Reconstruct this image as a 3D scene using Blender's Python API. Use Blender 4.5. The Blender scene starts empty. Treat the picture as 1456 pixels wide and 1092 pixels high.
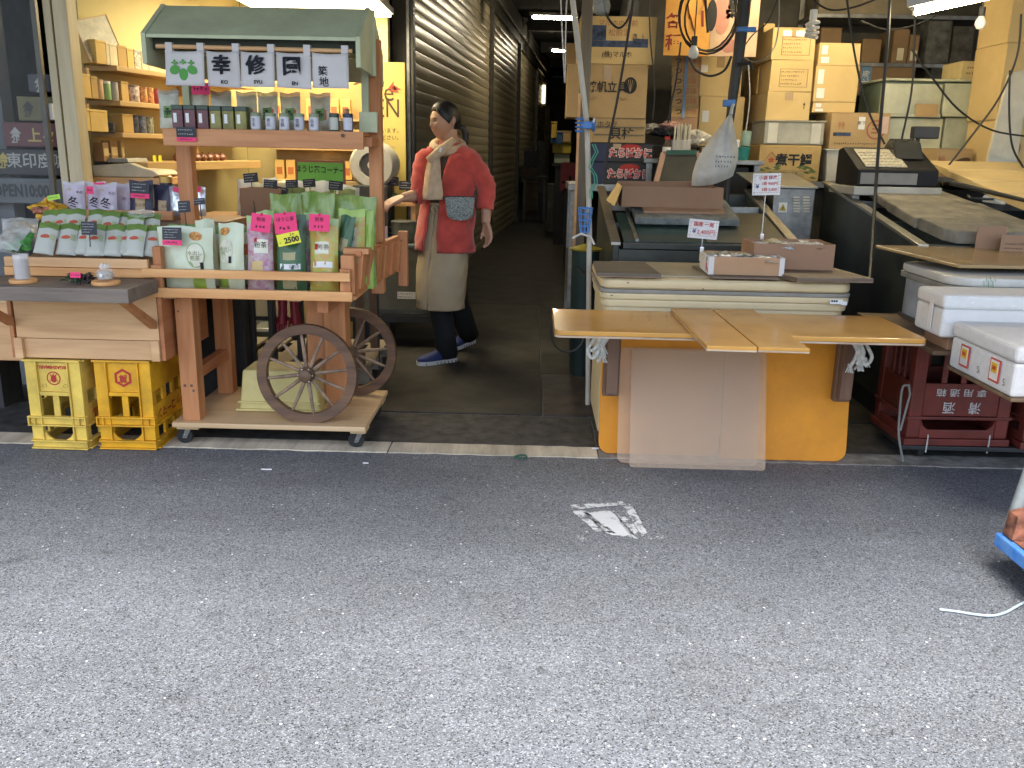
import bpy, bmesh, math, random
from mathutils import Vector, Matrix, Euler
random.seed(7)
scene = bpy.context.scene
COL = scene.collection
R = math.radians

# ------------------------------------------------------------------ camera, sky, sun, exposure
F, PITCH, ROLL, YAW, H = 1264.0, math.atan(333/1264), 0.02, R(1.0), 1.33
cam_d = bpy.data.cameras.new('camera'); cam = bpy.data.objects.new('camera', cam_d); COL.objects.link(cam)
cam_d.sensor_width = 36.0; cam_d.lens = F/1456*36.0; cam_d.clip_start = 0.02; cam_d.clip_end = 500
CAMROT = Matrix.Rotation(YAW, 4, 'Z') @ Matrix.Rotation(math.pi/2-PITCH, 4, 'X') @ Matrix.Rotation(ROLL, 4, 'Z')
cam.matrix_world = Matrix.Translation((0, 0, H)) @ CAMROT
scene.camera = cam
w = bpy.data.worlds.new('World'); scene.world = w; w.use_nodes = True
nt = w.node_tree
sky = nt.nodes.new('ShaderNodeTexSky'); sky.sky_type = 'NISHITA'; sky.sun_disc = False
SUN_EL, SUN_AZ = R(64), R(196)          # high, behind the photographer
sky.sun_elevation = SUN_EL; sky.sun_rotation = SUN_AZ; sky.dust_density = 2.2; sky.air_density = .9; sky.ozone_density = .7
bg = nt.nodes['Background']; bg.inputs['Strength'].default_value = 0.11
nt.links.new(sky.outputs[0], bg.inputs[0])
sd = bpy.data.lights.new('sun', 'SUN'); sd.energy = 1.5; sd.angle = R(30); sd.color = (.95, .975, 1)
sun = bpy.data.objects.new('sun', sd); COL.objects.link(sun)
sdir = Vector((math.sin(SUN_AZ)*math.cos(SUN_EL), math.cos(SUN_AZ)*math.cos(SUN_EL), math.sin(SUN_EL)))
sun.rotation_euler = sdir.to_track_quat('Z', 'Y').to_euler(); sun.location = (0, -8, 12)
scene.view_settings.view_transform = 'Standard'; scene.view_settings.look = 'None'
scene.view_settings.exposure = 2.35; scene.view_settings.gamma = 1.0; scene.view_settings.use_curve_mapping = False
scene.render.engine = 'CYCLES'
scene.cycles.use_denoising = True; scene.cycles.max_bounces = 8; scene.cycles.transparent_max_bounces = 16
scene.cycles.diffuse_bounces = 4; scene.cycles.glossy_bounces = 3; scene.cycles.transmission_bounces = 4
scene.cycles.sample_clamp_indirect = 6.0; scene.cycles.caustics_reflective = False; scene.cycles.caustics_refractive = False

# ------------------------------------------------------------------ helpers: pixel of the photograph -> point at depth y / height z
def W(px, py, y):
    d = CAMROT.to_3x3() @ Vector(((px-728)/F, -(py-546)/F, -1.0)); p = d*(y/d.y)
    return Vector((p.x, p.y, p.z+H))
def G(px, py, z=0.0):
    d = CAMROT.to_3x3() @ Vector(((px-728)/F, -(py-546)/F, -1.0)); p = d*((z-H)/d.z)
    return Vector((p.x, p.y, z))
def fb(px0, py0, px1, py1, y):
    a, b, c, d = W(px0, py0, y), W(px1, py0, y), W(px0, py1, y), W(px1, py1, y)
    return (a.x+c.x)/2, (b.x+d.x)/2, (c.z+d.z)/2, (a.z+b.z)/2

# ------------------------------------------------------------------ materials
MATS = {}
def lin(c):
    if isinstance(c, str):
        c = tuple(int(c[i:i+2], 16)/255 for i in (0, 2, 4))
        return tuple(x/12.92 if x <= .04045 else ((x+.055)/1.055)**2.4 for x in c)
    return c
def mat(name, col=(.5, .5, .5), rough=.6, metal=0, var=.12, scale=6, bump=0, bscale=80, alpha=1.0, emit=0, spec=.5,
        stretch=(1, 1, 1), col2=None, trans=0, coat=0, sheen=0, dirt=0, ior=1.45):
    if name in MATS: return MATS[name]
    m = bpy.data.materials.new(name); m.use_nodes = True; MATS[name] = m
    t = m.node_tree; N = t.nodes; L = t.links; b = N['Principled BSDF']
    col = lin(col)
    b.inputs['Roughness'].default_value = rough; b.inputs['Metallic'].default_value = metal
    b.inputs['Alpha'].default_value = alpha; b.inputs['Specular IOR Level'].default_value = spec
    b.inputs['Transmission Weight'].default_value = trans; b.inputs['Coat Weight'].default_value = coat
    b.inputs['Sheen Weight'].default_value = sheen; b.inputs['IOR'].default_value = ior
    tc = N.new('ShaderNodeTexCoord'); mp = N.new('ShaderNodeMapping'); mp.inputs['Scale'].default_value = stretch
    L.new(tc.outputs['Object'], mp.inputs['Vector'])
    oi = N.new('ShaderNodeObjectInfo'); ad = N.new('ShaderNodeVectorMath'); ad.operation = 'ADD'
    ml = N.new('ShaderNodeMath'); ml.operation = 'MULTIPLY'; ml.inputs[1].default_value = 17.0
    L.new(oi.outputs['Random'], ml.inputs[0]); L.new(mp.outputs[0], ad.inputs[0]); L.new(ml.outputs[0], ad.inputs[1])
    vec = ad.outputs[0]
    nz = N.new('ShaderNodeTexNoise'); nz.inputs['Scale'].default_value = scale; nz.inputs['Detail'].default_value = 5
    nz.inputs['Roughness'].default_value = .62
    L.new(vec, nz.inputs['Vector'])
    rp = N.new('ShaderNodeValToRGB'); L.new(nz.outputs['Fac'], rp.inputs['Fac'])
    c2 = lin(col2) if col2 else tuple(c*(1-var*1.6) for c in col)
    c1 = col if col2 else tuple(min(1, c*(1+var)) for c in col)
    rp.color_ramp.elements[0].position = .32; rp.color_ramp.elements[1].position = .68
    rp.color_ramp.elements[0].color = (*c2, 1); rp.color_ramp.elements[1].color = (*c1, 1)
    out = rp.outputs[0]
    if dirt:
        n2 = N.new('ShaderNodeTexNoise'); n2.inputs['Scale'].default_value = 2.7; n2.inputs['Detail'].default_value = 8
        n2.inputs['Roughness'].default_value = .72
        L.new(ad.outputs[0], n2.inputs['Vector'])
        r2 = N.new('ShaderNodeValToRGB'); r2.color_ramp.elements[0].position = .45; r2.color_ramp.elements[1].position = .75
        r2.color_ramp.elements[0].color = (0, 0, 0, 1); r2.color_ramp.elements[1].color = (dirt, dirt, dirt, 1)
        mx = N.new('ShaderNodeMix'); mx.data_type = 'RGBA'; mx.inputs[7].default_value = (.06, .048, .035, 1)
        L.new(n2.outputs['Fac'], r2.inputs['Fac']); L.new(r2.outputs[0], mx.inputs[0]); L.new(out, mx.inputs[6]); out = mx.outputs[2]
    L.new(out, b.inputs['Base Color'])
    if bump:
        n3 = N.new('ShaderNodeTexNoise'); n3.inputs['Scale'].default_value = bscale; n3.inputs['Detail'].default_value = 3
        L.new(mp.outputs[0], n3.inputs['Vector'])
        bp = N.new('ShaderNodeBump'); bp.inputs['Strength'].default_value = bump; bp.inputs['Distance'].default_value = .004
        L.new(n3.outputs['Fac'], bp.inputs['Height']); L.new(bp.outputs[0], b.inputs['Normal'])
    if emit:
        b.inputs['Emission Color'].default_value = (*col, 1); b.inputs['Emission Strength'].default_value = emit
    return m
def wood(name, light, dark, axis='X', rough=.55, scale=9, coat=0, dirt=0, bump=.25):
    st = {'X': (.09, 1, 1), 'Y': (1, .09, 1), 'Z': (1, 1, .09)}[axis]
    return mat(name, light, rough, col2=dark, stretch=st, scale=scale*2.4, bump=bump, bscale=60, coat=coat, dirt=dirt)

# ------------------------------------------------------------------ mesh builder
class MB:
    def __init__(s): s.v = []; s.f = []
    def add(s, vs, fs, M=None):
        o = len(s.v)
        s.v += [tuple(M @ Vector(v)) if M else tuple(v) for v in vs]; s.f += [[o+i for i in f] for f in fs]
        return s
    def box(s, x0, x1, y0, y1, z0, z1, M=None):
        return s.add([(x0,y0,z0),(x1,y0,z0),(x1,y1,z0),(x0,y1,z0),(x0,y0,z1),(x1,y0,z1),(x1,y1,z1),(x0,y1,z1)],
                     [(3,2,1,0),(4,5,6,7),(0,1,5,4),(1,2,6,5),(2,3,7,6),(3,0,4,7)], M)
    def bar(s, p0, p1, w, h, up=(0,0,1)):           # a square bar from p0 to p1
        p0, p1 = Vector(p0), Vector(p1); d = p1-p0; z = d.normalized(); u = Vector(up)
        if abs(z.dot(u)) > .98: u = Vector((0,1,0))
        x = u.cross(z).normalized(); y = z.cross(x)
        M = Matrix((x, y, z)).transposed().to_4x4(); M.translation = p0
        return s.box(-w/2, w/2, -h/2, h/2, 0, d.length, M)
    def cyl(s, p0, p1, r0, r1=None, n=14, caps=True):
        r1 = r0 if r1 is None else r1
        return s.tube([p0, p1], [r0, r1], n, caps)
    def tube(s, pts, r, n=8, caps=True):
        pts = [Vector(p) for p in pts]; k = len(pts); rs = r if isinstance(r, (list, tuple)) else [r]*k
        t0 = (pts[1]-pts[0]).normalized(); u = Vector((0,0,1)) if abs(t0.z) < .9 else Vector((1,0,0))
        x = u.cross(t0).normalized(); vs = []; fs = []
        for i, p in enumerate(pts):
            t = (pts[min(i+1,k-1)]-pts[max(i-1,0)])
            if t.length < 1e-9: t = t0
            t.normalize(); x = (x - t*x.dot(t)).normalized(); y = t.cross(x)
            for j in range(n):
                a = 2*math.pi*j/n; vs.append(p+(x*math.cos(a)+y*math.sin(a))*rs[i])
        for i in range(k-1):
            for j in range(n):
                j2 = (j+1) % n; fs.append((i*n+j, i*n+j2, (i+1)*n+j2, (i+1)*n+j))
        if caps: fs += [tuple(range(n-1,-1,-1)), tuple((k-1)*n+j for j in range(n))]
        return s.add(vs, fs)
    def lathe(s, prof, c=(0,0,0), n=20, M=None, caps=True):    # prof = (r, z) from bottom to top
        vs = []; fs = []; k = len(prof)
        for r, z in prof:
            for j in range(n):
                a = 2*math.pi*j/n; vs.append((c[0]+r*math.cos(a), c[1]+r*math.sin(a), c[2]+z))
        for i in range(k-1):
            for j in range(n):
                j2 = (j+1) % n; fs.append((i*n+j, i*n+j2, (i+1)*n+j2, (i+1)*n+j))
        if caps and prof[0][0] > 1e-6: fs.append(tuple(range(n-1,-1,-1)))
        if caps and prof[-1][0] > 1e-6: fs.append(tuple((k-1)*n+j for j in range(n)))
        return s.add(vs, fs, M)
    def prism(s, poly, a0, a1, axis='Y'):           # polygon extruded along an axis
        n = len(poly)
        mk = {'Y': lambda p, a: (p[0], a, p[1]), 'X': lambda p, a: (a, p[0], p[1]), 'Z': lambda p, a: (p[0], p[1], a)}[axis]
        vs = [mk(p, a0) for p in poly]+[mk(p, a1) for p in poly]
        fs = [tuple(range(n)), tuple(range(2*n-1, n-1, -1))]+[(i, n+i, n+(i+1) % n, (i+1) % n) for i in range(n)]
        return s.add(vs, fs)
    def grid(s, nx, ny, fn, M=None):
        vs = [fn(i/nx, j/ny) for j in range(ny+1) for i in range(nx+1)]
        fs = [(j*(nx+1)+i, j*(nx+1)+i+1, (j+1)*(nx+1)+i+1, (j+1)*(nx+1)+i) for j in range(ny) for i in range(nx)]
        return s.add(vs, fs, M)
    def build(s, name, m, parent=None, bevel=0, smooth=False, local=False, seg=2, solid=0, sub=0):
        me = bpy.data.meshes.new(name)
        vs = s.v
        if parent is not None and not local:
            iv = WM(parent).inverted(); vs = [iv @ Vector(v) for v in vs]
        me.from_pydata([tuple(v) for v in vs], [], s.f)
        bm = bmesh.new(); bm.from_mesh(me)
        bmesh.ops.recalc_face_normals(bm, faces=bm.faces)
        if bevel:
            es = [e for e in bm.edges if len(e.link_faces) == 2 and e.calc_face_angle(0) > .6]
            bmesh.ops.bevel(bm, geom=es, offset=bevel, segments=seg, affect='EDGES', clamp_overlap=True, profile=.6)
        bm.to_mesh(me); bm.free()
        if smooth:
            for p in me.polygons: p.use_smooth = True
            if smooth != 'all': me.set_sharp_from_angle(angle=R(40))
        me.materials.append(m)
        o = bpy.data.objects.new(name, me); COL.objects.link(o)
        if parent is not None: o.parent = parent
        if solid:
            md = o.modifiers.new('thickness', 'SOLIDIFY'); md.thickness = solid; md.offset = 0
        if sub:
            md = o.modifiers.new('smooth', 'SUBSURF'); md.levels = sub; md.render_levels = sub
        return o
def WM(o):
    m = Matrix.LocRotScale(o.location, o.rotation_euler, o.scale)
    return WM(o.parent) @ m if o.parent else m
LABELS = {}
def tag(o, label, cat, group=None):
    o['label'] = label; o['category'] = cat
    if group: o['group'] = group
    return o
def thing(name, label, cat, loc=(0,0,0), rz=0, group=None, rx=0, ry=0):
    o = bpy.data.objects.new(name, None); COL.objects.link(o); o.empty_display_size = .1
    o.location = loc; o.rotation_euler = (rx, ry, rz)
    return tag(o, label, cat, group)
def struct(o): o['kind'] = 'structure'; return o
def dup(root, loc, rz=None, label=None, group=None, rx=None, scale=None):
    r = root.copy(); COL.objects.link(r); r.location = loc
    if rz is not None: r.rotation_euler[2] = rz
    if rx is not None: r.rotation_euler[0] = rx
    if scale: r.scale = scale
    if label: r['label'] = label
    if group: r['group'] = group
    for ch in KIDS(root):
        c = ch.copy(); COL.objects.link(c); c.parent = r
        for g in KIDS(ch):
            d = g.copy(); COL.objects.link(d); d.parent = c
    return r
def KIDS(o): return [x for x in COL.objects if x.parent == o]
def text(parent, s, pos, size, m, rz=0, rx=math.pi/2, name='lettering', inv=False, sx=1.0, local=False, bold=0, align='CENTER', roll=0):
    """flat print: centred on pos, upright, facing -Y by default"""
    cu = bpy.data.curves.new(name, 'FONT'); cu.body = s; cu.size = size; cu.resolution_u = 2
    cu.align_x = align; cu.align_y = 'CENTER'; cu.offset = bold; cu.extrude = 0
    ob = bpy.data.objects.new(name, cu); COL.objects.link(ob)
    me = bpy.data.meshes.new_from_object(ob); bpy.data.objects.remove(ob); bpy.data.curves.remove(cu)
    M = Matrix.Translation(Vector(pos)) @ Matrix.Rotation(rz, 4, 'Z') @ Matrix.Rotation(rx, 4, 'X') @ Matrix.Rotation(roll+(math.pi if inv else 0), 4, 'Z') @ Matrix.Diagonal((sx, 1, 1, 1))
    if parent is not None and not local: M = WM(parent).inverted() @ M
    me.transform(M); me.materials.clear(); me.materials.append(m); me.name = name
    o = bpy.data.objects.new(name, me); COL.objects.link(o); o.parent = parent
    return o
def scribble(x0, x1, z0, z1, rows, y, h=.5, seed=0, fill=.85, mb=None):
    """rows of small illegible strokes (print too small to read), in the plane y"""
    rr = random.Random(seed); mb = mb or MB(); rh = (z1-z0)/rows
    for r in range(rows):
        zc = z1-(r+.5)*rh; x = x0; w0 = (x1-x0)*(1 if r == 0 else rr.uniform(.6, 1))
        while x < x0+w0*fill:
            ww = rh*h*rr.uniform(.4, .9)
            for k in range(3):
                a = rr.uniform(0, math.pi); l = rh*h*.5; cx = x+ww/2; cz = zc+rr.uniform(-.2, .2)*rh*h
                dx, dz = math.cos(a)*l/2, math.sin(a)*l/2; t = rh*h*.07; nx, nz = -math.sin(a)*t, math.cos(a)*t
                mb.add([(cx-dx-nx, y, cz-dz-nz), (cx+dx-nx, y, cz+dz-nz), (cx+dx+nx, y, cz+dz+nz), (cx-dx+nx, y, cz-dz+nz)], [(0,1,2,3)])
            x += ww*1.25
    return mb
def rrect(x0, x1, z0, z1, r, n=4, corners=(1,1,1,1)):
    """rounded rectangle outline; corners bl, br, tr, tl"""
    pts = []
    for (cx, cz, a0), c in zip(((x0, z0, 180), (x1, z0, 270), (x1, z1, 0), (x0, z1, 90)), corners):
        rr = r if c else 0
        ox = cx+(rr if cx == x0 else -rr); oz = cz+(rr if cz == z0 else -rr)
        if not c: pts.append((cx, cz)); continue
        for k in range(n+1):
            a = R(a0+90*k/n); pts.append((ox+rr*math.cos(a), oz+rr*math.sin(a)))
    return pts
def sheet(pts, y):
    mb = MB(); mb.add([(p[0], y, p[1]) for p in pts], [tuple(range(len(pts)))]); return mb
def spline(P_, n=6):
    Q = []
    for i in range(len(P_)-1):
        p0, p1, p2, p3 = [Vector(P_[j]) for j in (max(i-1, 0), i, i+1, min(i+2, len(P_)-1))]
        for k in range(n):
            f = k/n; Q.append(.5*((2*p1)+(p2-p0)*f+(2*p0-5*p1+4*p2-p3)*f*f+(3*p1-p0-3*p2+p3)*f**3))
    return Q+[Vector(P_[-1])]
ORD = ['first', 'second', 'third', 'fourth', 'fifth', 'sixth', 'seventh', 'eighth', 'ninth', 'tenth', 'eleventh']

# common materials
M_cart = wood('cart_wood', (.64, .295, .125), (.43, .175, .06), 'X', dirt=.12)
M_cartz = wood('cart_wood_upright', (.59, .255, .10), (.38, .14, .045), 'Z', dirt=.15)
M_carty = wood('cart_wood_deep', (.56, .225, .085), (.38, .13, .045), 'Y', dirt=.15)
M_rail = wood('rail_wood', (.80, .425, .165), (.60, .27, .09), 'X')
M_pale = wood('pale_wood', (.76, .46, .22), (.56, .305, .135), 'X', dirt=.1)
M_ply = wood('plywood', (.70, .49, .27), (.55, .36, .18), 'X', dirt=.2)
M_grey = wood('weathered_grey_wood', (.27, .21, .155), (.13, .10, .078), 'X', dirt=.4)
M_darkwood = wood('dark_wood', (.17, .095, .05), (.085, .045, .022), 'Z', dirt=.4)
M_card = mat('cardboard', (.44, .30, .145), .85, var=.08, scale=3, bump=.08, bscale=200)
M_cardl = mat('cardboard_light', (.60, .44, .205), .85, var=.07, scale=3, bump=.08, bscale=200)
M_cardd = mat('cardboard_brown', (.33, .195, .115), .85, var=.08, scale=3, bump=.08, bscale=200)
M_ink = mat('black_ink', (.012, .012, .014), .7, var=0)
M_inkb = mat('brown_ink', (.10, .055, .03), .8, var=0)
M_inkr = mat('red_ink', (.42, .03, .025), .7, var=0)
M_inkw = mat('white_ink', (.75, .75, .73), .7, var=0)
M_white = mat('white_paper', (.78, .77, .74), .8, var=.04)
M_pink = mat('pink_tag', (.86, .045, .17), .6, var=.03)
M_yel = mat('yellow_tag', (.86, .78, .05), .6, var=.03)
M_lime = mat('lime_tag', (.45, .75, .08), .6, var=.03)
M_blackcard = mat('black_card', (.018, .019, .025), .5, var=.1)
M_black = mat('black_plastic', (.028, .028, .028), .5, var=.2)
M_steel = mat('steel', (.36, .35, .31), .35, .85, var=.15, stretch=(.1, 1, 1), scale=40, dirt=.12)
M_steeld = mat('dull_steel', (.30, .30, .29), .45, .9, var=.2, scale=14, dirt=.5)
M_chrome = mat('chrome', (.7, .7, .7), .18, 1.0, var=.05)
M_clear = mat('clear_film', (.85, .87, .86), .12, var=.03, alpha=.28)
M_film = mat('milky_film', (.80, .80, .74), .12, var=.15, scale=25, alpha=.45, bump=.9, bscale=45)
M_glass = mat('glass', (.8, .86, .85), .04, var=.02, alpha=.22)
M_rope = mat('white_rope', (.62, .60, .54), .9, var=.2, scale=60, bump=.6, bscale=220)
M_wire = mat('black_cable', (.02, .02, .02), .5, var=.1)
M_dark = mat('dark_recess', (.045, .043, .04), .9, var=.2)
M_foam = mat('styrofoam', (.66, .63, .58), .9, var=.04, scale=40, bump=.35, bscale=160)
M_green = mat('green_paint', (.52, .55, .35), .6, var=.1, scale=4, dirt=.2)
M_rubber = mat('rubber', (.02, .02, .02), .75)

# ================================================================== SETTING
def asphalt():
    m = bpy.data.materials.new('asphalt'); m.use_nodes = True; t = m.node_tree; N = t.nodes; L = t.links; b = N['Principled BSDF']
    tc = N.new('ShaderNodeTexCoord')
    vo = N.new('ShaderNodeTexVoronoi'); vo.inputs['Scale'].default_value = 255; L.new(tc.outputs['Object'], vo.inputs['Vector'])
    sp = N.new('ShaderNodeSeparateColor'); L.new(vo.outputs['Color'], sp.inputs[0])
    r = N.new('ShaderNodeValToRGB'); e = r.color_ramp.elements; L.new(sp.outputs[0], r.inputs['Fac'])
    e[0].position = 0; e[0].color = (.026, .026, .027, 1); e[1].position = 1; e[1].color = (.27, .27, .27, 1)
    for p, c in ((.08, .045), (.17, .118), (.6, .155), (.84, .20), (.95, .29)): x = e.new(p); x.color = (c*.90, c*.945, c*.99, 1)
    big = N.new('ShaderNodeTexNoise'); big.inputs['Scale'].default_value = .9; big.inputs['Detail'].default_value = 8; big.inputs['Roughness'].default_value = .65
    L.new(tc.outputs['Object'], big.inputs['Vector'])
    rb = N.new('ShaderNodeValToRGB'); rb.color_ramp.elements[0].position = .3; rb.color_ramp.elements[1].position = .72
    rb.color_ramp.elements[0].color = (.82, .79, .76, 1); rb.color_ramp.elements[1].color = (1.12, 1.12, 1.12, 1); L.new(big.outputs['Fac'], rb.inputs['Fac'])
    mx = N.new('ShaderNodeMix'); mx.data_type = 'RGBA'; mx.blend_type = 'MULTIPLY'; mx.inputs[0].default_value = 1
    L.new(r.outputs[0], mx.inputs[6]); L.new(rb.outputs[0], mx.inputs[7])
    # dark oil spots
    sn = N.new('ShaderNodeTexNoise'); sn.inputs['Scale'].default_value = 7.5; sn.inputs['Detail'].default_value = 4; L.new(tc.outputs['Object'], sn.inputs['Vector'])
    sr = N.new('ShaderNodeValToRGB'); sr.color_ramp.elements[0].position = .63; sr.color_ramp.elements[1].position = .72
    sr.color_ramp.elements[0].color = (1, 1, 1, 1); sr.color_ramp.elements[1].color = (.74, .735, .73, 1); L.new(sn.outputs['Fac'], sr.inputs['Fac'])
    m2 = N.new('ShaderNodeMix'); m2.data_type = 'RGBA'; m2.blend_type = 'MULTIPLY'; m2.inputs[0].default_value = 1
    L.new(mx.outputs[2], m2.inputs[6]); L.new(sr.outputs[0], m2.inputs[7])
    # worn lengthwise bands
    bm_ = N.new('ShaderNodeMapping'); bm_.inputs['Scale'].default_value = (.16, 1.1, 1); L.new(tc.outputs['Object'], bm_.inputs['Vector'])
    bn = N.new('ShaderNodeTexNoise'); bn.inputs['Scale'].default_value = 2.6; bn.inputs['Detail'].default_value = 7; bn.inputs['Roughness'].default_value = .7; L.new(bm_.outputs[0], bn.inputs['Vector'])
    br = N.new('ShaderNodeValToRGB'); br.color_ramp.elements[0].position = .36; br.color_ramp.elements[1].position = .64; br.color_ramp.elements[0].color = (.90, .89, .88, 1); br.color_ramp.elements[1].color = (1.08, 1.08, 1.08, 1); L.new(bn.outputs['Fac'], br.inputs['Fac'])
    mb_ = N.new('ShaderNodeMix'); mb_.data_type = 'RGBA'; mb_.blend_type = 'MULTIPLY'; mb_.inputs[0].default_value = 1; L.new(m2.outputs[2], mb_.inputs[6]); L.new(br.outputs[0], mb_.inputs[7]); m2 = mb_
    # worn-in pale chips
    v2 = N.new('ShaderNodeTexVoronoi'); v2.inputs['Scale'].default_value = 46; L.new(tc.outputs['Object'], v2.inputs['Vector'])
    s2 = N.new('ShaderNodeSeparateColor'); L.new(v2.outputs['Color'], s2.inputs[0])
    g1 = N.new('ShaderNodeMath'); g1.operation = 'GREATER_THAN'; g1.inputs[1].default_value = .945; L.new(s2.outputs[1], g1.inputs[0])
    l1 = N.new('ShaderNodeMath'); l1.operation = 'LESS_THAN'; l1.inputs[1].default_value = .17; L.new(v2.outputs['Distance'], l1.inputs[0])
    ml = N.new('ShaderNodeMath'); ml.operation = 'MULTIPLY'; L.new(g1.outputs[0], ml.inputs[0]); L.new(l1.outputs[0], ml.inputs[1])
    m3 = N.new('ShaderNodeMix'); m3.data_type = 'RGBA'; m3.inputs[7].default_value = (.55, .54, .52, 1)
    L.new(ml.outputs[0], m3.inputs[0]); L.new(m2.outputs[2], m3.inputs[6])
    L.new(m3.outputs[2], b.inputs['Base Color']); b.inputs['Roughness'].default_value = .82
    bp = N.new('ShaderNodeBump'); bp.inputs['Strength'].default_value = .55; bp.inputs['Distance'].default_value = .003
    L.new(vo.outputs['Distance'], bp.inputs['Height']); L.new(bp.outputs[0], b.inputs['Normal'])
    return m
M_asph = asphalt()
struct(MB().add([(-40,-40,0),(40,-40,0),(40,40,0),(-40,40,0)], [(0,1,2,3)]).build('road', M_asph))
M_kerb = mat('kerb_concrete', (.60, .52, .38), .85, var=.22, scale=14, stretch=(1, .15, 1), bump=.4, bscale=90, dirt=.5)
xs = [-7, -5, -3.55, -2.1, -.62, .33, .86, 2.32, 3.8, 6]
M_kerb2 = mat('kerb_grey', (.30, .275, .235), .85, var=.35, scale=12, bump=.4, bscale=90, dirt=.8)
rk = random.Random(12)
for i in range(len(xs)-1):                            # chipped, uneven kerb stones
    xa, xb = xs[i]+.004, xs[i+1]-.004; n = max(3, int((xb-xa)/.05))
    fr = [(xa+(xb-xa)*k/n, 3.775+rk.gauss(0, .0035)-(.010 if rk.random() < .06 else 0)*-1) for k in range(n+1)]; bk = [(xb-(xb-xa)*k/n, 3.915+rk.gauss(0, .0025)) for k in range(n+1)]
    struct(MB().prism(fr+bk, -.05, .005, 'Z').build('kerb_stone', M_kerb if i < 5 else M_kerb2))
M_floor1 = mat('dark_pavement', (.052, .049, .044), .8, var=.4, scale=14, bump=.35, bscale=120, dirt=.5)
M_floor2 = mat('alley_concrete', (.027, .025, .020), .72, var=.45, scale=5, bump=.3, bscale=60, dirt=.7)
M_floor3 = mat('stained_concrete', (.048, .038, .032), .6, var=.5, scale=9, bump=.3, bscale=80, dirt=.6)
for a, b in ((-7, .325), (.333, 6)):
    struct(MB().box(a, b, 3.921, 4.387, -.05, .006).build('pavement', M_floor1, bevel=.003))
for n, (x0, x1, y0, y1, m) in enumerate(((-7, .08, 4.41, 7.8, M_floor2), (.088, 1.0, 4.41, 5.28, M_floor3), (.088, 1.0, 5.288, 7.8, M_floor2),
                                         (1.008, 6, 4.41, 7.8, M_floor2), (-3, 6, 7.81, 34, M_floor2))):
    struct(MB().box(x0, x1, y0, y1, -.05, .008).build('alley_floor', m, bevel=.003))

M_wallY = mat('yellow_plaster', (.66, .56, .27), .85, var=.05, scale=2)
M_wallD = mat('dark_wall', (.10, .095, .085), .8, var=.3, scale=2, dirt=.4)
M_ceil = mat('dark_ceiling', (.075, .073, .07), .9, var=.3, scale=2)
# tea shop shell: slanting left wall, back wall, ceiling
lw = MB(); d = Vector((.2, 1, 0)).normalized(); nrm = Vector((-d.y, d.x, 0)); a0 = Vector((-2.55, 4.62, 0)); a1 = a0+d*2.2
a9 = a0+d*.46; p = [a9, a1, a1+nrm*.1, a9+nrm*.1]
lw.prism([(q.x, q.y) for q in p], 0, 2.75, 'Z'); struct(lw.build('tea_shop_side_wall', M_wallY))
struct(MB().box(a1.x+.002, -1.06, a1.y, a1.y+.1, 0, 2.75).build('tea_shop_back_wall', M_wallY))
struct(MB().box(-2.6, -.98, 4.6, 6.85, 2.76, 2.85).build('tea_shop_ceiling', mat('shop_ceiling', (.6, .52, .34), .8)))
struct(MB().box(-7, -2.75, 4.75, 4.85, 0, 3).build('stair_wall', mat('stair_wall', (.16, .165, .17), .8, dirt=.3)))
# unseen facade and awning over the shop fronts, added to shade road and shops
struct(MB().box(-14, 14, 4.0, 4.3, 2.62, 11).build('unseen_upper_facade', mat('facade', (.3, .28, .25), .8)))
struct(MB().box(-14, 14, 1.5, 3.99, 2.75, 2.85).build('unseen_awning_roof', mat('awning', (.16, .16, .15), .7)))
struct(MB().box(-14, 14, 4.31, 36, 3.62, 3.75).build('ceiling', M_ceil))
struct(MB().box(-7.2, -7, 3.95, 34, 0, 3.6).build('end_wall', M_wallD))  # unseen wall added to stop light leaking in from the left
struct(MB().box(6, 6.2, 3.95, 34, 0, 3.6).build('end_wall', M_wallD))  # unseen wall added to stop light leaking in from the right
struct(MB().box(.86, 5.99, 7.9, 8.0, 0, 3.6).build('stall_back_wall', M_wallD))
struct(MB().prism([(.86, 8.01), (.96, 8.01), (2.42, 29), (2.3, 29)], 0, 3.6, 'Z').build('alley_wall', M_wallD))
struct(MB().box(-3, 4, 30, 30.1, 0, 3.6).build('alley_end_wall', M_wallD))
for i in range(6):
    yb = 6.2+i*3.6
    struct(MB().box(-.9+.075*(yb-7), 3, yb, yb+.12, 3.4, 3.61).build('ceiling_beam', M_ceil))

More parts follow.
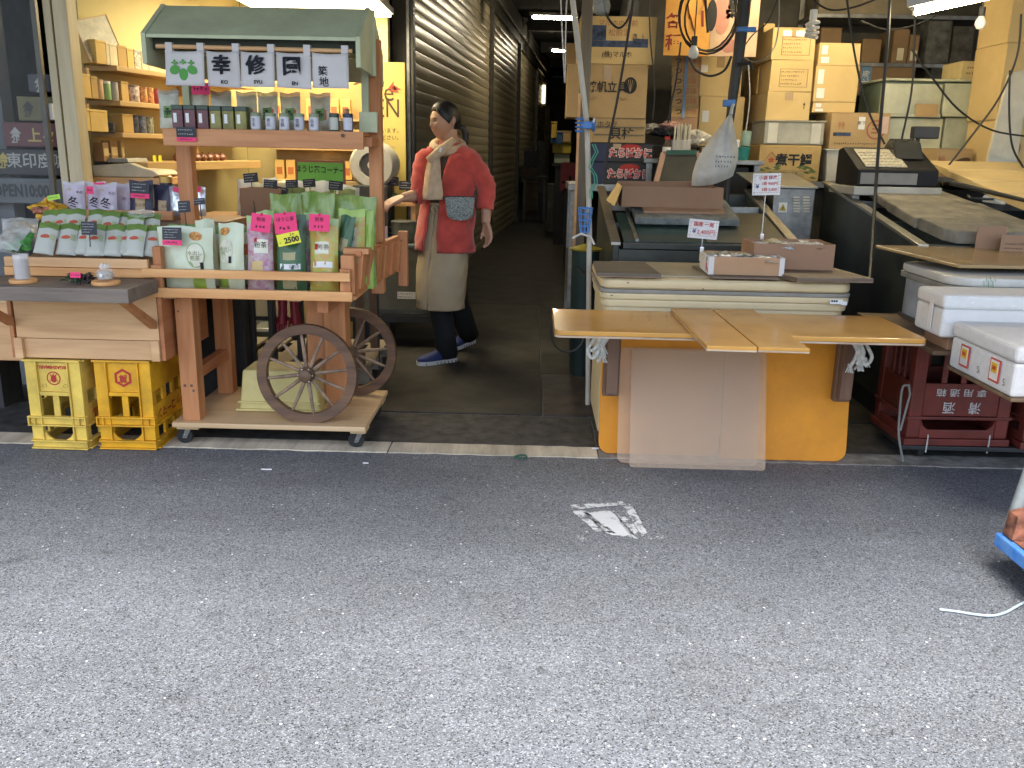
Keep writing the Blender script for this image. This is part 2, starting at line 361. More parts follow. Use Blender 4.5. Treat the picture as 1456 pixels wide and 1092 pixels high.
# roller shutters down the left side of the alley
TH = R(90)-math.atan(.075)
def wallpt(y): return Vector((-.518+.075*(y-14.207), y, 0))
M_slat = mat('shutter_paint', (.60, .52, .34), .33, .0, var=.12, scale=3, stretch=(.2, 1, 1), dirt=.25)
M_frame = mat('shutter_frame', (.10, .095, .08), .4, .1, var=.2, dirt=.3)
sl = None
SH = [7.2, 12.85, 16.95, 21.6, 26]
for i in range(4):
    y0, y1 = SH[i], SH[i+1]; L_ = (wallpt(y1)-wallpt(y0)).length
    lab = ['drab roller shutter nearest the street, its slats fully down behind the woman', 'second roller shutter into the alley, fully down with lamp glints near the top',
           'third roller shutter into the alley, stopped above a yellow board', 'far dark roller shutter past the hanging bag']
    t = thing('roller_shutter', lab[i], 'roller shutter', wallpt(y0), TH, 'roller shutters along the alley')
    zb = .9 if i == 2 else .02
    n = int((3.2-zb)/.105)
    for k in range(n):
        if sl is None:
            prof = [(0, 0), (-.003, .012), (-.006, .045), (-.003, .09), (0, .1), (.006, .1), (.006, 0)]
            sl = MB().prism([(b, c) for b, c in prof], 0, 1.0, 'X').build('slat', M_slat, t, local=True, smooth=True)
            o = sl
        else:
            o = sl.copy(); COL.objects.link(o); o.parent = t
        o.location = (.06, 0, zb+k*.105); o.scale = (L_-.12, 1, 1)
    MB().box(.06, L_, .012, .02, zb, zb+n*.105).build('backing', M_slat, t, local=True)
    MB().box(0, .06, -.06, .05, 0, 3.25).build('guide_rail', M_frame, t, bevel=.004, local=True)
    MB().box(.062, L_, -.05, .05, zb+n*.105, 3.28).build('head_box', M_frame, t, bevel=.004, local=True)
# bulkhead running above the shutters
t = thing('bulkhead_duct', 'long grey bulkhead above the roller shutters', 'duct', wallpt(7.2)+Vector((0, 0, 3.29)), TH)
MB().box(.4, 19, -.10, .3, 0, .27).build('casing', mat('bulkhead', (.22, .21, .18), .4, .0, dirt=.25), t, bevel=.01, local=True)
for k in range(5):
    MB().box(1.3+k*4.1, 1.34+k*4.1, -.104, .0, -.01, .27).build('joint_strip', M_frame, t, local=True)
# street-end pilaster between tea shop and shutters
t = thing('steel_pilaster', 'tall steel pillar between the yellow banner and the first shutter', 'pillar', (-1.02, 7.0, 0))
x0, x1, _, _ = fb(578, 60, 588, 60, 7.0)
MB().box(x0, x0+.025, 6.98, 7.06, 0, 3.3).build('edge_trim', M_steeld, t, bevel=.004)
MB().box(x0+.026, x1, 7.0, 7.12, 0, 3.3).build('column', mat('pilaster', (.12, .115, .10), .5, .4, dirt=.3), t, bevel=.006)

# tube lamps of the alley
M_tube = mat('lit_tube', (1, .86, .62), .5, emit=42, var=0)
def tube_lamp(label, a, b, h, drop, m=M_tube, power=None, rad=.014):
    a, b = Vector(a), Vector(b); c = (a+b)/2
    t = thing('tube_lamp', label, 'lamp', (c.x, c.y, c.z), 0, 'fluorescent tube lamps')
    u = (b-a).normalized()
    MB().bar(a-u*.04+Vector((0,0,.045)), b+u*.04+Vector((0,0,.045)), .07, .04).build('fitting', mat('lamp_body', (.6,.6,.58), .5), t, bevel=.004)
    MB().cyl(a, b, rad, n=12).build('tube', m, t, smooth=True)
    for p in (a, b): MB().box(p.x-.012, p.x+.012, p.y-.012, p.y+.012, p.z-.016, p.z+.03).build('lamp_holder', M_white, t)
    if drop:
        for f in (.2, .8):
            p = a.lerp(b, f); MB().cyl((p.x, p.y, p.z+.06), (p.x, p.y, drop), .004, n=6).build('hanger_rod', M_wire, t)
    return t
a, b = W(757, 25, 12), W(818, 27, 12); tube_lamp('nearer lit tube lamp hanging across the dark alley ceiling', a, b, 0, 3.6)
a, b = W(785, 72, 18), W(804, 73, 18); tube_lamp('farther small lit tube lamp deep in the alley', a, b, 0, 3.6)
# thin vertical light deep in the alley
t = thing('strip_light', 'thin upright lit strip at the far end of the alley', 'lamp', W(773, 148, 24))
x0, x1, z0, z1 = fb(771.5, 121, 775, 147, 24); MB().box(x0, x1, 24, 24.03, z0, z1).build('diffuser', mat('strip_lit', (1, .8, .4), .5, emit=1.3), t)
MB().box(x0-.03, x1+.03, 24.031, 24.08, z0-.05, z1+.06).build('backplate', M_frame, t)

# ================================================================== TEA SHOP INTERIOR
# front pillar
t = thing('door_pillar', 'pale grooved wooden door pillar at the left edge of the tea shop', 'pillar', (-2.42, 4.55, 0))
xa, xb, _, _ = fb(72, 120, 108, 120, 4.5)
M_pil = wood('pillar_wood', (.62, .53, .34), (.47, .385, .235), 'Z', dirt=.3)
wd = xb-xa
MB().box(xa, xa+wd*.3, 4.50, 4.58, 0, 2.62).build('outer_strip', M_pil, t, bevel=.004)
MB().box(xa+wd*.33, xa+wd*.42, 4.52, 4.58, 0, 2.62).build('groove_strip', M_darkwood, t)
MB().box(xa+wd*.45, xb, 4.48, 4.58, 0, 2.62).build('inner_strip', M_pil, t, bevel=.005)
MB().box(xa+wd*.45-.01, xb, 4.47, 4.479, .0, .12).build('kick_plate', M_steeld, t)

# directory board on the stairs wall
t = thing('directory_sign', 'dark backlit-style stair directory with five stacked name panels', 'sign', (-2.7, 4.7, 0))
M_pn = [mat('panel_navy', (.012, .016, .035), .35), mat('panel_olive', (.12, .105, .025), .35), mat('panel_red', (.10, .012, .016), .35),
        mat('panel_black', (.012, .013, .016), .35), mat('panel_white', (.13, .14, .14), .4)]
rows = [(40, 104, 84, 132), (25, 136, 84, 173), (5, 173, 88, 210), (-40, 211, 90, 250), (-60, 252, 96, 290)]
M_lt = mat('pale_lettering', (.42, .42, .38), .5, var=0); M_lty = mat('yellow_lettering', (.50, .40, .10), .5, var=0)
Yd = 4.66
def arrow(mb, px, py, s, y):
    c = W(px, py, y); s = s*.0034
    mb.add([(c.x-s, y, c.z), (c.x+s, y, c.z), (c.x, y, c.z+s*1.1)], [(0,1,2)]); mb.box(c.x-s*.6, c.x+s*.6, y, y+.001, c.z-s*.45, c.z-s*.05)
for i, (ra, rb, rc, rd) in enumerate(rows):
    x0, x1, z0, z1 = fb(ra, rb, rc, rd, Yd)
    pnl = MB().box(x0, x1, Yd, Yd+.05, z0+.004, z1-.004).build('name_panel', M_pn[i], t, bevel=.004)
    if i < 4:
        px = [57, 40, 22, 5][i]; py = [118, 153, 190, 226][i]
        mb = MB(); arrow(mb, px, py, 9, Yd-.002); mb.build('arrow', [M_lt, mat('dark_lettering', (.02,.02,.02), .5, var=0), M_lt, M_lty][i], pnl)
        text(pnl, '2F', W(px, py+9, Yd-.002), .045, [M_lt, MATS['dark_lettering'], M_lt, M_lty][i], bold=.001)
text(t, 'ま', W(66, 156, Yd-.002), .075, MATS['dark_lettering'], bold=.003)
text(t, '上々', W(59, 194, Yd-.002), .075, M_lty, bold=.0015)
text(t, '東印度咖', W(53, 230, Yd-.002), .08, M_lt, bold=.001)
text(t, 'OPEN10:00', W(30, 272, Yd-.002), .085, mat('grey_black', (.02,.02,.02), .5), bold=.003, sx=.72)
scribble(W(40, 256, Yd).x, W(80, 256, Yd).x, W(40, 261, Yd).z, W(40, 256, Yd).z, 1, Yd-.002, seed=3).build('small_print', MATS['grey_black'], t)
x0, x1, z0, z1 = fb(68, 147, 75, 170, 4.62)
t = tag(MB().box(x0, x1, 4.62, 4.64, z0, z1).build('door_handle_plate', M_white, bevel=.003), 'small white upright plate on the dark glass beside the pillar', 'plate')

# slanted wall shelves with boxes and canisters
SW = Matrix.Translation(a0) @ Matrix.Rotation(math.atan2(d.y, d.x), 4, 'Z')   # local x along the wall, local -y into the shop
SWI = SW.inverted(); TW = math.atan2(d.y, d.x)
def onwall(px, py, off):
    """point on the vertical plane 'off' metres in front of the side wall"""
    dr = CAMROT.to_3x3() @ Vector(((px-728)/F, -(py-546)/F, -1.0)); o = SWI @ Vector((0, 0, H)); dl = SWI.to_3x3() @ dr
    k = (-off-o.y)/dl.y; return o+dl*k
M_sh = wood('shelf_wood', (.52, .35, .15), (.42, .26, .10), 'X')
M_bxs = [mat('kraft_gold', (.66, .45, .14), .7, var=.06), mat('kraft_tan', (.50, .32, .10), .7, var=.06), mat('cream_box', (.68, .58, .36), .6),
         mat('dotted_box', (.62, .58, .45), .6, var=.45, scale=70), mat('peach_tin', (.55, .36, .20), .4, var=.1), mat('green_tin', (.22, .36, .14), .4),
         mat('grey_tin', (.30, .27, .25), .4), mat('floral_tin', (.52, .40, .34), .4, var=.5, scale=50), mat('orange_tin', (.60, .28, .10), .4, var=.5, scale=50),
         mat('red_tin', (.45, .06, .04), .4, var=.3), mat('navy_tin', (.05, .055, .08), .4, var=.7, scale=50), mat('blue_tin', (.16, .17, .20), .4, var=.5, scale=50),
         mat('moss_tin', (.28, .27, .18), .4, var=.5, scale=60)]
shelfY = [(80, 106), (135, 160), (184, 193), (226, 236)]
for i, (pyl, lab) in enumerate(((84, 'top'), (137, 'second'), (186, 'third'), (231, 'lowest, thick'))):
    q0 = onwall(106, pyl, .2); q1 = Vector((2.0, q0.y, q0.z))
    t = thing('wall_shelf', f'{lab} wooden wall shelf on the yellow tea shop wall', 'shelf', SW @ Vector((q0.x, 0, q0.z)), TW, 'wall shelves of the tea shop')
    th = .028 if i < 3 else .05
    MB().box(max(0, .47-q0.x), 2.0-q0.x if i < 3 else 1.7, -.2 if i < 3 else -.34, -.002, -th, 0).build('board', M_sh, t, bevel=.004, local=True)
    for bx in (.15, 1.2): MB().box(bx, bx+.02, -.15, -.003, -th-.08, -th).build('bracket', M_sh, t, local=True)
    shelfY[i] = q0.z
def wallbox(i, px0, px1, h, m, lab, cat, round_=False, lid=None, dep=.09, group=None):
    z = shelfY[i]; pz = 150
    # same height line: find local x from the pixel column at shelf level
    py = [90, 142, 190, 232][i]
    A = onwall(px0, py, .16); B = onwall(px1, py, .16); w = B.x-A.x
    t = thing('tea_canister' if round_ else ('tea_box'), lab, cat, SW @ Vector(((A.x+B.x)/2, -.16+w/2*round_+ (dep/2 if not round_ else 0), z+.001)), TW, group)
    if round_:
        r = w/2
        MB().lathe([(r*.97, 0), (r, .004), (r, h*.86), (r*.985, h*.87)], n=18).build('tin', m, t, smooth=True, local=True)
        MB().lathe([(r*1.02, h*.86), (r*1.02, h*.985), (r*.9, h)], n=18).build('lid', lid or m, t, smooth=True, local=True)
    else:
        MB().box(-w/2, w/2, -dep/2, dep/2, 0, h*.88).build('carton', m, t, bevel=.003, local=True)
        MB().box(-w/2-.001, w/2+.001, -dep/2-.001, dep/2+.001, h*.88, h).build('lid', m, t, bevel=.003, local=True)
    return t
def hpx(n): return n*.00375
g1, g2, g3 = 'tea boxes on the top wall shelf', 'goods on the second wall shelf', 'goods on the third wall shelf'
for k, (p0, p1, h, mi, lab) in enumerate(((138, 152, 32, 0, 'gold kraft tea box beside the leaning panel on the top shelf'), (152.5, 157, 31, 2, 'slim cream tea box between gold boxes on the top shelf'),
        (157.5, 168, 30, 2, 'pale cream tea box in the middle of the top shelf'), (169, 181, 30, 1, 'tan kraft tea box right of the pale one on the top shelf'),
        (182, 191, 28, 0, 'narrower gold tea box before the dotted one on the top shelf'), (192, 201, 28, 3, 'black-dotted white tea box on the top shelf'),
        (202, 211, 27, 2, 'cream tea box right of the dotted one on the top shelf'), (212, 220, 26, 2, 'last cream tea box before the cart roof on the top shelf'))):
    wallbox(0, p0, p1, hpx(h), M_bxs[mi], lab, 'tea box', group=g1)
for p0, p1, h, mi, rd, lab in ((105, 131, 32, 0, 0, 'wide gold box at the left end of the second wall shelf'), (132, 141, 30, 1, 0, 'narrow tan box beside the wide gold box on the second shelf'),
        (142, 152, 27, 4, 1, 'peach tin left of the green tin on the second shelf'), (153, 162, 26, 5, 1, 'green tea tin on the second wall shelf'), (163, 173, 26, 6, 1, 'grey-brown tin right of the green tin'),
        (174, 184, 28, 1, 0, 'tan upright box right of the grey-brown tin'), (190, 204, 25, 7, 1, 'wide pink floral tin on the second wall shelf'), (205, 213, 24, 8, 1, 'orange floral tin on the second wall shelf'),
        (214, 222, 24, 8, 1, 'yellow-orange tin right of the orange floral tin'), (223, 229, 23, 9, 1, 'red tin at the right end of the second shelf')):
    wallbox(1, p0, p1, hpx(h), M_bxs[mi], lab, 'tin' if rd else 'box', bool(rd), M_white if mi == 5 else None, group=g2)
for p0, p1, h, mi, rd, lab in ((112, 130, 31, 0, 0, 'square gold box at the left end of the third shelf'), (130.5, 155, 30, 0, 0, 'broad gold box beside the square one on the third shelf'),
        (157, 168, 14, 10, 1, 'squat dark jar with pale label on the third shelf'), (176, 191, 27, 1, 0, 'tall tan box behind the navy tin on the third shelf'), (192, 202, 26, 10, 1, 'navy patterned tin on the third shelf'),
        (203, 212, 26, 11, 1, 'blue-grey patterned tin on the third shelf'), (213, 223, 25, 12, 1, 'mossy patterned tin on the third shelf')):
    wallbox(2, p0, p1, hpx(h), M_bxs[mi], lab, 'tin' if rd else 'box', bool(rd), M_bxs[mi], group=g3)
# leaning framed panel on the top shelf
A = onwall(106, 84, .12)
t = thing('leaning_picture', 'pale framed panel leaning at the left end of the top shelf', 'picture', SW @ Vector((A.x+.10, -.13, shelfY[0]+.008)), TW, ry=R(0))
Mx = Matrix.Rotation(R(-14), 4, 'X') @ Matrix.Rotation(R(-14), 4, 'Y')
mb = MB(); mb.box(0, .30, -.012, 0, 0, .20, Mx); mb.build('board', mat('panel_face', (.50, .48, .38), .6, var=.15, scale=20), t, local=True)
mb = MB()
for q in ((-.006, .306, -.006, 0), (-.006, .306, .2, .206), (-.006, 0, 0, .2), (.30, .306, 0, .2)): mb.box(q[0], q[1], -.016, .002, q[2], q[3], Mx)
mb.build('frame', M_sh, t, local=True)
# small goods on the lowest shelf
for k, (px, w, h, c, lab) in enumerate(((152, .05, .10, (.28, .16, .07), 'brown upright box behind the shop register'), (164, .06, .11, (.36, .2, .08), 'second brown upright box behind the shop register'), (176, .03, .11, (.45, .28, .10), 'slim tan box behind the shop register'))):
    A = onwall(px, 226, .15); t = thing('tea_box', lab, 'box', SW @ Vector((A.x, -.12, shelfY[3]+.001)), TW, 'upright boxes behind the register')
    MB().box(-w/2, w/2, -.03, .03, 0, h).build('carton', mat('sbx%d' % k, c, .6), t, bevel=.002, local=True); MB().box(-w/2+.006, w/2-.006, -.0305, -.03, h*.3, h*.7).build('label', M_cardl, t, local=True)
M_pot = mat('clay_pot', (.17, .06, .035), .3, var=.2)
for k in range(8):
    px = 246+k*9; A = onwall(px, 222, .22)
    t = thing('clay_teapot', f'{ORD[k]} small red-brown clay teapot from the left on the thick shelf', 'teapot', SW @ Vector((A.x, -.25, shelfY[3]+.001)), TW+k, 'clay teapots on the thick shelf')
    MB().lathe([(.014, 0), (.026, .01), (.03, .022), (.022, .036), (.012, .04)], n=14).build('pot', M_pot, t, smooth=True, local=True)
    MB().lathe([(.013, .04), (.012, .045), (.004, .047), (.005, .053), (0, .055)], n=10).build('lid', M_pot, t, smooth=True, local=True)
    MB().tube([(.026, 0, .015), (.04, 0, .026), (.045, 0, .036)], [.006, .004, .003], 6).build('spout', M_pot, t, smooth=True, local=True)
for k, px in enumerate((208, 216)):
    A = onwall(px, 222, .25); t = tag(MB().box(-.014, .014, -.002, .002, 0, .035).build('shelf_tag', M_yel), ['left', 'right'][k]+' small yellow tag standing on the thick shelf', 'tag', 'yellow shelf tags')
    t.location = SW @ Vector((A.x, -.3, shelfY[3]+.001)); t.rotation_euler = (0, 0, TW)

# ceiling light of the tea shop (the glow behind the cart roof)
t = thing('ceiling_light', 'large bright ceiling light inside the tea shop', 'lamp', (-1.45, 5.85, 2.2))
MB().box(-1.92, -1.0, 5.25, 6.7, 2.235, 2.275).build('housing', M_white, t, bevel=.005)
MB().box(-1.90, -1.02, 5.27, 6.68, 2.215, 2.234).build('diffuser', mat('shop_light', (1, .86, .56), .5, emit=3.0, var=0), t)
for q in ((-1.8, 5.4), (-1.1, 5.4), (-1.8, 6.5), (-1.1, 6.5)): MB().cyl((q[0], q[1], 2.275), (q[0], q[1], 2.76), .006, n=6).build('suspension_rod', M_steeld, t)

# white cash register of the tea shop
Yr = 4.95
x0, x1, z0, z1 = fb(133, 232, 230, 252, Yr)
t = thing('cash_register', 'cream wedge-shaped cash register in front of the tea shop shelves', 'cash register', (x0, Yr, z0))
M_reg = mat('register_cream', (.55, .50, .37), .45, dirt=.15); M_regd = mat('register_dark', (.05, .05, .05), .4)
zt = z1
MB().prism([(x0, z0), (x0+.32, z0), (x0+.36, z0+.015), (x0+.33, z0+.035), (x0+.26, z0+.055), (x0+.2, z0+.075), (x0-.01, z0+.06)], Yr, Yr+.3, 'Y').build('body', M_reg, t, bevel=.006)
MB().prism([(x0-.01, z0+.062), (x0+.06, z0+.07), (x0+.06, z0+.11), (x0, z0+.1)], Yr+.03, Yr+.27, 'Y').build('printer', M_regd, t, bevel=.005)
MB().prism([(x0+.07, z0+.076), (x0+.19, z0+.078), (x0+.18, z0+.1), (x0+.08, z0+.1)], Yr+.02, Yr+.28, 'Y').build('keyboard', mat('register_grey', (.28, .27, .24), .5), t, bevel=.004)
MB().prism([(x0+.0, z0+.102), (x0+.075, z0+.118), (x0+.075, z0+.126), (x0, z0+.11)], Yr+.04, Yr+.26, 'Y').build('printer_cover', mat('cover_shiny', (.6, .6, .58), .15), t, bevel=.003)
t = thing('register_stand', 'plain cream stand under the shop register', 'counter', (x0, Yr, 0))
MB().box(x0-.03, x0+.38, Yr-.04, Yr+.36, z0-.04, z0-.002).build('top', M_pale, t, bevel=.004); MB().box(x0, x0+.35, Yr, Yr+.32, 0, z0-.041).build('cabinet', mat('stand_cream', (.30, .25, .13), .6), t, bevel=.004)

# yellow OPEN banner board
Yb = 6.6
x0, x1, z0, z1 = fb(480, 88, 577, 345, Yb)
t = thing('open_banner', 'yellow shop banner board with thin dark lettering behind the cart post', 'sign', (x0, Yb, 0))
MB().box(x0, x1, Yb, Yb+.03, .3, z1).build('board', mat('banner_yellow', (.60, .47, .13), .55, var=.05), t, bevel=.004)
text(t, 'Cafe', W(529, 131, Yb-.002), .19, M_inkb, sx=.9); text(t, 'OPEN', W(532, 155, Yb-.002), .18, M_inkb, sx=.8)
text(t, 'ございます。', W(549, 186, Yb-.002), .038, M_inkb); text(t, 'てください。', W(549, 196, Yb-.002), .038, M_inkb)
scribble(W(537, 210, Yb).x, W(566, 210, Yb).x, W(537, 222, Yb).z, W(537, 206, Yb).z, 3, Yb-.004, seed=8).build('small_print', M_inkb, t)
mb = MB(); c = W(560, 128, Yb-.004)
for pts in (((-.05, .0), (-.005, .01), (.0, .06)), ((0, .0), (.05, .005), (.0, .035)), ((-.03, -.012), (.035, -.015), (0, .03))):
    mb.add([(c.x+p[0], c.y, c.z+p[1]) for p in pts], [(0,1,2)])
mb.build('bird_print', mat('bird_red', (.35, .07, .04), .6), t)
# round coffee roaster in front of the banner
c = W(529, 235, 6.2)
t = thing('roaster_drum', 'pale grey round roasting drum with dark opening behind the cart post', 'machine', (c.x, 6.2, 0))
rz_ = .155
M_ros = mat('roaster_grey', (.50, .48, .42), .4, dirt=.15)
Mr = Matrix.Translation((c.x, 6.2, c.z)) @ Matrix.Rotation(R(90), 4, 'X')
MB().lathe([(.155, -.25), (.155, 0), (.14, .02), (.085, .02), (.08, .0)], n=32, M=Mr).build('drum', M_ros, t, smooth=True)
MB().lathe([(.0, .004), (.08, .004), (.08, -.05)], n=24, M=Mr).build('opening', M_regd, t, smooth=True)
MB().lathe([(.0, .006), (.03, .006), (.03, .012), (0, .012)], n=12, M=Mr).build('hub', M_ros, t)
MB().box(c.x-.12, c.x+.12, 6.1, 6.4, 0, c.z-.13).build('pedestal', M_regd, t, bevel=.01)

# glass door before the stair directory; grey reflection haze painted into the pane
t = thing('glass_door', 'glass door panel tinted with reflection haze covering the stair directory at the far left', 'door', (-3.2, 4.6, .008))
x1 = W(64, 120, 4.6).x; MB().box(x1-1.2, x1-.03, 4.60, 4.608, .03, 2.5).build('pane', mat('reflection_haze_glass', (.30, .32, .34), .1, var=.25, scale=1.2, alpha=.075), t)
MB().box(x1-.029, x1-.003, 4.59, 4.618, .009, 2.6).build('door_stile', M_frame, t, bevel=.003)

# ================================================================== CRATES
def crate(name, label, loc, rz, w, d, h, m, marks=None, group=None, mi=None):
    t = thing(name, label, 'crate', loc, rz, group)
    u = h/.41
    def E(name, boxes, bev=.0015):
        for q in boxes: MB().box(*q).build(name, m, t, local=True, bevel=bev)
    for s in (0, 1):                                  # front and rear wall
        y0, y1 = (0, .012) if s == 0 else (d-.012, d)
        def B(x0, x1, z0, z1, out=0.0):
            a, b = (y0-out, y1) if s == 0 else (y0, y1+out); return (x0, x1, a, b, z0*u, z1*u)
        E('sign_panel', [B(.0565, w-.0565, .2625, .395, -.004)])
        E('corner_post', [B(x, x+.0495, .041, .399) for x in (.0, w-.0495)], .003)
        E('post_rib', [B(x, x+.006, .041, .3995, .010) for x in (.05, w-.056)])
        E('top_rim', [B(-.004, w+.004, .4, .409, .012)]); E('panel_ledge', [B(.057, w-.057, .246, .262, .006)])
        E('waist_rail', [B(-.008, w+.008, .145, .151, .016), B(-.008, w+.008, .107, .113, .016)]); E('waist_band', [B(.0, w, .1135, .1445, .002)])
        E('waist_lug', [B(x, x+.006, .1135, .1445, .014) for x in (-.008, .02, w-.026, w+.002)])
        E('bottom_rail', [B(-.004, w+.004, .034, .040, .014), B(-.004, w+.004, 0, .006, .014)]); E('bottom_band', [B(.0, w, .0065, .0335, .002)])
        E('divider', [B(w/2-.014, w/2+.014, .1515, .2455, -.002)])
        for xx, q in ((.0565, 1), (w-.0565, -1)):     # rounded lower corners of the hand opening
            MB().prism([(xx, .0405*u), (xx+q*.04, .0405*u), (xx+q*.016, .056*u), (xx, .08*u)], y0+.001, y1-.001, 'Y').build('corner_gusset', m, t, local=True)
    for s in (0, 1):
        x0, x1 = (0, .012) if s == 0 else (w-.012, w)
        E('side_panel', [(x0, x1, .0125, d-.0125, .262*u, .395*u), (x0, x1, .0125, d-.0125, .114*u, .2*u)], .002)
        E('side_rib', [(x0+.0005, x1-.0005, yy, yy+.03, z_*u, z2*u) for yy in [.0125+k*(d-.055)/3 for k in range(4)] for z_, z2 in ((.041, .106), (.201, .261))], 0)
        o = .014; a, b = (x0-o, x1) if s == 0 else (x0, x1+o)
        E('side_rail', [(a, b, .013, d-.013, z*u, (z+.006)*u) for z in (.0, .034, .107, .4)], 0); E('side_band', [(x0+.001, x1-.001, .0125, d-.0125, .0065*u, .0335*u)], 0)
    E('floor_plate', [(.013, w-.013, .013, d-.013, .385*u, .394*u)], 0)
    E('partition', [(w/2-.003, w/2+.003, .014, d-.014, .2*u, .384*u), (.014, w/2-.004, d*.5-.003, d*.5+.003, .2*u, .384*u), (w/2+.004, w-.014, d*.5-.003, d*.5+.003, .2*u, .384*u)], 0)
    return t
M_cy1 = mat('crate_yellow', (.80, .55, .10), .42, var=.14, scale=9, dirt=.42)
M_cy2 = mat('crate_amber', (.80, .40, .015), .42, var=.14, scale=9, dirt=.42)
k1 = crate('bottle_crate', 'pale yellow bottle crate with round red mark, left one under the wooden stand', (-2.19, 3.715, .004), R(-1), .245, .38, .408, M_cy1, group='yellow bottle crates under the stand')
k2 = crate('bottle_crate', 'amber yellow bottle crate with red hexagon mark, right one under the wooden stand', (-1.893, 3.73, .004), R(1), .245, .38, .408, M_cy2, group='yellow bottle crates under the stand')
def ring(mb, cx, cz, r0, r1, n, y, a0=0):
    vs = []; 
    for k in range(n):
        a = a0+2*math.pi*k/n; vs += [(cx+r0*math.cos(a), y, cz+r0*math.sin(a)), (cx+r1*math.cos(a), y, cz+r1*math.sin(a))]
    return mb.add(vs, [(2*k, 2*k+1, (2*k+3) % (2*n), (2*k+2) % (2*n)) for k in range(n)])
def disc(mb, cx, cz, rx, rz, y, n=20, a=0):
    ca, sa = math.cos(a), math.sin(a)
    return mb.add([(cx+rx*math.cos(2*math.pi*k/n)*ca-rz*math.sin(2*math.pi*k/n)*sa, y, cz+rx*math.cos(2*math.pi*k/n)*sa+rz*math.sin(2*math.pi*k/n)*ca) for k in range(n)], [tuple(range(n))])
yq = .0025
text(k1, 'HIGASHIMARU', (.1225, yq, .372), .021, M_inkr, inv=True, local=True, bold=.0008)
mb = MB(); ring(mb, .1225, .322, .026, .031, 28, yq); disc(mb, .1225, .32, .013, .017, yq)
for sx in (-1, 1): mb.add([(.1225+sx*.004, yq, .331), (.1225+sx*.016, yq, .345), (.1225+sx*.012, yq, .331)], [(0,1,2)]); mb.add([(.1225+sx*.012, yq, .312), (.1225+sx*.021, yq, .316), (.1225+sx*.014, yq, .306)], [(0,1,2)])
mb.add([(.119, yq, .337), (.126, yq, .337), (.1225, yq, .347)], [(0,1,2)])
mb.build('round_mark', M_inkr, k1, local=True)
mb = MB()
for cx in (.078, .172):
    for k in range(7): a = k*.9; mb.bar((cx+math.cos(a)*.009, yq, .288+math.sin(a)*.007), (cx+math.cos(a+1)*.012, yq, .288+math.sin(a+1.2)*.009), .0012, .0004)
mb.build('vine_print', mat('brown_print', (.16, .09, .02), .7), k1, local=True)
mb = MB(); ring(mb, .1225, .326, .030, .042, 6, yq, R(30)); mb.build('hexagon_mark', M_inkr, k2, local=True)
text(k2, '萬', (.1225, yq, .326), .040, M_inkr, inv=True, local=True, bold=.001)
text(k2, 'キッコーマン', (.248, .2, .152), .055, M_inkr, rz=R(90), inv=True, local=True, bold=.001)
text(k1, 'ヒガシマル', (.248, .2, .152), .055, M_inkr, rz=R(90), inv=True, local=True, bold=.001)

# ================================================================== LEFT WOODEN STAND
t = thing('display_stand', 'pale wooden box stand with grey front shelf, resting on two yellow crates', 'display stand', (-1.9, 3.9, .414))
zb = .416; X0, X1 = -2.215, -1.585
MB().box(X0, X1, 3.72, 3.738, zb, zb+.085).build('front_board', M_pale, t, bevel=.002)
MB().box(X0+.004, X1-.004, 3.722, 3.74, zb+.087, .70).build('front_board', M_pale, t, bevel=.002)
for x in (X0-.02, X1+.002): MB().box(x, x+.018, 3.715, 4.24, zb, .77).build('side_board', M_carty, t, bevel=.002)
MB().box(X0, X1, 4.22, 4.238, zb, .77).build('rear_board', M_pale, t)
for x in (X0, X1-.035): MB().box(x, x+.035, 3.700, 3.7195, zb, zb+.09).build('corner_batten', M_pale, t, bevel=.002)
for x in (X0-.02, X1-.035):
    MB().prism([(3.699, .56), (3.699, .595), (3.47, .717), (3.43, .717)], x, x+.035, 'X').build('shelf_brace', M_cartz, t, bevel=.002)
MB().box(-2.30, -1.565, 3.41, 3.70, .718, .775).build('grey_shelf', M_grey, t, bevel=.004)
MB().box(-2.22, -1.60, 3.705, 3.73, .776, .812).build('front_rail', M_rail, t, bevel=.003)
MB().box(-2.22, -1.61, 3.712, 3.735, .814, .853).build('front_rail', M_pale, t, bevel=.003)
MB().box(-2.22, -1.61, 3.736, 4.24, .772, .79).build('tray_board', M_pale, t)
M_traydark = wood('tray_inner', (.30, .18, .10), (.22, .12, .06), 'X')
MB().prism([(3.75, .791), (4.2, .791), (4.2, .93), (4.12, .93)], -2.2, -1.62, 'X').build('display_slope', M_traydark, t)
# raised rear tray with the purple packs
x0, x1, z0, z1 = fb(83, 299, 245, 312, 4.24)
MB().box(x0, x1, 4.242, 4.262, z0, z1).build('upper_tray_front', M_cart, t, bevel=.003)
MB().box(x0, x1, 4.263, 4.46, z0, z0+.012).build('upper_tray_floor', M_traydark, t)
MB().box(x0, x1, 4.462, 4.48, .42, z1).build('upper_tray_back', M_traydark, t)
UPZ = z0+.013

# neighbouring pale wood box further left, and its post
t = thing('wooden_box', 'pale plywood box half hidden behind the left end of the stand', 'box', (-2.6, 4.1, .2))
x0, x1, z0, z1 = fb(-60, 430, 27, 512, 4.05)
MB().box(x0, x1, 4.05, 4.5, z0, z1).build('front_panel', M_cardl if False else M_pale, t, bevel=.004); MB().box(x0, x1+.012, 4.04, 4.51, z1, z1+.02).build('lid', M_ply, t, bevel=.003)
MB().box(x0+.02, x1-.3, 4.3, 4.48, 0.007, z0).build('plinth', M_dark, t)

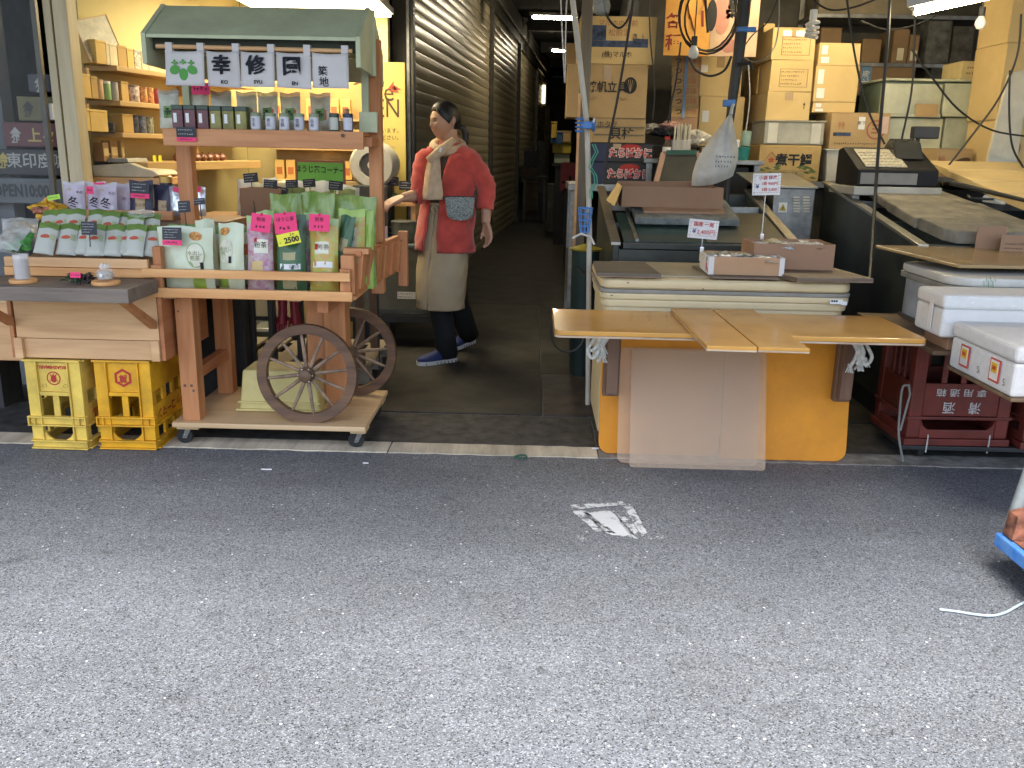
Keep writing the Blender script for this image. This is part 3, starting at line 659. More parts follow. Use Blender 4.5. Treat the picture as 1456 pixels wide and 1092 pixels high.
# ================================================================== POUCHES, PACKS, CARDS
def pouch_surf(w, h, d, seed, wr=.006):
    rr = random.Random(seed); ph = [rr.uniform(0, 6.28) for _ in range(6)]
    def f(u, v, side, off=0.0):
        uu = abs(2*u-1); B = (1-uu**3.2)*max(0, 1-v**2.6)**.8
        bot = min(1, v*9+.25)
        wrk = wr*(math.sin(u*9+v*5+ph[0])*math.sin(v*11+ph[1])+.6*math.sin(u*19+ph[2]+v*7)*math.sin(v*23+ph[3]))*(.35+B)
        pinch = 1-.05*math.sin(v*3.1)*1.2
        return ((u-.5)*w*pinch, side*(d/2*B*bot+.0012+off)+wrk*side*.5, v*h+.004*math.sin(u*7+ph[4])*v)
    return f
def pouch(parent, w, h, d, m, seed=0, top=None, nx=8, ny=10, wr=.006, split=.9, name='bag'):
    f = pouch_surf(w, h, d, seed, wr)
    mb = MB()
    mb.grid(nx, ny, lambda u, v: f(u, v*(split if top else 1), -1)); mb.grid(nx, ny, lambda u, v: f(1-u, v*(split if top else 1), 1))
    o = mb.build(name, m, parent, local=True, smooth='all')
    if top:
        mb = MB(); mb.grid(nx, 3, lambda u, v: f(u, split+.001+v*(.999-split), -1)); mb.grid(nx, 3, lambda u, v: f(1-u, split+.001+v*(.999-split), 1))
        mb.build('top_seal', top, parent, local=True, smooth='all')
    return f
def patch(parent, f, u0, u1, v0, v1, m, name='label', off=.0015, nx=4, ny=4):
    return MB().grid(nx, ny, lambda u, v: f(u0+u*(u1-u0), v0+v*(v1-v0), -1, off)).build(name, m, parent, local=True, smooth='all')
def oval(parent, f, uc, vc, ru, rv, m, name='seal_mark', off=.002):
    mb = MB(); n = 16; mb.add([f(uc, vc, -1, off)]+[f(uc+ru*math.cos(2*math.pi*k/n), vc+rv*math.sin(2*math.pi*k/n), -1, off) for k in range(n)], [(0, 1+k, 1+(k+1) % n) for k in range(n)])
    return mb.build(name, m, parent, local=True)
def ptext(parent, f, s, u, v, size, m, name='lettering', off=.003, bold=0, roll=0, sx=1):
    p = Vector(f(u, v, -1, off)); a = Vector(f(u, v+.08, -1, off)); b = Vector(f(u, v-.08, -1, off)); dv = (a-b)
    return text(parent, s, p, size, m, rx=math.pi/2+math.atan2(dv.y, dv.z)*-1, local=True, name=name, bold=bold, roll=roll, sx=sx)
def card(label, pos, w, h, m=None, strip=None, rz=0, lean=-.12, stick=True, rows=3, seed=0, group=None, ink=None, txt=None, cat='price card', name='price_card', roll=0, base=None):
    """a price card, bottom edge centred on pos"""
    t = thing(name, label, cat, pos, rz, group, rx=lean, ry=roll)
    MB().box(-w/2, w/2, 0, .0015, 0, h).build('card', m or M_blackcard, t, local=True)
    if strip:
        MB().box(-w/2, w/2, -.0015, 0.0008, -h*.42, -.001).build('price_strip', strip, t, local=True)
        scribble(-w*.35, w*.35, -h*.36, -h*.06, 1, -.0025, h=.75, seed=seed+5).build('price_print', M_ink, t, local=True)
    if rows: scribble(-w*.42, w*.42, h*.1, h*.92, rows, -.0012, h=.5, seed=seed).build('print', ink or M_inkw, t, local=True)
    if txt: text(t, txt[0], (0, -.0022, h*.5), txt[1], ink or M_ink, local=True, bold=.0006)
    if base is not None:
        MB().box(-.002, .002, .002, .005, -base, h*.5).build('stick', M_black, t, local=True)
    return t
M_gwhite = mat('pack_paper', (.50, .50, .42), .5, var=.04); M_gtop = mat('pack_green', (.16, .25, .055), .45, var=.2, scale=12)
M_seal = mat('red_seal', (.52, .10, .05), .6, var=.05)
# row of white packs with green tops and red oval seal
SLR = math.atan2(.37, .139)-math.pi/2       # slope of the display board
def seal_pack(label, loc, rz, s, seed, group):
    t = thing('tea_pack', label, 'tea pack', loc, rz, group, rx=-.5)
    f = pouch(t, .082*s, .145*s, .03, M_gwhite, seed, M_gtop, wr=.002, split=.8)
    oval(t, f, .46, .52, .25, .06, M_seal); patch(t, f, .72, .93, .44, .63, mat('pack_green_label', (.42, .45, .25), .6), off=.0018)
    return t
pos = [(62, 358), (90, 362), (110, 357), (133, 357), (154, 364), (172, 362), (190, 358), (212, 366)]
nm = ['leftmost white tea pack with red oval seal, tilted, on the left stand', 'second white sealed tea pack from the left end of the stand', 'white sealed tea pack with crinkled film, third in the row',
      'white sealed tea pack just left of the black card', 'white sealed tea pack behind the black card', 'white sealed tea pack just right of the black card', 'white sealed tea pack standing forward and taller in the row', 'last white sealed tea pack beside the cart tray']
base = None
for k, (px, py) in enumerate(pos):
    wp = W(px, 361, 3.76+.01*(k % 2)); loc = (wp.x, 3.775+.012*(k % 3) - (.02 if k in (0, 6) else 0), .856 if k not in (0, 6) else .862)
    if base is None: base = seal_pack(nm[k], loc, R(8), 1, 3, 'white packs with red seals'); base.rotation_euler[1] = R(8)
    else:
        c = dup(base, loc, R([0, 9, -5, 6, 2, -7, 4, 11][k]), nm[k]); c.rotation_euler[1] = R([0, 3, 1, -1, 2, 0, 3, 8][k])
    # propping slope under them is the display_slope board
# second rank behind: only the green tops show
for k in range(8):
    wp = W(60+k*21, 318, 3.93); dup(base, (wp.x+.012*math.sin(k*5), 3.95+.02*math.sin(k*3), .90+.008*math.sin(k*7)), R(8*math.sin(k*4)), f'white tea pack in the rear rank, {ORD[k]} from the left, only its green top showing', 'rear rank of white packs').rotation_euler[1] = R((-1)**k*2)
card('black price card stuck among the red-sealed white packs', W(127, 334, 3.74), .066, .055, rows=4, seed=4, base=.05)
# clear crinkled film over the packs
def crumple(name, label, cat, c, sx, sy, sz, m, seed, group=None, rough=.35):
    rr = random.Random(seed); ph = [rr.uniform(0, 6.28) for _ in range(12)]
    t = thing(name, label, cat, c, 0, group)
    def f(u, v):
        a = u*2*math.pi; b = v*math.pi
        r = 1+rough*(math.sin(2*a+ph[0]+2*b)*math.sin(3*b+ph[1])*.5+.22*abs(math.sin(5*a+ph[2]+3*b))*math.sin(5*b+ph[3])*2+.3*abs(math.sin(9*a+ph[4]-4*b))-.25+.14*math.sin(17*a+ph[5]+7*b))
        return (sx*r*math.sin(b)*math.cos(a), sy*r*math.sin(b)*math.sin(a), max(0, sz*(1+.9*r*math.cos(b))*.55))
    MB().grid(48, 24, f).build('film', m, t, local=True, smooth=True)
    return t
def lying_bag(name, label, cat, c, w, h, d, m, seed, rz, rx=-1.0, inner=None):
    t = thing(name, label, cat, c, rz, None, rx=rx); f = pouch(t, w, h, d, m, seed, wr=.013, nx=14, ny=16)
    if inner: patch(t, f, .2, .8, .2, .75, inner, 'contents', off=-.004, nx=8, ny=8)
    return t
M_snack = mat('dried_snack', (.50, .40, .26), .7, var=.5, scale=70)
lying_bag('plastic_bag', 'crumpled clear plastic bag at the left end of the stand', 'plastic bag', (W(30, 330, 3.95).x, 3.93, .88), .15, .17, .09, M_film, 5, R(24), -.9, M_snack)
lying_bag('plastic_bag', 'small clear film bag with dried snack left of the white packs', 'plastic bag', (W(4, 352, 3.83).x, 3.84, .862), .14, .13, .07, M_film, 8, R(-14), -.8, M_snack)
crumple('plastic_bag', 'clear film bag lying on top of the packs before the purple ones', 'plastic bag', (W(200, 312, 4.0).x, 4.02, 1.0), .06, .05, .035, M_clear, 11)
lying_bag('snack_bag', 'bright green film bag at the far left of the stand', 'bag', (W(22, 345, 3.84).x, 3.86, .862), .10, .09, .05, mat('bright_green_bag', (.10, .36, .08), .3, var=.4, scale=40), 14, R(10), -.7)
t = crumple('snack_bag', 'yellow crinkled bag under a lime tag left of the purple packs', 'bag', (W(66, 296, 4.25).x, 4.27, UPZ-.03), .085, .05, .09, mat('ochre_bag', (.70, .37, .03), .3, var=.2), 17, rough=.45)
wp = W(77, 284, 4.16); card('small lime green tag on the yellow crinkled bag', (wp.x, 4.16, wp.z), .06, .022, M_lime, rows=1, seed=9, ink=M_ink, roll=R(-10))
t = crumple('snack_bag', 'small red and white snack bag beside the clear bag', 'bag', (W(58, 304, 4.1).x, 4.1, 1.0), .035, .03, .035, mat('red_white_bag', (.55, .20, .12), .4, var=.6, scale=30), 19)
# purple winter packs
M_pur = mat('lilac_pack', (.50, .43, .50), .4, var=.14, scale=14); M_purt = mat('lilac_light', (.60, .55, .58), .4, var=.1)
for k, (px, w_, lab) in enumerate(((105, .106, 'left lilac winter tea pack with brushed letter'), (133, .1, 'middle lilac winter tea pack under a pink tag'), (152, .1, 'right lilac winter tea pack standing forward'))):
    wp = W(px, 296, 4.3-.015*(k == 2)); t = thing('tea_pack', lab, 'tea pack', (wp.x, 4.31-.02*(k == 2)+.02*(k == 1), UPZ), R(2-k*2), 'lilac winter tea packs', rx=-.1)
    f = pouch(t, w_, .155, .035, M_pur, 20+k, M_purt, wr=.003)
    ptext(t, f, '冬', .5, .36, .055, M_ink, bold=.0005); ptext(t, f, '冬の', .8, .66, .016, M_inkb)
    oval(t, f, .3, .78, .1, .05, mat('straw_print', (.55, .45, .30), .5)); patch(t, f, .72, .9, .1, .3, M_purt)
wp = W(168, 296, 4.34); t = thing('tea_pack', 'fourth lilac pack tucked behind at the right', 'tea pack', (wp.x, 4.37, UPZ), R(-4), 'lilac winter tea packs', rx=-.1); f = pouch(t, .1, .15, .03, M_pur, 27, M_purt, wr=.003); ptext(t, f, 'の', .75, .5, .02, M_ink)
card('pink tag clipped on the lilac packs', tuple(W(128, 276, 4.26)), .034, .036, M_pink, rows=1, ink=M_ink, seed=2)
card('long thin pink tag sticking out over the lilac packs', tuple(W(141, 262, 4.29)), .05, .008, M_pink, rows=0, roll=R(-5))
M_navy = mat('navy_pack', (.035, .035, .075), .4, var=.35, scale=30)
for k, (px, lab) in enumerate(((200, 'navy dotted tea pack behind the black card with pink strip'), (228, 'second navy tea pack right of the card'))):
    wp = W(px, 296, 4.33); t = thing('tea_pack', lab, 'tea pack', (wp.x, 4.34+.03*k, UPZ), R(-3), 'navy tea packs', rx=-.1)
    f = pouch(t, .12-.02*k, .165-.02*k, .035, M_navy, 30+k, wr=.003); patch(t, f, .3, .72, .04, .5, mat('kraft_label', (.52, .38, .22), .6)); ptext(t, f, '冬の茶', .52, .3, .02, M_inkb)
card('black price card with pink strip on the navy packs', tuple(W(199, 275, 4.29)), .09, .055, strip=M_pink, rows=3, seed=6, roll=R(2))
M_silver = mat('silver_foil', (.62, .62, .60), .22, .6, var=.1, bump=.6, bscale=25)
for k, (px, lab) in enumerate(((252, 'silver foil pack with pink top behind the cart post'), (275, 'second silver foil pack at the right of the post'))):
    wp = W(px, 296, 4.35); t = thing('tea_pack', lab, 'tea pack', (wp.x, 4.36+.04*k, UPZ), 0, 'silver foil packs', rx=-.12); f = pouch(t, .085, .14, .035, M_silver, 40+k, wr=.006); patch(t, f, .25, .75, .8, .97, M_pink)
t = thing('tea_tin', 'gold topped glass tin behind the navy packs', 'tin', (W(234, 262, 4.5).x, 4.52, UPZ)); MB().lathe([(.03, 0), (.03, .15)], n=16).build('tin', M_navy, t, local=True, smooth=True); MB().lathe([(.031, .15), (.031, .18), (.025, .185)], n=16).build('lid', mat('gold_lid', (.5, .33, .1), .3, .5), t, local=True, smooth=True)
struct_support = MB().box(-2.2, -1.45, 4.265, 4.6, .9, UPZ-.014)
t = tag(struct_support.build('riser_box', M_traydark, bevel=.004), 'brown riser box under the lilac packs, behind the stand', 'box')
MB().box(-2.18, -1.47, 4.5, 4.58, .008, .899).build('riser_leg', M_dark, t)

# goods on the grey shelf
zs = .776
def coaster(px, label, r=.052):
    wp = W(px, 408, 3.5); t = thing('wood_coaster', label, 'coaster', (wp.x, 3.52, zs)); MB().lathe([(r*.98, 0), (r, .004), (r, .011), (r*.97, .014)], n=28).build('disc', M_rail, t, local=True, smooth=True); return wp.x
xx = coaster(30, 'round wooden coaster under the clear cylinder')
t = thing('acrylic_cylinder', 'clear acrylic cylinder of brown tea on the left coaster', 'jar', (xx, 3.52, zs+.0145))
M_acr = mat('acrylic', (.85, .82, .78), .05, var=.02, alpha=.35)
MB().lathe([(.03, 0), (.03, .098), (.028, .098), (.028, .002)], n=28).build('cylinder', M_acr, t, local=True, smooth=True)
MB().lathe([(.0, .003), (.0265, .003), (.0265, .075), (.0, .08)], n=20).build('tea', mat('tea_leaf_brown', (.30, .20, .15), .9, var=.5, scale=150, bump=.6), t, local=True, smooth=True)
xx = coaster(148, 'round wooden coaster under the glass jar', .055)
t = thing('glass_jar', 'small round glass jar with cloth lid on the right coaster', 'jar', (xx, 3.52, zs+.0145))
MB().lathe([(.016, 0), (.03, .008), (.036, .026), (.03, .044), (.02, .05)], n=24).build('jar', M_glass, t, local=True, smooth=True)
MB().lathe([(.0, .004), (.026, .01), (.031, .026), (.02, .036), (0, .037)], n=18).build('contents', mat('sugar_beige', (.52, .44, .34), .9, var=.3, scale=120), t, local=True, smooth=True)
mb = MB(); mb.grid(24, 5, lambda u, v: ((.021+.006*math.sin(u*44)*v)*math.cos(u*6.283)*(1-.4*v*v), (.021+.006*math.sin(u*44)*v)*math.sin(u*6.283)*(1-.4*v*v), .05+v*.018)); mb.build('lid', M_film, t, local=True, smooth=True)
mb = MB(); mb.box(-.006, .006, -.0372, -.0365, .02, .032); mb.build('label', M_white, t, local=True)
t = thing('herb_bundle', 'dark green leaf bundle lying under the pink tag on the grey shelf', 'herb bundle', (W(96, 406, 3.5).x, 3.55, zs))
rr = random.Random(3); mb = MB()
for k in range(40):
    x = rr.uniform(-.05, .03); y = rr.uniform(-.03, .05); a = rr.uniform(-.5, .5); l = rr.uniform(.03, .06); z = rr.uniform(.004, .03)
    mb.add([(x, y, z), (x+l*.5, y-.008+a*.02, z+.008), (x+l, y+a*.03, z), (x+l*.5, y+.01, z+.003)], [(0,1,2,3)])
mb.build('leaves', mat('herb_green', (.03, .07, .03), .6, var=.4, scale=30), t, local=True, solid=.001)
t = thing('dried_fruit_bag', 'bag of dark dried berries between the pink tag and the jar', 'bag', (W(113, 404, 3.52).x, 3.54, zs)); mb = MB()
for k in range(45):
    x, y = rr.gauss(0, .018), rr.gauss(0, .016); z = rr.uniform(.005, .042)*(1-min(1, (x*x+y*y)/.0016)*.6); r = rr.uniform(.005, .008); mb.lathe([(0, -r), (r*.8, -r*.5), (r, 0), (r*.75, r*.6), (0, r)], (x+.012, y, z), 6)
mb.build('berries', mat('berry', (.035, .018, .022), .4, var=.4), t, local=True, smooth=True)
card('pink price tag standing on the grey shelf', tuple(W(107, 395, 3.5)), .042, .022, M_pink, rows=1, ink=M_ink, seed=12, base=.028)

# ================================================================== THE TEA CART
CX, CY = -1.16, 4.05
t = cart = thing('tea_cart', 'wooden tea cart with green roof, spoked wheels and caster platform', 'cart', (CX, CY, 0))
MB().box(-1.585, -.715, 3.765, 4.40, .098, .122).build('deck', M_ply, t, bevel=.006)
for x in (-1.575, -.79):
    for y in (3.79, 4.26):
        c = MB().box(x, x+.1-.03*(x > -1), y, y+.1, .082, .0975).build('caster_plate', M_ply, t, bevel=.002)
        cx, cy = (x+.035, y+.05)
        k = MB()
        for s in (-.018, .014): k.prism([(cx-.006, .0815), (cx+.020, .0815), (cx-.006, .030), (cx-.024, .030)], cy+s, cy+s+.003, 'Y')
        k.box(cx-.024, cx+.026, cy-.02, cy+.02, .076, .0815); f = k.build('caster_fork', M_steel, t)
        wv = MB(); wv.cyl((cx-.016, cy-.0135, .041), (cx-.016, cy+.0135, .041), .0365, n=24); wv.build('caster_wheel', M_rubber, f, smooth=True, bevel=.004)
        MB().cyl((cx-.016, cy-.0215, .041), (cx-.016, cy+.0215, .041), .006, n=10).build('axle', M_chrome, f, smooth=True)
# legs
MB().box(-1.545, -1.468, 3.80, 3.88, .1225, .699).build('leg', M_cartz, t, bevel=.003)
for kx, kz, kr in ((-1.525, .285, .007), (-1.496, .285, .007), (-1.488, .262, .006), (-1.53, .62, .005)): MB().cyl((kx, 3.7985, kz), (kx, 3.801, kz), kr, n=10).build('wood_knot', M_darkwood, t)
MB().box(-1.545, -1.468, 4.26, 4.33, .1225, .699).build('leg', M_cartz, t, bevel=.003)
MB().box(-1.045, -.965, 4.10, 4.20, .1225, .66).build('leg', M_cartz, t, bevel=.003)
MB().box(-.963, -.86, 4.09, 4.2, .1225, .66).build('leg', M_cartz, t, bevel=.003)
MB().box(-1.53, -1.48, 3.881, 4.259, .30, .35).build('stretcher', M_carty, t, bevel=.003)
MB().box(-1.1, -.8, 4.085, 4.21, .661, .699).build('leg_head', M_cart, t, bevel=.003)
MB().box(-.93, -.88, 3.84, 4.085, .62, .699).build('bearer', M_carty, t, bevel=.003)
for x in (-1.62+.06, -1.02): MB().box(x, x+.05, 3.72, 3.76, .690, .6985).build('batten', M_ply, t)
# wheels
def wheel(cx, cy, label, tilt=0):
    wm = Matrix.Translation((cx, cy, .34)) @ Matrix.Rotation(tilt, 4, 'X') @ Matrix.Rotation(R(90), 4, 'X')
    n = 48; rim = MB(); M_rim = wood('wheel_wood', (.185, .092, .042), (.07, .034, .017), 'X', dirt=.3, scale=12)
    prof = [(.180, -.017), (.182, .017), (.224, .02), (.2265, .012), (.2265, -.012), (.224, -.02), (.180, -.017)]
    vs = []; fs = []; k = len(prof)
    rim.lathe(prof, n=n, M=wm, caps=False); ro = rim.build('wheel', M_rim, t, smooth=True)
    if label: ro['label'] = label
    for j in range(12):
        a = 2*math.pi*j/12+.13; s = MB()
        s.tube([wm @ Vector((math.cos(a)*.03, math.sin(a)*.03, 0)), wm @ Vector((math.cos(a)*.12, math.sin(a)*.12, 0)), wm @ Vector((math.cos(a)*.189, math.sin(a)*.182, 0))], [.0095, .008, .0065], 8)
        s.build('spoke', mat('spoke_wood', (.24, .155, .095), .6, var=.3, scale=20), ro, smooth=True)
    h = MB(); h.lathe([(0, -.04), (.03, -.038), (.036, -.02), (.036, .028), (.03, .034), (.028, .058), (.02, .064), (0, .066)], n=22, M=wm); h.build('hub', M_darkwood, ro, smooth=True)
    for j in range(6):
        a = j*R(60); q = wm @ Vector((math.cos(a)*.03, math.sin(a)*.03, .035)); q2 = wm @ Vector((math.cos(a)*.03, math.sin(a)*.03, .042)); MB().cyl(q, q2, .004, n=6).build('hub_bolt', M_chrome, ro)
    return ro
wheel(-.985, 3.845, 'front spoked wooden wheel leaning on the platform', R(-4))
MB().cyl((-.985, 3.88, .34), (-.985, 4.24, .34), .014, n=10).build('wheel_axle', M_darkwood, t, smooth=True)
c = W(500, 520, 4.3); wheel(c.x, 4.3, 'rear spoked wheel half hidden behind the cart leg')
# tray
zt = .70
MB().box(-1.61, -.735, 3.72, 4.42, zt, zt+.016).build('tray_floor', M_cart, t, bevel=.002)
MB().box(-1.622, -.745, 3.695, 3.719, .697, .737).build('front_rail', M_rail, t, bevel=.003)
MB().box(-1.63, -.752, 3.693, 3.717, .782, .818).build('front_rail', M_rail, t, bevel=.003)
for x in (-1.60, -.80): MB().box(x, x+.045, 3.7195, 3.742, .7165, .83).build('tray_post', M_cartz, t, bevel=.002)
MB().box(-1.60, -1.565, 3.745, 3.79, .7165, .905).build('corner_post', M_cartz, t, bevel=.003)
MB().box(-.80, -.742, 3.745, 3.80, .7165, .885).build('corner_post', M_cartz, t, bevel=.003)
MB().box(-.80, -.69, 3.80, 3.86, .885, .91).build('post_cap', M_cart, t, bevel=.003)
# slatted right side, flaring backwards
def sx(f): return -.735+f*.075
for k in range(6):
    f = k/5; y = 3.83+f*.58; s = MB().box(-.011, .011, -.028, .028, 0, .155); o = s.build('side_slat', M_cartz, t, bevel=.003, local=True); o.location = WM(t).inverted() @ Vector((sx(f), y, .735)); o.rotation_euler = (0, R(6), R(-7))
for z, dx in ((.725, -.018), (.886, .0)):
    MB().bar((sx(0)+dx, 3.79, z), (sx(1)+dx, 4.44, z+.012), .03, .022).build('side_rail', M_carty, t, bevel=.003)
for k in range(5):
    f = k/4; y = 3.84+f*.52; s = MB().box(-1.618, -1.602, y, y+.05, .717, .90).build('left_slat', M_cartz, t, bevel=.002)
MB().box(-1.60, -.76, 4.43, 4.45, .717, .90).build('tray_back', M_cart, t, bevel=.003)
MB().box(-.655, -.61, 4.41, 4.46, .66, .93).build('side_end_post', M_cartz, t, bevel=.003)
# upright posts
x0, x1, _, _ = fb(527, 250, 545, 250, 4.20)
MB().box(x0, x1, 4.16, 4.22, .66, 1.79).build('upright_post', M_cartz, t, bevel=.003)
x0, x1, _, _ = fb(254, 260, 275, 260, 4.15)
MB().box(x0, x1, 4.14, 4.20, .717, 1.32).build('upright_post', M_cartz, t, bevel=.003)
# shelf under the roof
MB().box(-1.595, -.728, 3.94, 3.962, 1.318, 1.392).build('shelf_front', M_cart, t, bevel=.004)
MB().box(-1.585, -.738, 3.963, 4.215, 1.375, 1.391).build('shelf_board', M_carty, t, bevel=.002)
MB().box(-.74, -.70, 3.99, 4.155, 1.33, 1.37).build('shelf_arm', M_carty, t, bevel=.002)
mb = MB(); mb.cyl((-.815, 3.932, 1.375), (-.815, 3.939, 1.375), .008, n=12); mb.build('wood_knot', M_darkwood, t)
for x in (-1.605, -.775):
    MB().box(x, x+.03+.05*(x > -1), 4.1, 4.13, 1.392, 1.48).build('green_side_board', M_green, t, bevel=.003)
# roof: slope, ridge, back slope, gable boards
zt0 = 1.905
pr_ = [(3.80, 1.755), (4.03, 1.895), (4.14, 1.89), (4.36, 1.74)]
th = .014
RX0, RX1 = -1.575, -.725
for (a, b), nm_ in zip(zip(pr_[:-1], pr_[1:]), ('roof_slope', 'roof_ridge', 'roof_slope')):
    MB().prism([a, b, (b[0], b[1]-th), (a[0], a[1]-th)], RX0, RX1, 'X').build(nm_, M_green, t, bevel=.002)
gp = [(3.795, 1.64), (3.795, 1.758), (4.028, 1.90), (4.142, 1.895), (4.365, 1.745), (4.365, 1.60), (4.16, 1.63)]
for x in (RX0-.02, RX1+.001): MB().prism(gp, x, x+.019, 'X').build('gable_board', M_green, t, bevel=.002)
MB().box(RX1+.0205, RX1+.032, 4.07, 4.095, 1.63, 1.897).build('gable_batten', M_green, t)
MB().box(RX0+.002, RX1-.002, 3.86, 3.88, 1.70, 1.772).build('eave_shade_strip', mat('eave_shade', (.05, .06, .045), .8), t)  # dark strip standing in for the shade under the eave
MB().box(RX0, RX1, 4.345, 4.359, 1.62, 1.725).build('roof_back', M_green, t)
for x in (RX0+.01, RX1-.04): MB().box(x, x+.03, 4.12, 4.15, 1.392, 1.87).build('roof_strut', M_green, t)

# ---- noren curtain hanging under the eave
t = thing('noren_curtain', 'white five-panel shop curtain with green crest and bold black characters', 'curtain', (-1.14, 3.83, 1.70))
M_cloth = mat('noren_cloth', (.60, .56, .53), .9, var=.06, scale=5, bump=.15, bscale=300)
MB().cyl((-1.55, 3.835, 1.712), (-.745, 3.835, 1.706), .009, n=10).build('rod', M_pale, t, smooth=True)
M_char = mat('noren_black', (.012, .013, .02), .85, var=0); M_leaf = mat('crest_green', (.10, .33, .07), .85, var=.08)
edges = [235, 293, 342, 392, 443, 497]; rr = random.Random(5)
for k in range(5):
    xa = W(edges[k]+1, 100, 3.82).x; xb = W(edges[k+1]-1.5, 100, 3.82).x; ph = rr.uniform(0, 6)
    sk = [-.004, .004, -.002, .003, 0][k]
    def cl(u, v, off=0): 
        return (xa+(xb-xa)*u+sk*v+.0, 3.823-.004*math.sin(u*5+ph+v*1.5)-.008*v+off, 1.697-.006*math.sin(math.pi*u)*(1-v)-v*(.138+.006*u*(k % 2)) )
    pn = MB().grid(10, 8, cl).build('panel', M_cloth, t, smooth='all', solid=.0015)
    w_ = xb-xa
    for u in ((.1, .9) if k in (0,) else (.9,)):
        mb = MB(); cxl = xa+w_*u; mb.box(cxl-.014, cxl+.014, 3.8235, 3.825, 1.684, 1.725); mb.box(cxl-.014, cxl+.014, 3.845, 3.8465, 1.69, 1.725); mb.box(cxl-.014, cxl+.014, 3.8235, 3.8465, 1.7252, 1.7265); mb.build('loop', M_cloth, t)
    def cp(u, v): q = cl(u, v, -.004); return Vector(q)
    if k == 0:
        mb = MB(); q = cp(.48, .58)
        disc(mb, q.x, q.z-.012, .018, .024, q.y, 20); 
        for s in (-1, 1): disc(mb, q.x+s*.036, q.z+.006, .021, .017, q.y, 18, s*-.5)
        for dx, dz in ((0, .034), (-.034, .032), (.034, .032)):
            disc(mb, q.x+dx, q.z+dz+.008, .005, .006, q.y, 8)
            for s in (-1, 1): disc(mb, q.x+dx+s*.008, q.z+dz+.001, .006, .004, q.y, 8)
            disc(mb, q.x+dx, q.z+dz-.004, .004, .004, q.y, 8)
        mb.build('crest', M_leaf, pn)
    elif k < 4:
        for q, dx in enumerate((-.0026, 0, .0026)): text(pn, '幸修園'[k-1], cp(.46, .40)+Vector((dx, -.002-.0004*q, dx*.4)), .078, M_char, bold=.0012); text(pn, ('KO', 'SYU', 'EN')[k-1], cp(.52, .86), .020, M_char, bold=.0006)
    else:
        text(pn, '築', cp(.3, .52), 0.040, M_char, bold=.0005); text(pn, '地', cp(.33, .84), 0.040, M_char, bold=.0005)

# ---- goods on the cart's top shelf
zq = 1.392
def cx_at(v, y): return W(200+v/4.044, 160, y).x
tp = None
for k, v in enumerate((175, 340, 475, 615, 740, 865, 1040)):
    loc = (cx_at(v, 4.15), 4.13+.012*(k % 2), zq)
    labs = ['clear tea bag with green label at the left end of the top shelf', 'clear tea bag behind the pink tag on the top shelf', 'clear tea bag right of the pink tag', 'clear tea bag behind the olive boxes', 'clear tea bag behind the first white tins', 'clear tea bag behind the middle white tins', 'clear tea bag at the right end beside the dark tins']
    if tp is None:
        tp = thing('tea_bag', labs[0], 'tea bag', loc, 0, 'clear bags on the top shelf', rx=-.03)
        f = pouch(tp, .094, .165, .03, mat('bag_clear', (.60, .60, .48), .2, var=.2, scale=12, alpha=.85), 61, mat('bag_seal', (.45, .45, .38), .25, alpha=.6), wr=.004)
        patch(tp, f, .27, .73, .28, .6, mat('bag_green', (.14, .27, .07), .5, var=.3, scale=40), 'label'); patch(tp, f, .72, .82, .3, .55, mat('bag_red', (.55, .13, .06), .5), 'label_stripe', off=.002); ptext(tp, f, '茶', .48, .45, .034, M_ink, bold=.0004)
    else: dup(tp, loc, R((k*37 % 7)-3), labs[k])
def tin(label, v, y, r, h, m, lid, lab=None, sq=False, tx=None, group=None):
    t = thing('tea_tin', label, 'tea tin', (cx_at(v, y), y, zq), 0, group)
    if sq:
        MB().box(-r, r, -r, r, 0, h*.8).build('box', m, t, local=True, bevel=.002); MB().box(-r-.001, r+.001, -r-.001, r+.001, h*.8, h).build('lid', lid, t, local=True, bevel=.002)
        MB().box(-r*.7, -r*.1, -r-.0012, -r, h*.25, h*.65).build('label', M_white, t, local=True)
    else:
        MB().lathe([(r*.95, 0), (r, .003), (r, h*.8)], n=22).build('tin', m, t, local=True, smooth=True); MB().lathe([(r*1.03, h*.8), (r*1.03, h*.98), (r*.92, h)], n=22).build('lid', lid, t, local=True, smooth=True)
        if lab: MB().grid(10, 1, lambda u, v: (-(r+.0006)*math.cos(.5+u*2.14), -(r+.0006)*math.sin(.5+u*2.14), h*.08+v*h*.68)).build('label', lab, t, local=True, smooth=True)
        if tx: text(t, tx, (-.003, -r-.002, h*.42), .018, M_ink, local=True)
    return t
M_mar = mat('maroon_tea', (.13, .035, .05), .25, var=.25, scale=20); M_olv = mat('olive_tea', (.22, .20, .045), .25, var=.3, scale=20)
M_lidk = mat('dark_green_lid', (.03, .055, .035), .3); M_lidg = mat('sage_lid', (.24, .28, .16), .4)
for k, v in enumerate((220, 290, 365)): tin(f'{ORD[k]} maroon tea box from the left on the top shelf', v, 4.0, .0235, .098, M_mar, M_lidk, sq=True, group='maroon tea boxes')
for k, v in enumerate((437, 510, 583)): tin(f'{ORD[k]} olive tea box from the left on the top shelf', v, 4.0, .0235, .096, M_olv, M_lidk, sq=True, group='olive tea boxes')
for k, (v, tx) in enumerate(zip((660, 745, 825, 910, 995), ('天\n玄', '青\n花', '金\n鶴', '雲\n鶴', '永\n寿'))): tin(f'{ORD[k]} white labelled tea tin from the left on the top shelf', v, 3.995, .0222, .072, M_gwhite, M_lidg, mat('lilac_label', (.62, .61, .66), .5), tx=tx, group='white labelled tea tins')
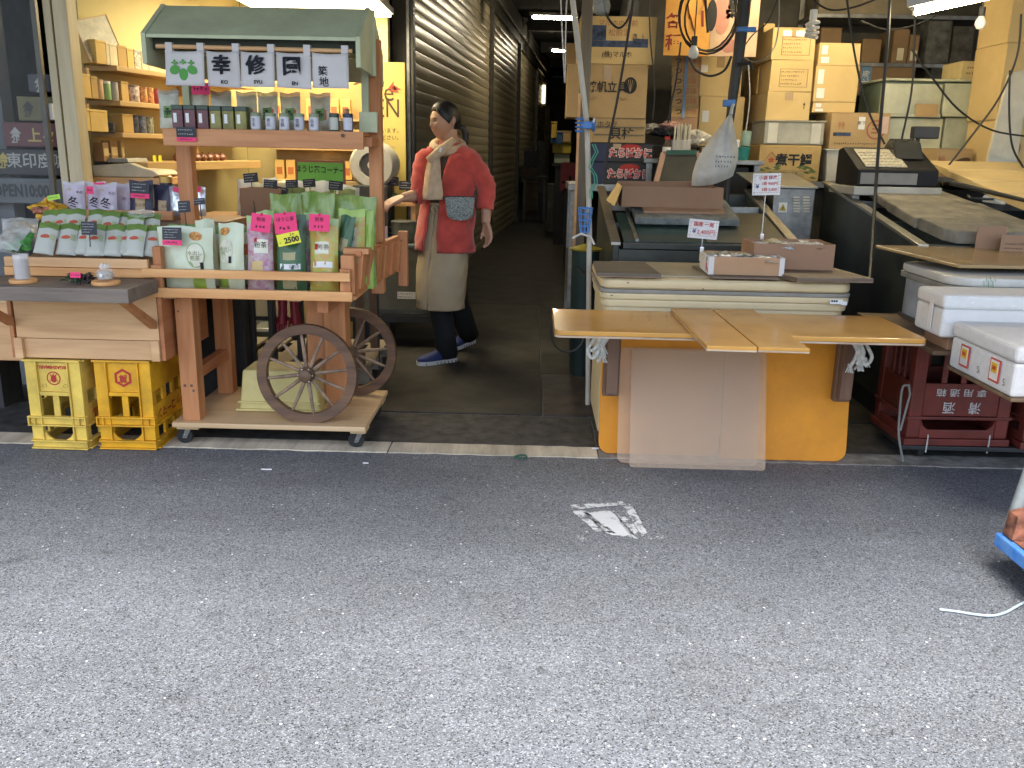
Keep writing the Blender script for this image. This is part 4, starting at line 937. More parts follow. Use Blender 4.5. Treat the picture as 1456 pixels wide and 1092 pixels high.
tin('dark green tin beside the navy one at the right of the top shelf', 1112, 3.995, .021, .076, M_lidk, M_lidk, M_gwhite); tin('navy tin at the right end of the top shelf', 1192, 3.995, .021, .076, mat('navy_tin2', (.015, .02, .07), .25), mat('navy_lid', (.01, .015, .05), .25), MATS['lilac_label'])
c = W(281, 127, 4.05); card('pink price tag hanging over the clear tea bags', (c.x, 4.085, c.z-.02), .08, .05, M_pink, rows=1, ink=M_ink, seed=21)
c = W(265, 195, 3.93); card('small black price card with pink strip pinned to the top shelf front', (c.x, 3.932, c.z), .085, .042, strip=M_pink, rows=2, seed=22, lean=0)
t = thing('bamboo_whisk', 'curved pale bamboo whisk at the right end of the top shelf', 'whisk', (cx_at(1170, 4.12), 4.12, zq)); mb = MB()
for k in range(7): mb.tube([(-.01+k*.003, 0, 0), (-.02+k*.006, 0, .05), (0+k*.004, 0, .10), (.02, 0, .07), (.035, 0, .0)], .002, 5)
mb.build('loops', mat('bamboo', (.45, .33, .18), .5), t, local=True, smooth=True)

# ---- bags standing in the front tray
zt = .7165
def tray_bag(name, label, px0, px1, pyt, y, d, m, top, seed, rz=0, lean=-.1, wr=.0075, split=.9):
    a = W(px0, 360, y); b = W(px1, 360, y); h = (W((px0+px1)/2, pyt, y+.02).z-zt)/math.cos(lean)
    t = thing(name, label, 'tea bag', ((a.x+b.x)/2, y, zt), rz, None, rx=lean)
    return t, pouch(t, b.x-a.x, h, d, m, seed, top, wr=wr, split=split, nx=12, ny=16)
M_mint = mat('mint_bag', (.60, .64, .44), .2, var=.06, bump=.7, bscale=16)
M_cream = mat('cream_label', (.70, .68, .52), .5)
M_org = mat('orange_print', (.62, .28, .06), .5, var=.4, scale=60); M_lgreen = mat('leaf_green_print', (.34, .48, .06), .5, var=.2)
t, f = tray_bag('tea_bag', 'large pale mint tea bag with black and pink tags at the left of the tray', 224, 304, 322, 3.80, .05, M_mint, None, 71, lean=-.06)
oval(t, f, .70, .56, .17, .2, mat('mint_dark', (.30, .40, .16), .5), 'label_ring'); oval(t, f, .70, .56, .155, .185, M_cream, 'label', off=.003); ptext(t, f, '水出し\n煎茶', .70, .55, .022, mat('olive_ink', (.20, .24, .08), .6), off=.005); oval(t, f, .70, .86, .12, .07, M_org, 'flower_print'); patch(t, f, .78, .84, .33, .45, M_ink, 'ink_stamp', off=.004); patch(t, f, .64, .86, .03, .2, M_lgreen, 'foot_label')
t, f = tray_bag('tea_bag', 'second pale mint tea bag turned slightly, right of the large one', 307, 348, 317, 3.83, .05, M_mint, None, 72, rz=R(-14), lean=-.07)
oval(t, f, .35, .58, .3, .18, M_cream, 'label'); ptext(t, f, '水出し\n煎茶', .36, .58, .02, MATS['olive_ink']); oval(t, f, .3, .88, .2, .06, M_org, 'flower_print'); patch(t, f, .05, .5, .03, .2, M_lgreen, 'foot_label'); patch(t, f, .52, .62, .4, .5, M_ink, 'ink_stamp', off=.004)
M_pfl = mat('pink_floral', (.44, .14, .26), .25, col2=(.52, .46, .40), scale=46); M_gfl = mat('green_floral', (.62, .26, .06), .25, col2=(.36, .50, .10), scale=40)
t, f = tray_bag('tea_bag', 'pink and purple floral tea bag under a pink tag', 350, 388, 306, 3.80, .055, M_pfl, mat('pale_green_top', (.35, .48, .18), .3), 73)
patch(t, f, .3, .85, .5, .68, M_cream, off=.002); ptext(t, f, '粉茶', .57, .6, .028, M_ink, off=.004); patch(t, f, .2, .65, .26, .4, mat('gold_print', (.62, .45, .18), .5)); patch(t, f, .3, .42, .64, .7, M_inkr, 'stamp', off=.003)
M_dg = mat('dark_green_bag', (.045, .12, .05), .3, var=.15)
t, f = tray_bag('tea_bag', 'dark green tea bag under the pink tag and the yellow price tag', 391, 435, 306, 3.80, .06, M_dg, None, 74)
patch(t, f, .15, .85, .30, .37, M_white, 'barcode_label'); patch(t, f, .25, .7, .42, .52, mat('kraft_green', (.40, .36, .18), .5)); patch(t, f, .25, .72, .04, .2, MATS['kraft_green'])
x = MB(); 
for k in range(14): x.grid(1, 1, lambda u, v, k=k: f(.4+k*.03+u*(.006+.008*(k % 3 == 0)), .31+v*.05, -1, .003))
x.build('barcode', M_ink, t, local=True)
t, f = tray_bag('tea_bag', 'yellow orange floral tea bag under the rightmost pink tag', 439, 481, 310, 3.80, .055, M_gfl, mat('pale_green_top', (.35, .48, .18), .3), 75)
patch(t, f, .2, .7, .52, .68, M_cream); ptext(t, f, '煎茶', .5, .6, .026, M_inkb, off=.004); patch(t, f, .12, .82, .34, .42, M_white, 'barcode_label'); patch(t, f, .2, .3, .58, .66, M_inkr, 'stamp', off=.003)
for k, (px, py, w_, h_, lab, tx) in enumerate(((369, 330, .083, .075, 'pink price tag on the pink and purple floral bag', '粉茶'), (407, 332, .095, .085, 'larger pink price tag on the dark green bag', 'ほうじ茶'), (453, 329, .085, .07, 'pink price tag on the yellow orange floral bag', '煎茶'))):
    c = W(px, py, 3.745); card(lab, (c.x, 3.752, c.z), w_, h_, M_pink, rows=0, roll=R((6, -6, 2)[k]), cat='price tag', group='pink price tags in the tray', seed=30+k)
    ct = [o for o in COL.objects if o.type == 'EMPTY'][-1]; text(ct, tx, (0, -.002, h_*.68), .019, M_ink, local=True); scribble(-w_*.3, w_*.3, h_*.1, h_*.45, 1, -.0015, h=.7, seed=k, mb=MB()).build('print', M_ink, ct, local=True)
    MB().tube([(0, -.004, h_-.006), (0, .004, h_+.004), (0, .014, h_-.01)], .004, 6).build('clip', M_pink, ct, local=True, smooth=True)
c = W(412, 348, 3.74); t = card('yellow price tag reading 2500 on the dark green bag', (c.x, 3.744, c.z), .098, .05, M_yel, rows=0, roll=R(-13), cat='price tag')
text(t, '2500', (.012, -.003, .018), .032, M_ink, local=True, bold=.001); text(t, '¥', (-.038, -.003, .014), .014, M_lgreen, local=True); text(t, '2ヶ', (.02, -.003, .04), .016, M_ink, local=True)
c = W(245, 341, 3.755); card('black price card with pink price strip clipped on the large mint bag', (c.x, 3.752, c.z), .082, .052, strip=M_pink, rows=4, seed=33)
# film-wrapped green bags behind
M_wrap = mat('green_wrap', (.36, .45, .14), .1, col2=(.13, .24, .04), scale=22, stretch=(1, 1, .35), alpha=.86, bump=1.0, bscale=26)  # pale and dark colour streaks paint the glints on the crinkled film
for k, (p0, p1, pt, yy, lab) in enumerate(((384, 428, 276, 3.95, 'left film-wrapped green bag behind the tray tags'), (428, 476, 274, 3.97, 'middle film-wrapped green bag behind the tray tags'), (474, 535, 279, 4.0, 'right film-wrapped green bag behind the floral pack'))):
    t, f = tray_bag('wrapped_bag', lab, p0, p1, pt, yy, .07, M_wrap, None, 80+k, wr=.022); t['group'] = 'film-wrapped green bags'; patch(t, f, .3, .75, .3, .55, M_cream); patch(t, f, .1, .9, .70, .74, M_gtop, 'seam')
t, f = tray_bag('tea_bag', 'yellow green floral pack standing at the right rear of the tray', 481, 519, 298, 3.92, .05, M_gfl, mat('lime_top', (.35, .50, .10), .3), 85)
patch(t, f, .22, .7, .5, .78, M_cream); ptext(t, f, '煎茶', .46, .64, .022, M_ink, off=.004)
t, f = tray_bag('tea_bag', 'slim green pack at the right end of the tray', 517, 531, 300, 3.94, .05, MATS['lime_top'], None, 86)
for k, (p0, p1, pt, yy, m_, tp_, lab) in enumerate(((338, 362, 322, 3.93, M_gwhite, M_gtop, 'white pack with green top squeezed in before the pink floral bag'), (372, 396, 300, 3.89, M_gfl, MATS['pale_green_top'], 'orange floral pack half hidden between the pink and green bags'), (424, 446, 302, 3.90, M_pfl, MATS['pale_green_top'], 'pink floral pack half hidden left of the yellow floral bag'), (470, 492, 306, 3.86, M_dg, None, 'dark green pack leaning at the right end of the tray'), (286, 312, 312, 3.91, M_mint, None, 'pale mint bag leaning behind the two front mint bags'))):
    t, f = tray_bag('tea_bag', lab, p0, p1, pt, yy, .05, m_, tp_, 160+k, rz=R((-8, 10, -6, -16, 12)[k]), lean=-.12, wr=.010); t.rotation_euler[1] = R((4, -3, 3, 6, -4)[k]); patch(t, f, .2, .8, .52, .7, (M_seal, M_cream, M_cream, MATS['kraft_green'], M_org)[k])
# rear rank of white packs with green tops on the cart
bb = None
for k, px in enumerate((253, 269, 284, 302, 320, 338)):
    wp = W(px, 320, 4.05); loc = (wp.x, 4.02+.02*(k % 2), .83)
    lab = f'white pack with green top behind the mint bags, {ORD[k]} from the left'
    if bb is None:
        bb = thing('tea_pack', lab, 'tea pack', loc, 0, 'white packs behind the mint bags', rx=-.15); f = pouch(bb, .088, .145, .03, M_gwhite, 91, M_gtop, wr=.002, split=.72); oval(bb, f, .5, .4, .16, .07, mat('green_seal', (.08, .22, .12), .5))
    else: dup(bb, loc, R((k*29 % 9)-4), lab)
t = tag(MB().box(-1.55, -1.16, 3.96, 4.1, .717, .829).build('riser_block', M_traydark, bevel=.003), 'low brown riser block inside the cart tray under the white packs', 'riser')
c = W(262, 302, 3.98); card('black price card over the white packs with green tops', (c.x, 3.985, c.z), .055, .05, rows=3, seed=35, roll=R(-4), base=.16); c = W(283, 291, 4.02); card('smaller black price card beside it, tilted up', (c.x, 4.03, c.z), .05, .028, rows=2, seed=36, roll=R(-6), base=.17)
# upside-down cream tub on the platform
t = thing('plastic_tub', 'pale yellow ribbed tub turned upside down on the cart platform', 'tub', (-1.2, 4.05, .123)); M_tub = mat('tub_cream', (.62, .52, .20), .45, var=.08, dirt=.2)
def frust(x0, x1, y0, y1, z0, x2, x3, y2, y3, z1): return MB().add([(x0,y0,z0),(x1,y0,z0),(x1,y1,z0),(x0,y1,z0),(x2,y2,z1),(x3,y2,z1),(x3,y3,z1),(x2,y3,z1)], [(3,2,1,0),(4,5,6,7),(0,1,5,4),(1,2,6,5),(2,3,7,6),(3,0,4,7)])
a0_, a1_, _, _ = fb(342, 590, 455, 590, 3.98)
frust(a0_, a1_, 3.97, 4.2, .125, a0_+.018, a1_-.018, 3.99, 4.18, .315).build('shell', M_tub, t, bevel=.012, seg=3)
MB().box(a0_-.012, a1_+.012, 3.958, 4.212, .125, .135).build('rim', M_tub, t, bevel=.002); MB().box(a0_-.006, a1_+.006, 3.964, 4.206, .162, .17).build('rib', M_tub, t, bevel=.002)

# ================================================================== MIDDLE: TABLES BEHIND THE CART
t = thing('goods_table', 'dark goods table behind the cart with rows of bags and black cards', 'table', (-1.45, 5.2, 0))
TZ = .93
MB().box(-1.95, -.92, 4.95, 5.5, TZ-.03, TZ).build('table_top', M_traydark, t, bevel=.004)
MB().box(-1.93, -.94, 4.97, 4.985, TZ-.12, TZ-.031).build('apron_board', M_darkwood, t)
for x in (-1.92, -.99):
    for y in (4.99, 5.44): MB().box(x, x+.045, y, y+.045, .009, TZ-.031).build('leg', M_darkwood, t)
def tb(px, y=5.1): return W(px, 280, y).x
x0, x1, z0, z1 = fb(341, 268, 397, 290, 4.98)
t = thing('goods_box', 'brown card box holding pouches behind the mint bags', 'box', ((x0+x1)/2, 5.0, TZ))
mb = MB(); mb.box(x0, x1, 4.98, 4.985, TZ+.001, z1); mb.box(x0, x0+.005, 4.986, 5.15, TZ+.001, z1); mb.box(x1-.005, x1, 4.986, 5.15, TZ+.001, z1); mb.box(x0, x1, 5.151, 5.156, TZ+.001, z1); mb.build('sides', M_cardd, t); MB().box(x0+.006, x1-.006, 4.986, 5.15, TZ+.001, TZ+.006).build('base', M_cardd, t)
rr = random.Random(9); proto = None
for k, (px, yy, sc) in enumerate(((352, 5.05, 1), (371, 5.1, .9), (388, 5.2, .9), (404, 5.06, 1), (420, 5.12, 1.1), (440, 5.06, 1), (462, 5.15, .95), (478, 5.05, .9), (490, 5.2, 1.05))):
    loc = (tb(px, yy), yy, TZ+.006 if k < 2 else TZ+.001)
    lab = f'white and green tea pouch on the table behind the cart, {ORD[k]} from the left'
    if proto is None:
        proto = thing('tea_pouch', lab, 'tea pouch', loc, 0, 'pouches on the table behind the cart', rx=-.2)
        f = pouch(proto, .10, .155, .04, mat('pouch_white', (.60, .60, .54), .4, var=.08), 120, mat('pouch_olive', (.22, .27, .11), .4), split=.75); oval(proto, f, .5, .45, .2, .1, mat('green_seal2', (.12, .25, .08), .5))
    else: dup(proto, loc, R(rr.uniform(-15, 15)), lab, scale=(sc, 1, sc))
M_pw2 = mat('bag_bright_white', (.66, .66, .62), .3, var=.08, bump=.6, bscale=30)
for k, (px, yy, w_, h_, m_) in enumerate(((347, 5.3, .10, .20, M_pw2), (364, 5.36, .09, .18, M_gwhite), (383, 5.38, .10, .21, M_pw2), (402, 5.34, .10, .18, M_gtop), (421, 5.36, .11, .20, M_pw2), (437, 5.38, .10, .17, M_gwhite), (455, 5.34, .11, .20, M_pw2), (471, 5.38, .10, .19, M_gtop), (486, 5.34, .10, .18, M_pw2), (500, 5.3, .09, .17, M_gwhite))):
    t = thing('tea_pouch', f'bag in the rear rank of the table behind the cart, {ORD[k]} from the left', 'tea pouch', (tb(px, yy), yy, TZ+.001), R((k*53 % 21)-10), 'rear rank on the table behind the cart', rx=-.12)
    f = pouch(t, w_, h_, .05, m_, 140+k, wr=.008); patch(t, f, .2, .8, .35, .62, (M_blackcard, M_lgreen, M_cream, M_white)[k % 4]) if k % 3 else patch(t, f, .25, .75, .3, .5, M_seal)
for k, (px, py, w_, h_) in enumerate(((357, 254, .08, .05), (384, 262, .075, .045), (397, 272, .085, .045), (415, 262, .07, .045), (440, 261, .07, .045), (477, 265, .08, .05))):
    c = W(px, py, 4.99+.02*k); card(f'black price card above the pouches behind the cart, {ORD[k]} from the left', (c.x, c.y, c.z-.02), w_, h_, rows=3, seed=50+k, roll=R((-6, 3, 12, -3, -5, 4)[k]), group='black cards behind the cart', base=c.z-.03-TZ)
c = W(398, 243, 5.25); t = thing('ceramic_bowl', 'small cream bowl on the table behind the cart', 'bowl', (c.x, 5.35, TZ)); MB().lathe([(.03, 0), (.05, .04), (.062, .1), (.062, .17), (.05, .19), (0, .2)], n=20).build('bowl', mat('bowl_cream', (.58, .52, .36), .4), t, local=True, smooth=True)
# green corner sign
Yg = 5.45; x0, x1, z0, z1 = fb(423, 231, 488, 262, Yg)
t = thing('corner_sign', 'framed lime green sign with black handwriting behind the cart', 'sign', ((x0+x1)/2, Yg, TZ))
MB().box(x0, x1, Yg, Yg+.01, z0, z1).build('board', mat('sign_lime', (.16, .44, .06), .5, var=.06), t)
mb = MB(); fr = .012
for q in ((x0-fr, x1+fr, z1+.0005, z1+fr), (x0-fr, x1+fr, z0-fr, z0-.0005), (x0-fr, x0-.0005, z0, z1), (x1+.0005, x1+fr, z0, z1)): mb.box(q[0], q[1], Yg-.006, Yg+.012, q[2], q[3])
mb.build('frame', mat('frame_red_wood', (.26, .08, .04), .5), t)
text(t, 'ほうじ茶コーナー', Vector(((x0+x1)/2, Yg-.002, z1-.045)), .046, M_ink, bold=.0008, sx=.82, roll=R(-2))
MB().box((x0+x1)/2-.02, (x0+x1)/2+.02, Yg+.013, Yg+.03, TZ+.001, z1).build('easel', M_darkwood, t)
# rear counter of the shop with small boxes
t = thing('shop_counter', 'pale wooden counter at the back of the tea shop', 'counter', (-1.5, 6.3, 0))
MB().box(-1.85, -1.15, 6.2, 6.6, 1.06, 1.1).build('top', M_sh, t, bevel=.004); MB().box(-1.83, -1.17, 6.22, 6.6, .009, 1.059).build('front', mat('counter_front', (.42, .30, .13), .6), t)
MB().box(-1.84, -1.16, 6.56, 6.69, 1.1, 1.75).build('rack_backing', mat('rack_panel', (.46, .30, .11), .6), t)
for z in (1.3, 1.5): MB().box(-1.84, -1.16, 6.4, 6.559, z, z+.015).build('rack_shelf', M_sh, t)
proto = None
for r_, z in enumerate((1.1, 1.315, 1.515)):
    for k in range(8):
        if (k+r_) % 5 == 4: continue
        x = -1.79+k*.08; lab = f'small kraft tea box on the back rack, {("bottom", "middle", "top")[r_]} row, {ORD[k]} from the left'
        if proto is None:
            proto = thing('tea_box', lab, 'tea box', (x, 6.47, z+.001), 0, 'kraft boxes on the back rack'); MB().box(-.033, .033, -.03, .03, 0, .13).build('carton', M_bxs[0], proto, local=True, bevel=.002); MB().box(-.02, .02, -.0312, -.03, .03, .08).build('label', mat('rust_label', (.42, .14, .05), .6), proto, local=True)
        else: dup(proto, (x, 6.47, z+.001), 0, lab)
# storage cabinet and pot behind the woman
Yc = 5.95
x0, x1, z0, z1 = fb(498, 352, 640, 447, Yc)
t = thing('storage_cabinet', 'dull green-grey low cabinet with white label left of the woman', 'cabinet', ((x0+x1)/2, Yc, 0)); M_cab = mat('cabinet_grey', (.14, .15, .12), .45, var=.2, dirt=.4)
MB().box(x0, x1, Yc, Yc+.6, z0, z1).build('body', M_cab, t, bevel=.006); MB().box(x0-.01, x1+.01, Yc-.015, Yc+.61, z1+.001, z1+.02).build('lid', mat('cabinet_lid', (.11, .15, .15), .4), t, bevel=.004)
MB().box(x0+.12, x1-.02, Yc-.006, Yc-.001, z0+.03, z1-.08).build('door', mat('cabinet_door', (.12, .12, .09), .5, dirt=.4), t, bevel=.002)
MB().box(x0, x1, Yc-.03, Yc+.6, z0-.05, z0-.002).build('base_shelf', M_black, t)
for x in (x0+.01, x1-.05):
    for y in (Yc, Yc+.54): MB().box(x, x+.04, y, y+.04, .009, z0-.051).build('leg', M_black, t)
a_, b_, c_, d_ = fb(565, 415, 591, 425, Yc-.008); MB().box(a_, b_, Yc-.009, Yc-.007, c_, d_).build('white_label', M_white, t); scribble(a_+.004, b_-.004, c_+.004, d_-.004, 2, Yc-.0095, h=.7, seed=77).build('label_print', M_ink, t)
CZ = z1+.021
c = W(578, 345, 6.1); t = thing('steel_pot', 'round steel pot standing on the low cabinet by the woman', 'pot', (c.x-.02, 6.12, CZ)); MB().lathe([(.075, 0), (.082, .01), (.085, .13), (.09, .14), (.08, .145), (0, .15)], n=24).build('pot', M_steeld, t, local=True, smooth=True); MB().tube([(-.085, 0, .1), (-.11, 0, .105), (-.11, 0, .06), (-.085, 0, .055)], .006, 6).build('handle', M_black, t, local=True)
t = thing('display_riser', 'pale wooden riser with herb trays beside the woman', 'riser', (-1.05, 6.3, CZ))
rx0, rx1, rz0, rz1 = fb(482, 288, 590, 300, 6.2)
MB().box(rx0, rx1, 6.2, 6.55, rz1-.02, rz1).build('top', M_pale, t); 
for x in (rx0, rx1-.03): MB().box(x, x+.03, 6.22, 6.53, CZ+.001 if x > x0 else .009, rz1-.021).build('leg', M_pale, t)
for k, (px, py) in enumerate(((497, 262), (516, 266), (528, 258), (545, 263), (556, 258), (577, 264))):
    c = W(px, py, 6.22); card(f'black price card on the herb trays by the woman, {ORD[k]} from the left', (c.x, 6.2+.01*k, c.z-.03), .10, .06, rows=3, seed=60+k, group='black cards by the woman', base=max(.01, c.z-.04-rz1))
for k, px in enumerate((492, 512, 534, 556, 578)):
    c = W(px, 280, 6.3); t = crumple('herb_bag', f'film bag of green leaves on the riser by the woman, {ORD[k]} from the left', 'bag', (c.x, 6.32, rz1+.001), .055, .05, .06, mat('herb_mix', (.30, .42, .20), .4, var=.7, scale=38, bump=.6), 200+k, 'herb bags by the woman')
c = W(548, 330, 5.3); 
t = tag(MB().box(c.x-.05, c.x+.06, 5.0, 5.004, c.z-.06, c.z+.06).build('price_note', mat('pale_pink_card', (.55, .36, .33), .7)), 'pale pink note card standing right of the cart tray', 'note card'); scribble(c.x-.04, c.x+.05, c.z-.04, c.z+.05, 4, 4.998, seed=90).build('print', M_inkb, t)
MB().box(c.x-.004, c.x+.004, 5.005, 5.011, .009, c.z+.03).build('stake', M_wire, t)
# under the cart: pallet, stool legs, red glove, pale box
t = thing('wooden_pallet', 'grey slatted pallet lying behind the cart legs', 'pallet', (-1.5, 5.3, .009)); M_plt = wood('pallet_wood', (.30, .25, .19), (.17, .14, .10), 'Y', dirt=.4)
for k in range(7): MB().box(-1.98+k*.16, -1.87+k*.16, 4.9, 5.7, .09, .108).build('slat', M_plt, t, bevel=.002)
for y in (4.92, 5.28, 5.62): MB().box(-1.98, -.9, y, y+.07, .009, .089).build('runner', M_plt, t)
for k, (px, lab) in enumerate(((366, 'left'), (392, 'right'))):
    pass
t = thing('stool', 'dark stool standing behind the cart, only its legs showing', 'stool', (-1.42, 4.75, .009)); xa = W(357, 430, 4.7).x
MB().box(xa-.02, xa+.32, 4.6, 4.9, .60, .63).build('seat', M_black, t, bevel=.01)
for x in (xa, xa+.11, xa+.26): MB().box(x, x+.035, 4.62, 4.66, .009, .599).build('leg', M_black, t, bevel=.003)
MB().box(xa, xa+.29, 4.661, 4.68, .42, .44).build('rung', M_black, t)
t = thing('rubber_gloves', 'dark red rubber gloves hanging behind the cart wheel', 'gloves', (W(405, 440, 4.5).x, 4.5, .7)); M_gl = mat('glove_red', (.22, .015, .03), .4)
for px, dx in ((401, -1), (418, 1)):
    a = W(px, 418, 4.48); mb = MB(); mb.tube([a, a+Vector((.0, 0, -.08)), a+Vector((dx*.005, 0, -.15))], [.024, .022, .026], 10)
    for k in range(4): mb.tube([a+Vector((dx*.005+(k-1.5)*.012, 0, -.14)), a+Vector((dx*.01+(k-1.5)*.013, -.01, -.215+.01*abs(k-1.5)))], [.0085, .006], 8)
    mb.tube([a+Vector((-.022, 0, -.12)), a+Vector((-.034, 0, -.17))], [.009, .006], 8); mb.build('glove', M_gl, t, smooth=True)
mb = MB(); a = W(396, 417, 4.48); b = W(423, 417, 4.48); mb.cyl(a+Vector((-.03, 0, .005)), b+Vector((.03, 0, .005)), .006); mb.build('hanging_rod', M_wire, t)
MB().box(a.x-.05, a.x-.035, 4.47, 4.485, .009, a.z+.006).build('rod_stand', M_wire, t)
t = tag(MB().box(*fb(294, 430, 312, 480, 5.75)[:2], 5.75, 5.95, .009, .5).build('file_box', mat('pale_box', (.45, .40, .26), .6), bevel=.004), 'pale upright box behind the left legs of the cart', 'box')
t = thing('glass_showcase', 'low showcase with pale frame behind the stool', 'showcase', (-1.3, 5.8, .0)); a_, b_, c_, d_ = fb(350, 425, 430, 472, 5.75)
for x in (a_, b_-.02): MB().box(x, x+.02, 5.75, 5.77, .009, d_).build('frame_post', M_pale, t)
MB().box(a_, b_, 5.75, 5.77, c_, c_+.02).build('frame_rail', M_white, t); MB().box(a_+.021, b_-.021, 5.755, 5.765, c_+.021, d_).build('pane', M_glass, t); MB().box(a_, b_, 5.78, 6.1, .009, c_-.001).build('base', M_cab, t)

# ================================================================== THE WOMAN
skin = mat('skin', (.45, .25, .155), .5, var=.06, scale=9); M_hair = mat('black_hair', (.014, .012, .012), .45, var=.4, scale=40, stretch=(1, 1, .15), bump=.6, bscale=120)
M_jack = mat('red_fleece', (.50, .068, .05), .95, var=.14, scale=16, bump=.5, bscale=240, sheen=.3); M_scarf = mat('beige_scarf', (.56, .41, .27), .95, var=.1, scale=30, bump=.5, bscale=160)
M_apr = mat('khaki_apron', (.40, .32, .20), .9, var=.08, scale=4, bump=.2, bscale=260); M_tro = mat('black_trousers', (.014, .015, .017), .85, var=.2)
BY = 5.45
B = thing('person', 'woman in red fleece jacket, beige scarf and khaki apron walking out of the alley', 'person', (G(630, 505).x, BY, .008))
def J(px, py, dy=0): return W(px, py, BY+dy)
FD = Vector((-.86, -.51, 0)).normalized(); LT = Vector((-FD.y, FD.x, 0))   # facing, her left... (towards the camera side is negative)
HC = J(632, 173)+Vector((0, 0, .0)); HF = Vector((-.80, -.60, -.07)).normalized(); HL = Vector((0, 0, 1)).cross(HF).normalized(); HU = HF.cross(HL)
HM = Matrix((HL, HF, HU)).transposed().to_4x4(); HM.translation = HC
S_ = .93
def headpt(a, b, k=1.0, face=True):
    """a: azimuth from the face direction, b: -pi/2..pi/2"""
    lx, fy, uz = math.sin(a)*math.cos(b), math.cos(a)*math.cos(b), math.sin(b)
    jaw = max(0, -uz); X = .074*lx*(1-.33*jaw**1.3); Y = .094*fy*(1-.10*jaw) + (.012*jaw if fy > 0 else .02*jaw); Z = .112*uz
    if fy < 0: Y *= 1.04
    d = 0
    if face and fy > 0:
        g = lambda u, w, su, sw: math.exp(-((lx-u)/su)**2-((uz-w)/sw)**2)
        d += .018*g(0, -.20, .13, .12)+.010*g(0, -.02, .10, .18)            # nose tip and bridge
        d += -.009*(g(.36, .07, .16, .10)+g(-.36, .07, .16, .10))           # eye sockets
        d += .005*(g(.36, .24, .24, .07)+g(-.36, .24, .24, .07))            # brows
        d += .005*g(0, -.54, .26, .10)
        d += .008*g(0, -.86, .2, .12)+.006*(g(.5, -.22, .2, .2)+g(-.5, -.22, .2, .2))
    return Vector((X*k, Y*k+d, Z*k))*S_
mb = MB()
vs = [headpt(2*math.pi*i/56, -math.pi/2+math.pi*j/42) for j in range(43) for i in range(56)]
fs = [(j*56+i, j*56+(i+1) % 56, (j+1)*56+(i+1) % 56, (j+1)*56+i) for j in range(42) for i in range(56)]
mb.add(vs, fs, HM)
# ears
for s in (-1, 1):
    q = HM @ (Vector((s*.074, -.008, .0))*S_); ax = HL*s
    mb.tube([q+HU*.022-HF*.004, q+HU*.026+ax*.006-HF*.012, q+HU*.008+ax*.009-HF*.017, q-HU*.014+ax*.006-HF*.01, q-HU*.024+ax*.001-HF*.002], [.005, .007, .007, .0065, .005], 8)
    mb.tube([q+HU*.014-HF*.008+ax*.002, q-HU*.01-HF*.006+ax*.002], [.011, .009], 8)
nb = J(645, 222, .02)
mb.tube([HM @ Vector((0, -.02, -.05)), HM @ Vector((0, -.03, -.12)), nb], [.054, .052, .065], 18)
# torso core, arms, hands, legs
hip = J(632, 330); chest = J(640, 245, .03)
mb.tube([hip-Vector((0, 0, .1)), hip, J(635, 290), chest, nb], [.09, .10, .085, .085, .06], 18)
def hand(mb, wrist, dirv, palm_n, s=1.0, curl=.5, side=1):
    dirv = dirv.normalized(); n = palm_n.normalized(); x = dirv.cross(n).normalized()*side
    c0 = wrist; c1 = wrist+dirv*.085*s
    for k in range(4):
        o = (k-1.5)*.019*s
        mb.tube([wrist+x*o*.6, wrist+dirv*.045*s+x*o*.95, c1+x*o], [.014*s, .0135*s, .0105*s], 10)
        L_ = (.062, .074, .07, .052)[k]*s; p = c1+x*o; dcur = dirv
        pts = [p-dirv*.006]; 
        for q in range(3):
            ang = curl*(q+.6)*.62; dd = (dirv*math.cos(ang)+n*math.sin(ang)); p = p+dd*L_/3*1.05; pts.append(p)
        mb.tube(pts, [.0098*s, .009*s, .008*s, .0058*s], 8)
    th0 = wrist+x*-.02*s+dirv*.02*s; th1 = wrist+x*-.045*s+dirv*.055*s+n*.012*s; th2 = wrist+x*-.046*s+dirv*.085*s+n*.03*s
    mb.tube([wrist+dirv*.005, th0, th1, th2], [.015*s, .014*s, .0115*s, .008*s], 9)
rs, re, rw = J(606, 226, -.06), J(597, 277, -.13), J(572, 281, -.2)
mb.tube([chest+Vector((-.03, -.03, .02)), rs, rs.lerp(re, .5), re, re.lerp(rw, .4), rw], [.06, .055, .046, .04, .036, .026], 14)
hand(mb, rw, (J(555, 288, -.24)-rw), Vector((0, .3, -1)), 1.0, .75, 1)
ls, le, lw_ = J(668, 226, -.05), J(692, 268, -.06), J(691, 317, -.10)
mb.tube([chest+Vector((.05, .03, .02)), ls, ls.lerp(le, .5), le, le.lerp(lw_, .4), lw_], [.06, .055, .046, .041, .036, .026], 14)
hand(mb, lw_, (J(697, 345, -.12)-lw_), Vector((-.75, -.5, -.1)), 1.0, .7, -1)
LG = [(J(626, 355, -.02), J(627, 440, .02), J(636, 502, .085)), (J(642, 355, .06), J(650, 430, .22), J(666, 474, .45))]
for a, b, c in LG: mb.tube([a, a.lerp(b, .5), b, b.lerp(c, .4), c], [.075, .068, .056, .054, .04], 14)
body = mb.build('body', skin, B)
md = body.modifiers.new('fuse', 'REMESH'); md.mode = 'VOXEL'; md.voxel_size = .0034; md.use_smooth_shade = True
sm = body.modifiers.new('soft', 'SMOOTH'); sm.iterations = 3; sm.factor = .4
dg = bpy.context.evaluated_depsgraph_get(); me = bpy.data.meshes.new_from_object(body.evaluated_get(dg)); body.modifiers.clear(); body.data = me
if not me.materials: me.materials.append(skin)
for p in me.polygons: p.use_smooth = True
